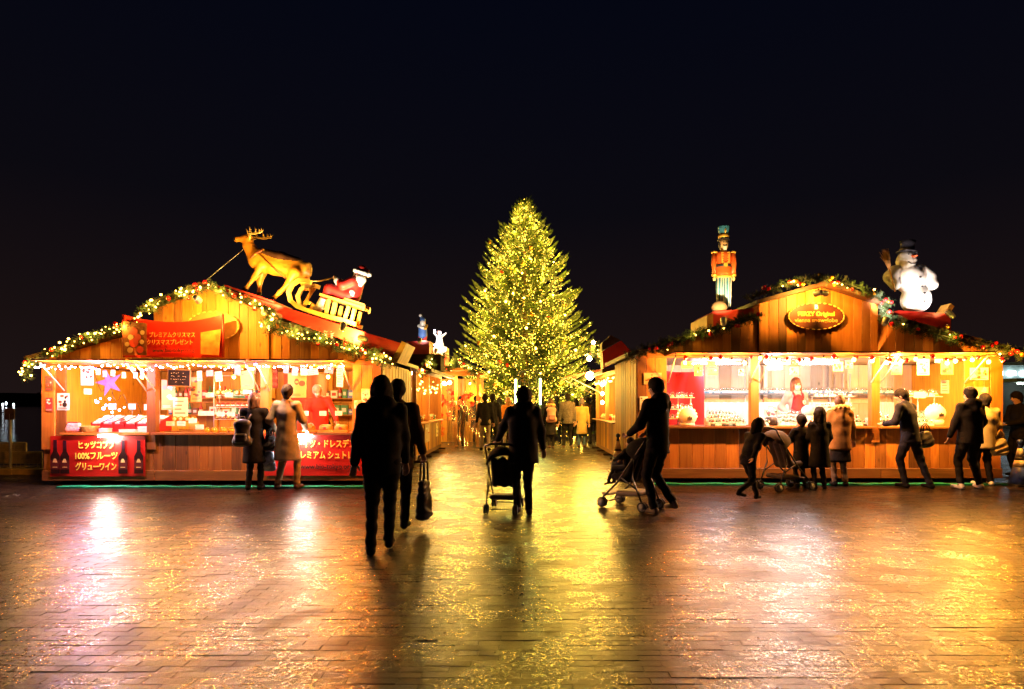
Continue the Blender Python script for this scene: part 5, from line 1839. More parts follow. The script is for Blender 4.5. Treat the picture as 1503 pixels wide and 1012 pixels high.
z = .75
ang = 0
nb = 0
while z < TTOP - .12:
    rr = trad(z)
    ang += 2.39996
    L_ = rr * tr.uniform(.74, .98) * (1.08 if tr.random() < .10 else 1)
    tilt = R(-6 + 34 * (z / TTOP) ** 1.3 + tr.uniform(-18, 8))
    a = ang + tr.uniform(-.15, .15)
    o = Vector((0, 0, z))
    hd = Vector((math.cos(a), math.sin(a), 0))
    npt = max(4, int(L_ / .16))
    P_ = []
    for k in range(npt + 1):
        u = k / npt
        P_.append(o + hd * (L_ * u) + Vector((0, 0, L_ * (math.tan(tilt) * u - .30 * u * (1 - u) * 1.4 + .10 * u ** 3))))
    for k in range(1, npt + 1):
        d = (P_[k] - P_[k - 1]).normalized()
        up = Vector((0, 0, 1))
        side = d.cross(up).normalized()
        u = k / npt
        if u < .22:
            continue
        tl = (.10 + .30 * (1 - u) + .06) * min(1, .45 + L_ * .3)
        for sg2 in (-1, 1):
            dd = (d * .8 + side * sg2 * .85 + up * tr.uniform(-.1, .3)).normalized()
            needle_spray(P_[k], dd, up, tl, .10)
            if tl > .22:
                needle_spray(P_[k] + dd * tl * .5, (dd + d * .8).normalized(), up, tl * .6, .085); needle_spray(P_[k] + dd * tl * .35, (dd - d * .2 - up * .25).normalized(), up, tl * .5, .085)
            if u > .35:
                mids.append(P_[k] + dd * tl * tr.uniform(.4, 1.0))
        needle_spray(P_[k], (d + up * .25).normalized(), side, .2, .10)
        if u > .5:
            mids.append(P_[k] + up * .03)
    needle_spray(P_[-1], (d + up * .2).normalized(), side, .24, .085)
    tips.append(P_[-1])
    nb += 1
    z += .0112 * (.55 + 1.1 * (z / TTOP))
me = bpy.data.meshes.new('crown')
me.from_pydata([tuple(v_) for v_ in cv], [], cf)
TN = mat('tree_needles', (.050, .085, .010), .5, noise=.35, nscale=3)
me.materials.append(TN)
link('crown', me, tree)
# lights: tiny bulbs as one part, the larger ones singly
TB = mat('tree_bulb', (1, .9, .5), .3, emit=12, ecol=(1, .50, .04), sample=False)
TBB = mat('tree_bulb_large', (1, .9, .6), .3, emit=26, ecol=(1, .50, .05), sample=False)
mb = MB()
front = [p_ for p_ in mids]
for k in range(5200):
    p_ = tr.choice(front) + Vector((tr.gauss(0, .02), tr.gauss(0, .02), tr.gauss(0, .02)))
    r_ = tr.choice((.009, .011, .013, .016))
    mb.add([p_ + Vector(q_) * r_ for q_ in ((1, 0, 0), (0, 1, 0), (-1, 0, 0), (0, -1, 0), (0, 0, 1), (0, 0, -1))], [(0, 1, 4), (1, 2, 4), (2, 3, 4), (3, 0, 4), (1, 0, 5), (2, 1, 5), (3, 2, 5), (0, 3, 5)])
stuff(mb.build('fairy_bulbs', TB, tree))
fr_ = [p_ for p_ in mids if p_.y < .2]
for k in range(80):
    p_ = tr.choice(fr_)
    if tr.random() < p_.z / 11:
        continue
    link('bulb', ball_mesh(tr.choice((.026, .034, .044)), TBB, 8), tree, p_ * 1.02)
for k in range(150):
    zt = 1.0 + 8.4 * ((k + .5) / 150) ** 1.25
    a = k * 2.39996
    rr = trad(zt) * tr.uniform(.62, .98)
    lamp('bulb_light', tree, (rr * math.cos(a), rr * math.sin(a), zt + .1), (27 if zt < 6 else 27 - 5.2 * (zt - 6)) * K_TREE * .85, (1, .57, .06), .05)
bb_ = None
for k in range(34):
    p_ = tr.choice(fr_) * 1.01 + Vector((TX, TY, -.10))
    gold = k % 9
    o = link('bauble', ball_mesh(.085, BAUB_G if gold else BAUB_R, 12), None, p_)
    tag(o, '%s bauble hung among the lights on the tall fir tree' % ('gold' if gold else 'red'), 'bauble', '%s baubles on the tree' % ('gold' if gold else 'red'))
# light sticks and the arch before the tree
STK = mat('light_stick', (.9, 1, .8), .3, emit=9, ecol=(.62, 1, .30))
for px_, a, b_, lb in ((757, 557, 640, 'glowing pale green light stick before the tree, partly behind the dark haired walker'), (793, 556, 640, 'glowing pale green light stick standing clear before the tree')):
    t = thing('light_stick', lb, 'light pole', (W(px_, 600, 20.5).x, 20.5, 0))
    zt = W(0, a, 20.5).z
    MB().lathe([(0, 0), (.16, 0), (.16, .03), (.04, .06), (0, .07)], 14).build('foot', PLASTIC_K, t)
    MB().tube([(0, 0, .06), (0, 0, zt - .9)], .03, 10).build('pole', PLASTIC_K, t)
    MB().tube([(0, 0, zt - .9), (0, 0, zt)], .034, 12).build('glow_tube', STK, t)
    lamp('stick_light', t, (0, -.08, zt - .4), 10, (.65, 1, .3), .1)
t = thing('metal_arch', 'dark metal arch with upright bars before the tree lights', 'arch', (W(776, 600, 21).x, 21, 0))
pa = [(-.45, 0, 0), (-.45, 0, 2.35)] + [(-.45 * math.cos(PI * k / 10), 0, 2.35 + .25 * math.sin(PI * k / 10)) for k in range(1, 10)] + [(.45, 0, 2.35), (.45, 0, 0)]
MB().tube(pa, .022, 8).build('arch_tube', PLASTIC_K, t)
MB().tube([(-.45, 0, 2.0), (.45, 0, 2.0)], .018, 8).build('crossbar', PLASTIC_K, t)
for k in range(5):
    MB().tube([(-.3 + .15 * k, 0, 2.0), (-.3 + .15 * k, 0, 2.35)], .014, 6).build('upright_bar', PLASTIC_K, t)

# ================================================================ STALLS DOWN THE ALLEY
ORW = wood('orange_boards', (.52, .24, .06), (.36, .14, .03), (.30, .12, .03))


def alley_stall(label, X, sg, y0, y1, deep, ze, slw, posts, seed):
    """front on the alley at x = X; sg = -1 stands on the left of it"""
    t = thing('alley_stall', label, 'market stall')
    B = lambda name, lo, hi, m: boxpart(name, (min(lo[0], hi[0]), lo[1], lo[2]), (max(lo[0], hi[0]), hi[1], hi[2]), m, t)
    n = int((y1 - y0) / slw)
    for i in range(n):
        a = y0 + (y1 - y0) * i / n
        B('slat', (X, a + .012, .16), (X + sg * .022, a + slw - .012, .90), PALE if i % 4 else ORW)
    B('backing', (X + sg * .03, y0 + .05, .1), (X + sg * .05, y1 - .05, .9), DARKW)
    B('base_beam', (X + sg * .0, y0, .05), (X + sg * .09, y1, .155), WEATHER)
    for k in range(4):
        a = y0 + .1 + (y1 - y0 - .4) * k / 3
        B('skid', (X - sg * .16, a, 0), (X + sg * deep * .9, a + .1, .048), DARKW)
    B('counter', (X - sg * .14, y0, .92), (X + sg * .55, y1, .955), PINE_Y)
    for a in posts:
        B('post', (X - sg * .01, a, .96), (X + sg * .09, a + .1, ze), ORW)
    B('header_rail', (X - sg * .02, y0, ze + .002), (X + sg * .08, y1, ze + .13), PINE_Y)
    B('floor_boards', (X + sg * .1, y0 + .03, .10), (X + sg * deep, y1 - .03, .14), FLOORW)
    for i in range(10):
        a = y0 + (y1 - y0) * i / 10
        B('back_board', (X + sg * deep, a + .004, .1), (X + sg * (deep + .03), a + (y1 - y0) / 10 - .004, ze + .5), PALE)
    for yy in (y0, y1 - .03):
        m_ = 8
        for i in range(m_):
            a = X + sg * (.1 + (deep - .1) * i / m_)
            B('side_board', (a, yy, .1), (a + sg * ((deep - .1) / m_ - .006), yy + .03, ze + .12 + .25 * i / m_), ORW)
    rp = [(X - sg * .42, ze - .02), (X + sg * (deep + .2), ze + .75), (X + sg * (deep + .2), ze + .83), (X - sg * .42, ze + .06)]
    if sg < 0:
        rp = rp[::-1]
    MB().prism(rp, y0 - .25, y1 + .25).build('roof_slope', ROOF, t)
    return t


al = alley_stall('wooden alley stall with a narrow slatted counter behind the wine stall', -2.55, -1, 14.3, 18.9, 2.2, 2.22, .16, (14.32, 16.3, 18.78), 1)
ar = alley_stall('wooden alley stall with an open counter behind the globe stall', 2.45, 1, 15.1, 19.4, 2.2, 2.22, .17, (15.12, 17.1, 19.28), 2)
for p_, pw, lb in (((-3.2, 15.4, 2.02), 46, 'warm bulb in the alley stall nearest the wine stall'), ((-3.3, 17.6, 2.02), 46, 'warm bulb in the alley stall near the plastic curtain'),
                   ((3.2, 16.2, 2.02), 46, 'warm bulb in the alley stall behind the globe stall'), ((3.2, 18.4, 2.02), 44, 'warm bulb in the far end of the right alley stall')):
    hung_lamp(p_, pw, WARM, lb, 'bulbs in the alley stalls')


def bright_bulb(px, py, Y, r_, power, label, col=GOLD):
    t = thing('globe_lamp', label, 'lamp', W(px, py, Y))
    MB().ball((0, 0, 0), r_, n=14).build('bulb', mat('globe_lamp_%d' % int(r_ * 1000), (1, .9, .7), .3, emit=60, ecol=(1, .64, .18), sample=True), t)
    MB().tube([(0, 0, r_), (0, 0, r_ + .14)], .014, 8).build('socket', PLASTIC_K, t)
    if power:
        lamp('bulb_light', t, (-.02, -r_ - .04, -r_ - .05), power, col, r_)
    return t


bright_bulb(866, 552, 17.4, .12, 70, 'very bright round lamp under the canopy of the right alley stall')
bright_bulb(865, 527, 18.5, .075, 20, 'bright round lamp above the canopy of the right alley stall')
bright_bulb(871, 503, 19.0, .06, 12, 'bright round lamp highest beside the tree edge')
bright_bulb(893, 524, 15.3, .055, 12, 'bright round lamp before the red roof wedge')
bright_bulb(645, 530, 17.0, .075, 25, 'bright round lamp on the roof edge of the left alley stall')
bright_bulb(652, 563, 19.3, .06, 25, 'bright round lamp under the eave of the flower stall')
bright_bulb(660, 562, 19.3, .06, 25, 'second bright lamp beside it under the flower stall eave')
bright_bulb(604, 548, 14.4, .035, 10, 'small white lamp at the corner of the left alley stall', COOL)
# canopy over the right alley stall front
t = thing('canopy', 'red brown sloping canopy reaching into the alley beside the bright lamp', 'canopy')
MB().prism([(1.35, 2.20), (2.46, 2.44), (2.46, 2.49), (1.35, 2.25)], 17.9, 20.2).build('canopy_board', mat('canopy_red', (.42, .09, .03), .5, noise=.15), t)
for yy in (18.0, 20.1):
    MB().tube([(1.5, yy, 2.22), (2.44, yy, 1.75)], .018, 8).build('stay', GALV, t)
# red notice, posters and goods of the alley stalls
def side_sheet(name, label, X, ya, yb, za, zb, m, art, seed, sg):
    t = thing(name, label, 'poster', (X, (ya + yb) / 2, (za + zb) / 2))
    w, h = yb - ya, zb - za
    MB().box((-.004, -w / 2, -h / 2), (.004, w / 2, h / 2)).build('sheet', m, t)
    r_ = random.Random(seed)
    mb = MB()
    for i in range(7):
        a, b_ = r_.uniform(-.35, .2) * w, r_.uniform(-.4, .4) * h
        mb.box((sg * .005 - .001, a, b_), (sg * .005 + .001 + .0003 * i, a + w * r_.uniform(.06, .3), b_ + h * r_.uniform(.03, .14)), r_.randrange(len(art)))
    stuff(mb.build('print', art, t))


side_sheet('poster', 'red and white poster inside the near end of the left alley stall', -2.80, 14.6, 15.9, 1.05, 2.0, PR, [PW, PW, PR], 1, 1)
side_sheet('poster', 'cream handbill with orange print on the slatted counter', -2.535, 15.6, 16.4, .40, .93, PT, [PR, PYL, PW], 2, 1)
side_sheet('poster', 'tan poster on the far counter end of the left alley stall', -2.535, 17.6, 18.1, .45, .85, PYL, [PB, PR], 3, 1)
gr2 = random.Random(5)
for sgn, X, y0_, y1_, nm in ((-1, -2.72, 14.6, 18.6, 'left'), (1, 2.62, 15.4, 19.1, 'right')):
    for k in range(16):
        yy = y0_ + (y1_ - y0_) * (k + .5) / 16
        mm = gr2.choice((PR, PYL, PT, BAUB_G, PG, PR))
        kind = k % 3
        o = thing('goods_box' if kind == 0 else ('goods_tub' if kind == 1 else 'goods_pot'), '%s %s in the row on the %s' % ({PR.name: 'red', PYL.name: 'yellow', PT.name: 'tan', BAUB_G.name: 'gold', PG.name: 'green'}[mm.name], ['lidded box', 'round tub', 'bulging pot'][kind], 'left alley stall counter by the slats' if sgn < 0 else 'right alley stall counter by the bright lamp'), 'goods', (X + gr2.uniform(-.03, .06), yy, .957), 0, 'goods on the %s alley counter' % nm)
        if kind == 0:
            MB().box((-.07, -.08, 0), (.07, .08, .09)).build('box_body', mm, o); MB().box((-.074, -.084, .0905), (.074, .084, .12)).build('lid', PAPER, o)
        elif kind == 1:
            MB().lathe([(0, 0), (.06, 0), (.08, .13), (0, .125)], 14).build('tub_body', mm, o); MB().ball((0, 0, .13), .065, n=10, sc=(1, 1, .6)).build('sweets', PT, o)
        else:
            MB().lathe([(0, 0), (.045, 0), (.08, .05), (.06, .12), (.035, .14), (0, .14)], 14).build('pot_body', mm, o); MB().lathe([(0, .1405), (.03, .1405), (.02, .165), (0, .17)], 10).build('stopper', YELP, o)
light_string('white lights looped over the corner of the left alley stall', (-2.62, 14.5, 2.1), (-2.62, 18.7, 2.1), 26, [BULBS, BULB], 31, .3, .1, r=.022)
light_string('warm lights along the header of the right alley stall', (2.38, 15.2, 2.16), (2.38, 19.3, 2.16), 24, [BULBS], 32, .05, .1, r=.024, lights=3, power=22)
for k in range(3):
    bright_bulb(884, 565 + 13 * k, 16.9, .05, 6 if k == 0 else 0, ['upper', 'middle', 'lower'][k] + ' round lamp in the upright row inside the right alley stall')
# the flower stall with its plastic curtain
FX0, FX1, FY = W(612, 600, 19.6).x, W(703, 600, 19.6).x, 19.6
t = thing('flower_stall', 'small stall of red flowers behind a clear plastic curtain beside the tree', 'market stall')
for x in (FX0, -2.2, FX1 - .09):
    boxpart('post', (x, FY, 0), (x + .09, FY + .09, 2.35), ORW, t)
    boxpart('post', (x, FY + 2.4, 0), (x + .09, FY + 2.49, 2.35), ORW, t)
for i in range(12):
    a = FX0 + (FX1 - FX0) * i / 12
    boxpart('back_board', (a + .004, FY + 2.5, 0), (a + (FX1 - FX0) / 12 - .004, FY + 2.53, 2.35), PALE, t)
boxpart('header_rail', (FX0 - .05, FY - .02, 2.352), (FX1 + .02, FY + .06, 2.50), PINE_X, t)
boxpart('counter', (FX0, FY + .5, .86), (FX1 - .1, FY + 1.1, .9), PINE_X, t)
MB().prism([(FX0 - .1, 2.52), (-1.95, 2.52), (FX1 + .15, 2.36), (FX1 + .15, 2.42), (-1.95, 2.60), (FX0 - .1, 2.60)], FY - .35, FY + 2.7).build('roof_slope', mat('roof_red_brown', (.34, .11, .03), .5, noise=.15), t)
hung_lamp((-2.6, FY + .9, 2.12), 60, (1, .62, .25), 'warm bulb inside the flower stall', 'bulbs in the flower stall')
hung_lamp((-1.75, FY + .6, 2.12), 38, (1, .62, .25), 'warm bulb at the curtain end of the flower stall', 'bulbs in the flower stall')
vs, fs = [], []
n, m_ = 60, 14
c_r = random.Random(2)
ph = [c_r.uniform(0, 6) for _ in range(6)]
for j in range(m_ + 1):
    for i in range(n + 1):
        u, v_ = i / n, j / m_
        vs.append((-2.45 + u * 1.15, FY - .10 + .04 * math.sin(u * 34 + ph[0] + 2 * math.sin(v_ * 5)) + .03 * math.sin(u * 13 + v_ * 7 + ph[1]) + .02 * math.sin(v_ * 17 + u * 9), .06 + 1.45 * v_))
for j in range(m_):
    for i in range(n):
        a = j * (n + 1) + i
        fs.append((a, a + 1, a + n + 2, a + n + 1))
pc = MB().add(vs, fs, 0, True).build('plastic_curtain', FILM)
tag(pc, 'wrinkled clear plastic curtain hung across the flower stall front', 'curtain')
FLP = [mat('flower_red', (.60, .02, .02), .5), mat('flower_orange', (.65, .16, .03), .5)]
for k in range(46):
    a, b_ = c_r.uniform(634, 706), c_r.gauss(588, 8)
    if k > 34:
        a, b_ = c_r.uniform(636, 650), c_r.uniform(605, 640)
    Yf_ = FY + c_r.uniform(.05, .8)
    mm = FLP[k % 5 == 0]
    o = thing('hanging_flower', '%s star flower hanging in the flower stall by the plastic curtain' % ('orange' if k % 5 == 0 else 'red'), 'flower', W(a, b_, Yf_), 0, '%s flowers of the flower stall' % ('orange' if k % 5 == 0 else 'red'))
    mb = MB()
    for q_ in range(6):
        t_ = 2 * PI * q_ / 6 + k
        d = Vector((math.cos(t_), -.35, math.sin(t_)))
        s_ = Vector((-math.sin(t_), 0, math.cos(t_)))
        l_ = c_r.uniform(.08, .13)
        mb.add([(0, 0, 0), d * l_ * .5 + s_ * l_ * .3, d * l_, d * l_ * .5 - s_ * l_ * .3], [(0, 1, 2, 3)])
    mb.build('petals', mm, o)
    MB().ball((0, -.02, 0), .018, n=6).build('flower_heart', BAUB_G, o)
for nm, pts, Y_, sd in (('fir garland bunched on the ridge of the left alley stall', [(625, 540), (640, 528), (650, 520)], 15.5, 21), ('fir garland bunched over the flower stall roof', [(652, 540), (668, 530), (684, 536), (700, 548)], 19.2, 22), ('fir garland at the outer corner of the left alley stall roof', [(618, 548), (628, 540), (633, 532)], 14.2, 23),
                        ('small fir garland over the canopy of the right alley stall', [(862, 520), (876, 508), (884, 530)], 18.6, 24)):
    garland(nm, pts, Y_, sd, 26, 5, lights=2, power=8, rad=.15)
# roof boxes and figures down the alley
bY = 15.2
bp_ = lambda px, py: W(px, py, bY)
t = thing('roof_ramp', 'square red box on the alley stall roof carrying a capped gnome', 'ramp')
a, b_ = bp_(598, 520), bp_(630, 503)
MB().box((a.x, bY, a.z), (b_.x, bY + .6, b_.z)).build('ramp_box', REDP, t)
MB().box((a.x - .02, bY - .02, b_.z), (b_.x + .02, bY + .62, b_.z + .03)).build('box_lid', REDP, t)
MB().box((a.x - .01, bY - .02, a.z - .42), (b_.x + .3, bY + .8, a.z - .004)).build('box_base', DARKW, t)
gz = b_.z + .03
gx = bp_(618, 500).x
t = thing('gnome_figure', 'small gnome with a blue bobble cap and blue trousers on the red box', 'roof figure', (gx, bY + .25, gz))
GBLUE = mat('gnome_blue', (.06, .14, .40), .5)
pr = [((-.06, 0, .05), (-.06, 0, .16), .05, .05), ((.06, 0, .05), (.06, 0, .16), .05, .05), ((0, 0, .20), (0, 0, .33), .115, .11), ((0, 0, .36), (0, 0, .44), .10, .085), ((0, 0, .53), (0, 0, .54), .075, .07),
      ((-.10, 0, .43), (.02, -.13, .36), .04, .035), ((.10, 0, .43), (.08, -.12, .34), .04, .035), ((0, 0, .58), (-.05, .02, .68), .075, .03), ((-.06, 0, .70), (-.06, 0, .70), .04, .04), ((0, -.05, .50), (0, -.08, .44), .055, .03)]
organic('body', pr, [RSUIT, GBLUE, FURW, SKIN, YELP], t, h=.013, k=.02, mats=[0, 0, 1, 2, 3, 2, 4, 1, 2, 2])
MB().lathe([(0, 0), (.16, 0), (.16, .03), (0, .03)], 14).build('stand_disc', FURW, t)
spot_fixture((gx + .05, bY - .5, gz - .02), (gx, bY + .25, gz + .4), 14, 'small lamp on the red box lighting the gnome', 80, (1, .9, .8), glow=6)
bY = 17.2
t = thing('angel_figure', 'small pale winged figure lit bright white on a striped box', 'roof figure', W(645, 510, bY))
pr = [((0, 0, .02), (0, 0, .26), .14, .08), ((0, 0, .28), (0, 0, .33), .075, .06), ((0, 0, .42), (0, 0, .43), .06, .06), ((-.07, 0, .30), (-.02, -.12, .28), .03, .025), ((.07, 0, .30), (.02, -.12, .28), .03, .025), ((.05, .05, .32), (.18, .08, .42), .045, .02), ((-.05, .05, .32), (-.18, .08, .42), .045, .02)]
organic('body', pr, [FURW, SKIN], t, h=.013, k=.02, mats=[0, 0, 1, 0, 0, 0, 0], loc=None)
for k in range(7):
    link('bulb', ball_mesh(.022, BULBW), t, (rnd.uniform(-.14, .14), -.13, rnd.uniform(.02, .5)))
spot_fixture(W(640, 514, bY - .7), W(646, 500, bY), 60, 'small white lamp lighting the winged figure', 70, (1, .92, .85), glow=30)
t = thing('roof_ramp', 'tan and red box under the pale winged figure', 'ramp')
a, b_ = W(637, 524, bY), W(656, 510, bY)
MB().box((a.x, bY - .1, a.z), (b_.x, bY + .5, b_.z - .004)).build('ramp_box', PT, t)
MB().box((a.x, bY - .1, a.z - .25), (b_.x, bY + .5, a.z - .004)).build('box_base', REDP, t)
bY = 14.6
t = thing('roof_ramp', 'red pointed roof wedge with brown box ends behind the globe stall corner', 'ramp')
c_ = [W(a, b_, bY) for a, b_ in ((886, 541), (929, 519), (912, 500), (884, 516))]
MB().prism([(q_.x, q_.z) for q_ in c_], bY, bY + .5).build('ramp_box', REDP, t)
c_ = [W(a, b_, bY) for a, b_ in ((884, 515), (911, 499), (897, 492), (884, 503))]
MB().prism([(q_.x, q_.z) for q_ in c_], bY + .05, bY + .45).build('box_end', ROOF, t)

# ================================================================ CONES
cone = thing('traffic_cone', 'blue and white traffic cone at the right end of the globe stall', 'cone', (W(1497, 712, 10.4).x, 10.4, 0))
CB, CWH = mat('cone_blue', (.03, .06, .30), .4), mat('cone_white', (.80, .74, .62), .4)
MB().box((-.19, -.19, 0), (.19, .19, .035)).build('base', PLASTIC_K, cone)
cp = lambda z_: .165 - .165 * (z_ - .03) / .80
for z0_, z1_, m_, nm in ((.036, .33, CB, 'body'), (.331, .45, CWH, 'lower_band'), (.451, .50, PLASTIC_K, 'black_band'), (.501, .66, CWH, 'upper_band'), (.661, .74, CB, 'neck')):
    MB().lathe([(0, z0_), (cp(z0_), z0_), (cp(z1_), z1_), (0, z1_)], 20).build(nm, m_, cone)
MB().ball((0, 0, .77), .05, n=10).build('knob', CB, cone)
dup(cone, (W(907, 690, 12.4).x, 12.4, 0), 0, 'blue and white traffic cone in the alley by the globe stall corner')


# ================================================================ PEOPLE
def hand_mesh(curl, m):
    """right hand, wrist at the origin, fingers along -z, thumb side +x... mirrored for the other"""
    pr = [((0, 0, -.01), (0, 0, -.075), .026, .034, (0, 1, 0), .55)]
    for i, (x, ln) in enumerate(((.026, .068), (.009, .076), (-.009, .070), (-.025, .054))):
        a = Vector((x, 0, -.088))
        d1 = Vector((x * .9, math.sin(R(curl * .5)) * .9, -math.cos(R(curl * .5)))).normalized()
        b_ = a + d1 * ln * .5
        d2 = Vector((0, math.sin(R(curl * 1.2)), -math.cos(R(curl * 1.2))))
        c_ = b_ + d2 * ln * .32
        d3 = Vector((0, math.sin(R(curl * 1.8)), -math.cos(R(curl * 1.8))))
        e_ = c_ + d3 * ln * .25
        pr += [(a, b_, .0095, .009), (b_, c_, .009, .008), (c_, e_, .008, .007)]
    t0 = Vector((.024, .0, -.03))
    t1 = t0 + Vector((.030, .012, -.026))
    t2 = t1 + Vector((.010, .014, -.028))
    pr += [(t0, t1, .013, .011), (t1, t2, .0105, .008)]
    o = organic('hand', [tuple(tuple(q_) if isinstance(q_, Vector) else q_ for q_ in p_) for p_ in pr], m, None, h=.0045, k=.006)
    me = o.data
    bpy.data.objects.remove(o)
    return me


HANDS = {'relaxed': hand_mesh(22, SKIN), 'grip': hand_mesh(75, SKIN)}


def ik(a, b_, l1, l2, pole):
    a, b_ = Vector(a), Vector(b_)
    d = b_ - a
    D = min(d.length, (l1 + l2) * .999)
    d.normalize()
    x = (l1 * l1 - l2 * l2 + D * D) / (2 * D)
    h_ = math.sqrt(max(0, l1 * l1 - x * x))
    pole = Vector(pole)
    pole = (pole - d * pole.dot(d)).normalized()
    return a + d * x + pole * h_, a + d * D


def person(px, fy, H, head, label, top=BLACK, bottom=BLACK, shoe=BLACK, hair='short', haircol=None, coat='jacket', lean=0, side=0, lh=None, rh=None, lf=None, rf=None,
           turn=0, nod=0, grip=(0, 0), h=None, hip=None, fat=1.0, cx=None, Y=None, z0=0, hood=None, extra=None, child=False, skirt=None, mask=False, group=None):
    Y = Y if Y is not None else ground_y(fy)
    x = cx if cx is not None else (px - CX) / F * Y
    s = H / 1.75
    t = thing('person', label, 'person', (x, Y, z0), R(head), group)
    h = h or (.017 if Y < 9 else (.02 if Y < 13 else .026))
    hs = 1.0 if not child else 1.22
    V3 = lambda a: Vector(a) * s
    hc = V3(hip or (0, 0, .93))
    la, sa = R(lean), R(side)
    td = Vector((math.sin(sa), math.sin(la), math.cos(la) * math.cos(sa))).normalized()
    rt = Vector((math.cos(sa), 0, -math.sin(sa)))
    fw = rt.cross(td) * -1
    fw = td.cross(rt) * 1.0
    if fw.y < 0:
        fw = -fw
    waist, chest, neck = hc + td * .15 * s, hc + td * .36 * s, hc + td * .57 * s
    hd = (td + Vector((0, 1, 0)) * math.sin(R(nod))).normalized()
    hcn = neck + hd * .125 * s * hs + Vector((0, .015 * s, 0))
    sh = {-1: hc + td * .50 * s - rt * .175 * s, 1: hc + td * .50 * s + rt * .175 * s}
    wr = {-1: V3(lh or (-.27, .05, .83)), 1: V3(rh or (.27, .05, .83))}
    an = {-1: V3(lf or (-.10, 0, .075)), 1: V3(rf or (.10, 0, .075))}
    arm, leg = {}, {}
    for k in (-1, 1):
        e_, w_ = ik(sh[k], wr[k], .285 * s, .255 * s, (k * .5, -.8, -.35))
        arm[k] = (e_, w_)
        hp = hc + Vector((k * .085 * s, 0, -.02 * s))
        kn, ak = ik(hp, an[k], .43 * s, .44 * s, (0, 1, 0))
        leg[k] = (hp, kn, ak)
    T = lambda v_: tuple(v_)
    n_f = T(fw)
    R_ = lambda v_: v_ * s
    fat_ = fat
    # head frame
    tz = Matrix.Rotation(R(turn), 3, 'Z')
    hf = tz @ Vector((0, 1, 0)); hr = tz @ Vector((1, 0, 0))
    hq = lambda a, b_, c_: T(hcn + (hr * a + hf * b_ + hd * c_) * s * hs)
    # --- body: one skin from head to ankle
    pr, ms = [], []

    def cp(a, b_, ra, rb, mi=0, n=None, f=1.0):
        pr.append((T(a), T(b_), R_(ra), R_(rb), n, f) if n else (T(a), T(b_), R_(ra), R_(rb))); ms.append(mi)
    H_ = hs
    cp(hq(0, -.012, .03), hq(0, -.005, .035), .092 * H_, .092 * H_, 0, T(hr), .84)
    cp(hq(0, .025, -.03), hq(0, .03, -.075), .066 * H_, .046 * H_, 0, T(hr), .9)
    cp(hq(0, .088, -.005), hq(0, .105, -.022), .011 * H_, .017 * H_, 0)
    for k in (-1, 1):
        cp(hq(.078 * k, -.005, .012), hq(.082 * k, -.012, -.02), .016 * H_, .011 * H_, 0)
    cp(neck - td * .03 * s, hq(0, -.015, -.05), .058, .054, 0)
    cp(hc, chest, .12 * fat_, .13 * fat_, 1, n_f, .66)
    cp(sh[-1] * .85 + sh[1] * .15, sh[1] * .85 + sh[-1] * .15, .055, .055, 1)
    for k in (-1, 1):
        e_, w_ = arm[k]
        cp(sh[k], e_, .045, .036, 1); cp(e_, w_, .034, .026, 0)
        hp, kn, ak = leg[k]
        cp(hp, kn, .075, .05, 2); cp(kn, ak, .048, .034, 2)
    organic('body', pr, [SKIN, top, bottom], t, h=h * .82, k=.025, mats=ms)
    # --- hands
    for k in (-1, 1):
        e_, w_ = arm[k]
        d = (w_ - e_).normalized()
        zax = -d
        xax = Vector((-k, .35, 0)) if not grip[(k + 1) // 2] else Vector((-k, .2, .2))
        xax = (xax - zax * xax.dot(zax)).normalized()
        yax = zax.cross(xax)
        M = Matrix((xax, yax, zax)).transposed().to_4x4()
        o = link('hand', HANDS['grip' if grip[(k + 1) // 2] else 'relaxed'], t)
        sc_ = s * (1.0 if not child else 1.0)
        o.matrix_local = Matrix.Translation(w_ - d * .005) @ M @ Matrix.Diagonal((sc_, sc_, sc_, 1))
    # --- trousers
    ph = (px * .37) % 6.28
    fold = lambda X, Y_, Z: .0045 * np.sin(31 * X + 9 * np.sin(11 * Z + ph) + ph) * np.sin(13 * Z + 17 * Y_) + .004 * np.sin(47 * Z + 8 * X + ph)
    pr = [(T(hc + Vector((-.05 * s, 0, .02 * s))), T(hc + Vector((.05 * s, 0, .02 * s))), R_(.115 * fat_), R_(.115 * fat_), n_f, .8)]
    for k in (-1, 1):
        hp, kn, ak = leg[k]
        pr += [(T(hp), T(kn), R_(.092 * fat_), R_(.067), ), (T(kn), T(ak + Vector((0, 0, .01))), R_(.064), R_(.052))]
    organic('trousers', pr, bottom, t, h=h, k=.02, fold=fold)
    # --- shoes
    for k in (-1, 1):
        ak = leg[k][2]
        kn = leg[k][1]
        fdir = Vector((k * .18, 1, 0)).normalized()
        lift = max(0.0, ak.z - .08 * s)
        fdir = (fdir + Vector((0, 0, -lift * 2.2))).normalized()
        b0 = ak + Vector((0, -.03 * s, -.035 * s))
        organic('shoe', [(T(ak + Vector((0, 0, .015))), T(b0), R_(.046), R_(.042)), (T(b0), T(b0 + fdir * .165 * s), R_(.042), R_(.036), (0, 0, 1), .9)], shoe, t, h=.014, k=.02)
    # --- coat
    hemz = {'jacket': .80, 'coat': .50, 'long': .40, 'hip': .72}[coat]
    fl = {'jacket': .158, 'coat': .205, 'long': .235, 'hip': .17}[coat] * fat_
    hem = Vector((hc.x, hc.y * .7, hemz * s)) if lean < 35 else hc - td * (.93 - hemz) * s
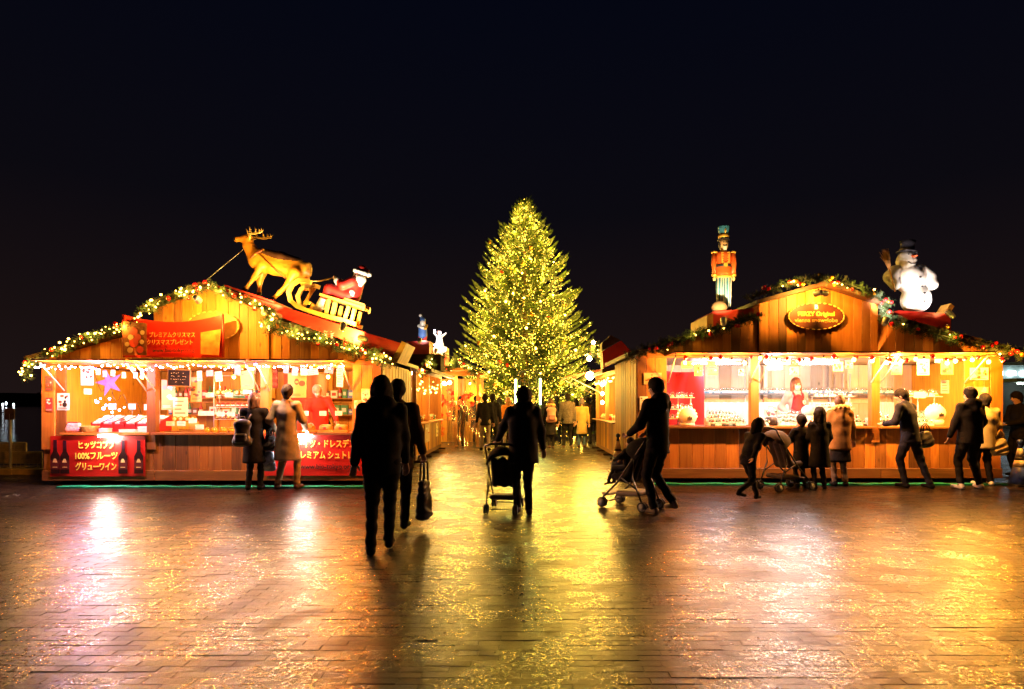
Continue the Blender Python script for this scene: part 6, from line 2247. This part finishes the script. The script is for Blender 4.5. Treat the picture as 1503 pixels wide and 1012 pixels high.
    pr = [(T(waist), T(chest), R_(.150 * fat_), R_(.165 * fat_), n_f, .72),
          (T(chest), T(hc + td * .47 * s), R_(.158 * fat_), R_(.125), n_f, .70),
          (T(sh[-1]), T(sh[1]), R_(.062), R_(.062)),
          (T(waist), T(hem), R_(.150 * fat_), R_(fl), n_f, .80),
          (T(neck - td * .07 * s), T(neck - td * .005 * s), R_(.085), R_(.068))]
    for k in (-1, 1):
        e_, w_ = arm[k]
        pr += [(T(sh[k]), T(e_), R_(.070), R_(.060)), (T(e_), T(w_ - (w_ - e_).normalized() * .01 * s), R_(.060), R_(.048))]
    if hood:
        pr += [(T(neck + rt * -.07 * s - fw * .07 * s), T(neck + rt * .07 * s - fw * .07 * s), R_(.07), R_(.07)), (T(neck - fw * .08 * s), T(neck - fw * .12 * s - td * .10 * s), R_(.08), R_(.05))]
    fold2 = lambda X, Y_, Z: .0035 * np.sin(19 * X + 4 * np.sin(4 * Z + ph) + ph) * np.sin(3 * Z + 5 * Y_ + ph) + .0022 * np.sin(44 * X + 9 * Y_ + 3 * np.sin(5 * Z + ph)) + .002 * np.sin(33 * Z + 12 * X + ph) * np.sin(9 * X + 2 * ph)
    organic('coat' if coat in ('coat', 'long') else 'jacket', pr, top, t, h=h, k=.045, fold=fold2, cut=(hemz - .01) * s if lean < 35 else None)
    if hood and hood is not True:
        ring = [neck + (rt * math.cos(a) * .12 - fw * (.06 + .05 * math.sin(a)) + td * (.02 + .03 * math.sin(a))) * s for a in [PI * (-.15 + 1.3 * k / 8) for k in range(9)]]
        organic('hood_fur', [(T(a), T(b_), R_(.052), R_(.052)) for a, b_ in zip(ring, ring[1:])], hood, t, h=.014, k=.01,
                fold=lambda X, Y_, Z: .010 * np.sin(90 * X + 40 * Z) * np.sin(80 * Z + 50 * Y_))
    if skirt is not None:
        organic('skirt', [(T(hc + Vector((0, 0, .05))), T(Vector((0, hc.y * .5, .52 * s))), R_(.14), R_(.20), n_f, .85)], skirt, t, h=h, k=.02, fold=fold2, cut=.48 * s)
    # --- hair / headwear
    hm = haircol or mat('dark_hair', (.012, .009, .008), .8, spec=.15, noise=.3, nscale=30)
    hp_ = lambda a, b_, c_: hq(a, b_, c_)
    strands = lambda X, Y_, Z: .003 * np.sin(62 * X + 30 * Y_ + 4 * np.sin(14 * Z + ph)) * np.sin(23 * Z + ph + 20 * Y_) + .0015 * np.sin(130 * X - 40 * Z)
    cap_ = [(hp_(0, -.030, .045), hp_(0, -.012, .062), R_(.107 * H_), R_(.102 * H_), T(hr), .90), (hp_(0, -.045, .0), hp_(0, -.055, -.055), R_(.088 * H_), R_(.058 * H_), T(hr), .98)]
    nm = 'hair'
    if hair == 'bob':
        cap_ += [(hp_(.06 * k, -.03, .02), hp_(.07 * k, -.025, -.10), R_(.055 * H_), R_(.04 * H_)) for k in (-1, 1)] + [(hp_(0, -.06, .0), hp_(0, -.065, -.11), R_(.08 * H_), R_(.06 * H_))]
    elif hair == 'long':
        cap_ += [(hp_(.07 * k, -.01, .03), hp_(.10 * k, .005, -.22), R_(.045 * H_), R_(.032)) for k in (-1, 1)] + [(hp_(.10 * k, .005, -.22), hp_(.115 * k, .03, -.36), R_(.034), R_(.02)) for k in (-1, 1)] + [(hp_(0, -.055, .0), hp_(0, -.075, -.24), R_(.085 * H_), R_(.06))]
    elif hair == 'bun':
        cap_ += [(hp_(0, -.06, .10), hp_(0, -.075, .12), R_(.055), R_(.05))]
    elif hair == 'puffy':
        cap_ += [(hp_(.045 * k, -.02, .045), hp_(.05 * k, -.03, -.03), R_(.08), R_(.06)) for k in (-1, 1)]
    elif hair == 'beanie':
        nm = 'knitted_cap'
        cap_ = [(hp_(0, -.02, .045), hp_(0, -.035, .10), R_(.108), R_(.085), T(hr), .92), (hp_(0, -.03, .15), hp_(0, -.03, .16), R_(.04), R_(.04))]
        strands = lambda X, Y_, Z: .003 * np.sin(150 * Z) + .002 * np.sin(120 * X)
    organic(nm, cap_, hm, t, h=.013, k=.02, fold=strands)
    if hair == 'beanie':
        organic('hair', [(hp_(.05 * k, -.04, -.02), hp_(.06 * k, -.05, -.14), R_(.045), R_(.03)) for k in (-1, 1)], mat('brown_hair', (.07, .03, .015), .5), t, h=.014)
    # --- face
    for k in (-1, 1):
        MB().ball(hq(.032 * k, .079, .012), .0125 * s * H_, n=8).build('eye', mat('eye_dark', (.03, .02, .015), .2), t)
    if mask:
        organic('face_mask', [(hq(0, .065, -.04), hq(0, .055, -.075), R_(.052), R_(.042), T(hr), 1.05)], mat('mask_white', (.72, .70, .74), .7), t, h=.01)
    else:
        MB().tube([hq(-.022, .088, -.058), hq(0, .094, -.057), hq(.022, .088, -.058)], .006 * s, 6).build('mouth', mat('lips', (.30, .10, .09), .5), t)
    return t, dict(s=s, hc=hc, td=td, rt=rt, fw=fw, waist=waist, chest=chest, neck=neck, head=hcn, sh=sh, arm=arm, leg=leg, M=t, hq=hq)


def at(t, v_):
    """a point of the person's own frame in the scene"""
    return Matrix.Translation(t.location) @ Matrix.Rotation(t.rotation_euler[2], 4, 'Z') @ Vector(v_)


def tote(p, w, h_, d, label, m, strap=.22, rot=0, cat='bag'):
    """soft bag hanging by two handles from p"""
    t = thing('hand_bag', label, cat, p, R(rot))
    hw = w / 2
    organic('bag_body', [((x_, 0, -strap - h_ + d), (x_ * .9, 0, -strap - .04), d * .95, d * .5) for x_ in [(-hw + d * .9) + (2 * hw - 1.8 * d) * i_ / 5 for i_ in range(6)]], m, t, h=.015, k=.04,
            fold=lambda X, Y_, Z: .006 * np.sin(24 * X + 9 * np.sin(9 * Z)) + .004 * np.sin(30 * Z))
    for k in (-1, 1):
        MB().tube([(-hw * .5, k * d * .3, -strap - .03), (-hw * .36, k * .02, -.06), (0, k * .012, 0), (hw * .36, k * .02, -.06), (hw * .5, k * d * .3, -strap - .03)], .011, 6).build('handle', m, t)
    return t


def back_pack(t, j, label, m, size=1.0, m2=None):
    p_ = at(t, j['chest'] - j['fw'] * .235 * j['s'] - j['td'] * .06)
    b = thing('backpack', label, 'backpack', p_, t.rotation_euler[2])
    z_ = size
    organic('pack_body', [((-.08 * z_, 0, -.17 * z_), (.08 * z_, 0, -.17 * z_), .085 * z_, .085 * z_), ((-.07 * z_, .02, .13 * z_), (.07 * z_, .02, .13 * z_), .075 * z_, .075 * z_), ((0, 0, -.1 * z_), (0, .01, .1 * z_), .13 * z_, .12 * z_, (0, 1, 0), .62)], m, b, h=.014, k=.05)
    organic('front_pocket', [((-.06 * z_, -.085 * z_, -.14 * z_), (.06 * z_, -.085 * z_, -.14 * z_), .05 * z_, .05 * z_), ((-.06 * z_, -.08 * z_, -.06 * z_), (.06 * z_, -.08 * z_, -.06 * z_), .04 * z_, .04 * z_)], m2 or m, b, h=.014, k=.04)
    MB().tube([(-.04, .03, .20 * z_), (-.03, .02, .26 * z_), (.03, .02, .26 * z_), (.04, .03, .20 * z_)], .010, 6).build('top_loop', m2 or m, b)
    for k in (-1, 1):
        MB().tube([(.07 * k, .06, .19 * z_), (.10 * k, .14, .30 * z_), (.115 * k, .28, .20 * z_), (.13 * k, .27, -.02), (.12 * k, .08, -.18 * z_)], .016, 6).build('strap', m, b)
    return b


DK = mat('charcoal_cloth', (.020, .018, .020), .85, noise=.3, nscale=18)
NAVY = mat('navy_suit', (.022, .022, .034), .8, noise=.25, nscale=18)
BROWNC = mat('brown_coat', (.055, .028, .014), .85, noise=.3, nscale=14)
BEIGE = mat('light_wool', (.30, .26, .20), .9, noise=.12, nscale=16)
KHAKI = mat('beige_trousers', (.30, .23, .14), .85, noise=.12, nscale=16)
TAN = mat('tan_jacket', (.30, .155, .05), .8, noise=.2, nscale=14)
FURT = mat('tan_fur', (.60, .38, .14), .9, noise=.3, nscale=40)
WSHOE = mat('white_shoe', (.75, .72, .66), .5)
BRSHOE = mat('brown_shoe', (.09, .035, .018), .5)
BRHAIR = mat('brown_hair', (.07, .03, .015), .5, noise=.3, nscale=30)
GRHAIR = mat('grey_hair', (.35, .33, .32), .6, noise=.3, nscale=30)
ORC = mat('orange_jacket', (.60, .20, .03), .8, noise=.15)
GREYJ = mat('grey_jacket', (.13, .11, .09), .85, noise=.3, nscale=25)
YELC = mat('mustard_coat', (.52, .36, .12), .85, noise=.12)
JEAN = mat('blue_jeans', (.08, .13, .22), .85, noise=.2)
CREAM = mat('cream_cloth', (.55, .43, .24), .85, noise=.15)
PINKB = mat('pink_nylon', (.55, .28, .22), .6, noise=.15)
WINTER = mat('pale_trousers', (.30, .24, .19), .85, noise=.15)

# at the wine stall
t, j = person(373, 719, 1.60, 10, 'woman in a long black coat with a black backpack at the wine stall counter', BLACK, BLACK, BLACK, 'bob', BRHAIR, 'coat', lh=(-.20, .26, .98), rh=(.20, .24, 1.0), nod=8, turn=-20)
pk = back_pack(t, j, 'black backpack hanging low on the woman in the long black coat', PLASTIC_K, .95)
pk.location = at(t, j['chest'] - j['fw'] * .25 - j['td'] * .20 - j['rt'] * .12)
t, j = person(421, 718, 1.74, -4, 'man in a pale wool coat and beige trousers standing at the wine stall', BEIGE, KHAKI, BRSHOE, 'short', None, 'coat', lh=(-.24, .10, .98), rh=(.22, .26, 1.02), lf=(-.16, 0, .075), rf=(.17, .02, .075), nod=6, turn=12, grip=(1, 0), fat=1.05)
b = tote(at(t, (-.30, .02, 1.02)), .30, .26, .07, 'dark satchel slung at the left side of the man in the pale coat', DK, .12, 70)
b = tote(at(t, (-.36, .06, .78)), .26, .34, .06, 'pale blue plastic bag carried by the man in the pale coat', mat('blue_plastic', (.25, .35, .50), .25, noise=.4, nscale=20), .14, 20)
# the walking pair, closest to the camera
t, j = person(560, 812, 1.69, 12, 'large dark silhouette in a hooded coat, walking in front of its companion', BLACK, BLACK, BLACK, 'bob', None, 'jacket', lh=(-.27, .06, .86), rh=(.24, .14, .88), lf=(-.10, -.05, .075), rf=(.07, .18, .09), nod=4, fat=1.22, hood=True, h=.016)
t, j = person(584, 776, 1.70, 4, 'walker in a brown coat half behind the dark silhouette, carrying a tote', BROWNC, DK, BLACK, 'short', None, 'hip', lh=(-.25, .08, .86), rh=(.30, .04, .84), lf=(-.10, .14, .085), rf=(.09, -.12, .10), grip=(0, 1), fat=1.15)
tote(at(t, j['arm'][1][1] + Vector((.015, .03, -.07))), .30, .46, .07, 'long black tote bag hanging from the hand of the brown coated walker', PLASTIC_K, .26, 78)
# the woman with the first pushchair
t, j = person(768, 755, 1.64, 8, 'woman in a loose black coat pushing a pushchair up the middle', BLACK, BLACK, BRSHOE, 'puffy', None, 'hip', lh=(-.34, .36, .97), rh=(.30, .10, .92), lf=(-.07, .10, .085), rf=(.07, -.06, .075), turn=25, fat=1.28, grip=(1, 0), hood=True)
# the person with the second pushchair
t2, j2 = person(966, 755, 1.76, 38, 'tall dark clad person leaning on a pushchair with one heel lifted', BLACK, BLACK, mat('grey_shoe', (.30, .22, .16), .6), 'short', None, 'jacket', lean=2, lh=(-.24, .28, 1.04), rh=(.14, .30, 1.04), lf=(-.06, .02, .075), rf=(.10, -.16, .16), nod=4, fat=1.05, grip=(1, 1), hood=True)
# by the globe stall
person(1098, 738, 1.22, -62, 'child in dark clothes striding along in front of the globe stall', DK, DK, BLACK, 'bob', None, 'jacket', lean=24, lh=(-.24, .30, .80), rh=(.26, -.22, .86), lf=(-.08, .36, .10), rf=(.08, -.34, .26), child=True, fat=1.1)
person(1176, 716, 1.20, 6, 'shorter of two dark children looking over the globe counter', BLACK, BLACK, BLACK, 'short', None, 'coat', lh=(-.30, .26, 1.0), rh=(.22, .20, .9), child=True, fat=1.1)
person(1203, 718, 1.32, -6, 'taller of two dark children looking over the globe counter', BLACK, BLACK, BLACK, 'bob', None, 'coat', lh=(-.2, .22, .95), rh=(.22, .20, .95), child=True, fat=1.15)
person(1233, 714, 1.56, -8, 'woman in a tan jacket with a fur hood at the globe stall', TAN, mat('grey_stocking', (.12, .08, .06), .7), BLACK, 'bun', BRHAIR, 'hip', lh=(-.22, .22, 1.02), rh=(.30, .12, .86), fat=1.22, hood=FURT, skirt=DK, turn=-22)
t, j = person(1337, 716, 1.70, 28, 'man in a dark suit bending over the globes with a shoulder bag', NAVY, NAVY, BLACK, 'short', None, 'jacket', lean=10, lh=(-.20, .34, 1.12), rh=(.12, .36, 1.14), lf=(-.10, .04, .075), rf=(.18, -.22, .075), nod=16, turn=22, fat=1.1)
tote(at(t, (.34, -.05, 1.10)), .36, .28, .08, 'dark shoulder bag hanging behind the man in the suit', PLASTIC_K, .14, 20)
person(1424, 718, 1.70, 6, 'person in a black coat and white sneakers at the globe stall end', BLACK, BLACK, WSHOE, 'short', None, 'jacket', lf=(-.20, -.02, .075), rf=(.20, .02, .075), lh=(-.30, .10, .90), rh=(.28, .18, .96), fat=1.3, hood=True)
t, j = person(1446, 713, 1.60, -12, 'person in a cream coat half hidden behind the black coat', CREAM, DK, WSHOE, 'short', None, 'hip', lf=(-.12, 0, .075), rf=(.10, .02, .075), fat=1.1)
tote(at(t, (.20, -.04, .98)), .30, .30, .06, 'cream cloth bag on the arm of the person in the cream coat', CREAM, .14, 0)
person(1495, 700, 1.66, 90, 'dark figure reading a pale phone at the far right edge', BLACK, BLACK, BLACK, 'short', None, 'jacket', lh=(-.12, .32, 1.1), rh=(.12, .30, 1.08), nod=14, grip=(1, 1))
# vendors
t, j = person(1168, 0, 1.66, 184, 'vendor with long brown hair, grey shirt and a red apron behind the globes', mat('grey_shirt', (.34, .36, .42), .8, noise=.2), DK, BLACK, 'long', mat('chestnut_hair', (.16, .065, .03), .45, noise=.3, nscale=30), 'hip', Y=RY + .66, z0=.26, lh=(-.19, .10, 1.02), rh=(.19, .10, 1.02), mask=True, h=.016, fat=.92, cx=(1168 - CX) / F * (RY + .66))
APR = mat('red_apron', (.62, .012, .022), .7)
organic('apron',
        [(tuple(j['waist'] + j['fw'] * .098), tuple(j['chest'] + j['fw'] * .088 + Vector((0, 0, .03))), .142, .105, tuple(j['fw']), .70), (tuple(j['waist'] + j['fw'] * .098), tuple(j['hc'] + j['fw'] * .09 - Vector((0, 0, .3))), .150, .17, tuple(j['fw']), .75)], APR, t, h=.014, k=.03)
for k in (-1, 1):
    MB().tube([j['chest'] + j['rt'] * .075 * k + j['fw'] * .13 + Vector((0, 0, .06)), j['chest'] + j['rt'] * .09 * k + j['fw'] * .095 + Vector((0, 0, .14)), j['neck'] + j['rt'] * .075 * k + j['fw'] * .0 - Vector((0, 0, .0))], .02, 6).build('apron_strap', APR, t)
sp_ = j['chest'] + j['fw'] * .185 + j['rt'] * -.065 + Vector((0, 0, -.02))
sh_ = MB().prism([(0, -.045), (.026, -.015), (.028, .035), (-.028, .035), (-.026, -.015)], -.004, .004)
o = sh_.build('shield_badge', PW, t); o.location = sp_
o2 = MB().prism([(0, -.02), (.010, 0), (.008, .015), (-.008, .015), (-.010, 0)], -.002, .002).build('badge_mark', INK_K, o, (0, .006, 0))
t, j = person(470, 0, 1.62, 196, 'grey haired vendor in a red jacket leaning over the cake bay counter', mat('vendor_red', (.58, .035, .015), .75, noise=.15), DK, BLACK, 'short', GRHAIR, 'hip', Y=LY + .80, z0=.2, lean=16, side=6, lh=(-.30, .38, 1.0), rh=(.22, .34, .96), nod=22, mask=True, cx=(472 - CX) / F * (LY + .80))
# down the alley
for a in ((712, 662, 1.70, 4, 'walker in a black jacket with pale trousers in the left of the alley', BLACK, WINTER, BLACK, 'short', None, 'jacket'),
          (723, 660, 1.72, -8, 'walker in a dark jacket and dark trousers passing the flower stall', DK, DK, BLACK, 'short', None, 'jacket'),
          (746, 656, 1.62, 10, 'walker in a bright orange jacket before the tree', ORC, WINTER, BLACK, 'bob', mat('auburn_hair', (.30, .12, .03), .5), 'hip'),
          (817, 652, 1.68, 0, 'dark haired walker between the pink backpack and the grey jacket', BLACK, DK, BLACK, 'short', None, 'jacket'),
          (833, 658, 1.74, 3, 'tall man in a speckled grey jacket and black trousers in the alley', GREYJ, DK, BRSHOE, 'short', None, 'jacket'),
          (871, 652, 1.72, 0, 'dark figure in the shade beside the right alley stall', BLACK, BLACK, BLACK, 'short', None, 'jacket'),
          (676, 655, 1.66, 170, 'figure in dark clothes behind the clear plastic curtain', DK, BLACK, BLACK, 'short', None, 'jacket')):
    kw = dict(Y=20.1, cx=(676 - CX) / F * 20.1) if a[0] == 676 else {}
    if a[0] == 833:
        kw['fat'] = 1.2
    person(*a, lf=(-.12, .02 if a[0] % 2 else .16, .075), rf=(.12, .0, .075), **kw)
t, j = person(808, 659, 1.58, 6, 'woman with fur collar and a pink backpack in the alley', DK, DK, BRSHOE, 'bob', BRHAIR, 'hip', lf=(-.05, -.12, .10), rf=(.10, .06, .075), hood=FURT, skirt=DK)
back_pack(t, j, 'pink nylon backpack on the woman with the fur collar', PINKB, 1.05, mat('pink_dark', (.35, .13, .12), .6))
person(854, 657, 1.56, -4, 'woman in a mustard coat, blue jeans and a grey knitted cap', YELC, JEAN, BRSHOE, 'beanie', mat('grey_knit', (.18, .15, .18), .9), 'coat')

for a in ((699, 650, 1.70, -10, 'walker in a dark coat nearest the plastic curtain', DK, DK, BLACK, 'short', None, 'coat'),
          (733, 651, 1.64, 6, 'walker in a brown coat between the dark jacket and the orange jacket', BROWNC, DK, BLACK, 'bob', None, 'coat'),
          (757, 650, 1.72, -5, 'walker in a grey coat right of the orange jacket', GREYJ, DK, BLACK, 'short', None, 'jacket'),
          (783, 649, 1.66, 170, 'person in a dark coat facing the camera by the clear light stick', DK, DK, BLACK, 'bob', None, 'coat'),
          (796, 650, 1.70, 0, 'walker in a black coat left of the pink backpack', BLACK, DK, BLACK, 'short', None, 'coat'),
          (845, 651, 1.60, 8, 'dark clothed walker behind the mustard coat', BROWNC, BLACK, BLACK, 'bob', None, 'jacket'),
          (862, 652, 1.66, -6, 'walker in a brown jacket between the mustard coat and the right alley stall', BROWNC, DK, BLACK, 'short', None, 'jacket')):
    person(*a, lf=(-.12, .14, .085), rf=(.11, -.06, .085), fat=1.15)

# ================================================================ PUSHCHAIRS
def pushchair(loc, rot, label, canopy, seat, foot, sc_=1.0, cover=None):
    t = thing('pushchair', label, 'pushchair', loc, R(rot))
    t.scale = (sc_,) * 3
    w = .22
    FR = mat('pram_frame', (.03, .03, .033), .4, .3)
    for k in (-1, 1):
        x = w * k
        MB().tube([(x, -.42, 1.02), (x, -.36, .92), (x, .05, .38), (x, .30, .14)], .014, 8).build('front_tube', FR, t)
        MB().tube([(x, -.22, .74), (x, -.20, .45), (x, -.34, .13)], .013, 8).build('rear_tube', FR, t)
        MB().tube([(x, .0, .45), (x, -.27, .30)], .011, 8).build('side_tube', FR, t)
        for yy, zz_, nm in ((.31, .075, 'front_wheel'), (-.36, .075, 'rear_wheel')):
            hub = MB()
            for q_ in (-.022, .022):
                M = Matrix.Translation((x + q_, yy, zz_)) @ Matrix.Rotation(R(90), 4, 'Y')
                hub.lathe([(0, -.010), (.052, -.010), (.052, .010), (0, .010)], 16, M=M)
            wheel = hub.build('wheel', mat('wheel_grey', (.25, .25, .26), .5), t)
            ty = MB()
            for q_ in (-.022, .022):
                ty.tube([(x + q_, yy + .062 * math.cos(2 * PI * a / 16), zz_ + .062 * math.sin(2 * PI * a / 16)) for a in range(17)], .013, 6)
            ty.build('tyre', RUBBER, wheel)
            MB().tube([(x, yy, zz_), (x, yy - .02 * (1 if yy > 0 else -1), .15)], .014, 6).build('fork', FR, t)
    MB().tube([(-w, -.42, 1.02), (-.12, -.46, 1.05), (.12, -.46, 1.05), (w, -.42, 1.02)], .018, 8).build('handlebar', PLASTIC_K, t)
    for yy, zz_ in ((.31, .075), (-.36, .075)):
        MB().tube([(-w, yy, zz_), (w, yy, zz_)], .009, 6).build('axle', FR, t)
    organic('seat_pad', [((-.13, -.20, .78), (-.13, -.06, .44), .05, .055), ((.13, -.20, .78), (.13, -.06, .44), .05, .055), ((0, -.20, .78), (0, -.06, .44), .06, .06), ((-.13, -.04, .42), (-.13, .16, .44), .055, .05), ((.13, -.04, .42), (.13, .16, .44), .055, .05), ((0, -.04, .42), (0, .16, .44), .06, .05)], seat, t, h=.018, k=.05)
    MB().box((-.17, .22, .17), (.17, .36, .20), M=Matrix.Translation((0, 0, .0)) @ Matrix.Rotation(0, 4, 'X')).build('foot_rest', foot, t)
    organic('basket', [((x_, -.24, .235), (x_, .08, .215), .035, .035) for x_ in (-.16, -.1, -.03, .04, .1, .16)], foot, t, h=.018, k=.06)
    # hood: ribs of cloth swept over the seat
    mb = MB()
    n, m_ = 10, 12
    vs, fs = [], []
    for sft in (0, .012):
        for i in range(n + 1):
            a = R(-5 + 105 * i / n)
            for q_ in range(m_ + 1):
                b_ = PI * q_ / m_
                rr = .30 - sft + .008 * abs(math.sin(i * PI / 2.5))
                lz = rr * math.sin(b_)
                vs.append(((w + .02 - sft) * math.cos(b_), -.24 + lz * math.sin(a - R(40)), .70 + lz * math.cos(a - R(40))))
    B = (n + 1) * (m_ + 1)
    for i in range(n):
        for q_ in range(m_):
            a = i * (m_ + 1) + q_
            fs.append((a, a + 1, a + m_ + 2, a + m_ + 1))
            fs.append((B + a, B + a + m_ + 1, B + a + m_ + 2, B + a + 1))
    mb.add(vs, fs, 0, True).build('hood', canopy, t)
    return t


p_ = W(738, 752, 7.85)
pushchair((p_.x + .02, 8.02, 0), -8, 'dark pushchair half hidden at the left of the black coated woman', BLACK, DK, mat('pram_grey', (.10, .085, .075), .7), .88)
q0 = (1.50, 8.22, 0)
pc2 = pushchair(q0, 46, 'black pushchair with a pale foot rest pushed before the globe stall', BLACK, DK, mat('pram_pale', (.30, .24, .17), .6), .98)
person(922, 0, .80, 46, 'small child in dark winter clothes sitting in the black pushchair', DK, DK, BLACK, 'short', None, 'hip', cx=q0[0] - .02, Y=q0[1], z0=.10, hip=(0, .02, 1.02), lean=-8, lh=(-.20, .38, 1.2), rh=(.20, .38, 1.2), lf=(-.14, .62, .55), rf=(.14, .62, .55), child=True, h=.016)
pushchair((W(1152, 716, 10.0).x, 9.95, 0), -70, 'grey brown covered pushchair standing before the globe stall boards', mat('pram_taupe', (.07, .052, .04), .8, noise=.2), mat('pram_taupe', (.2, .15, .11), .8), mat('pram_taupe', (.2, .15, .11), .8), 1.0)
ph_ = thing('phone', 'pale glowing phone in the hands of the dark figure at the right edge', 'phone', (W(1495, 700, ground_y(700)).x - .38, ground_y(700) - .02, 1.07))
MB().box((-.006, -.04, -.08), (.006, .04, .08)).build('phone_case', PLASTIC_K, ph_)
MB().box((.0065, -.035, -.072), (.008, .035, .072)).build('phone_screen', mat('phone_screen', (.8, .8, .9), .3, emit=1.2, ecol=(.9, .85, .8)), ph_)
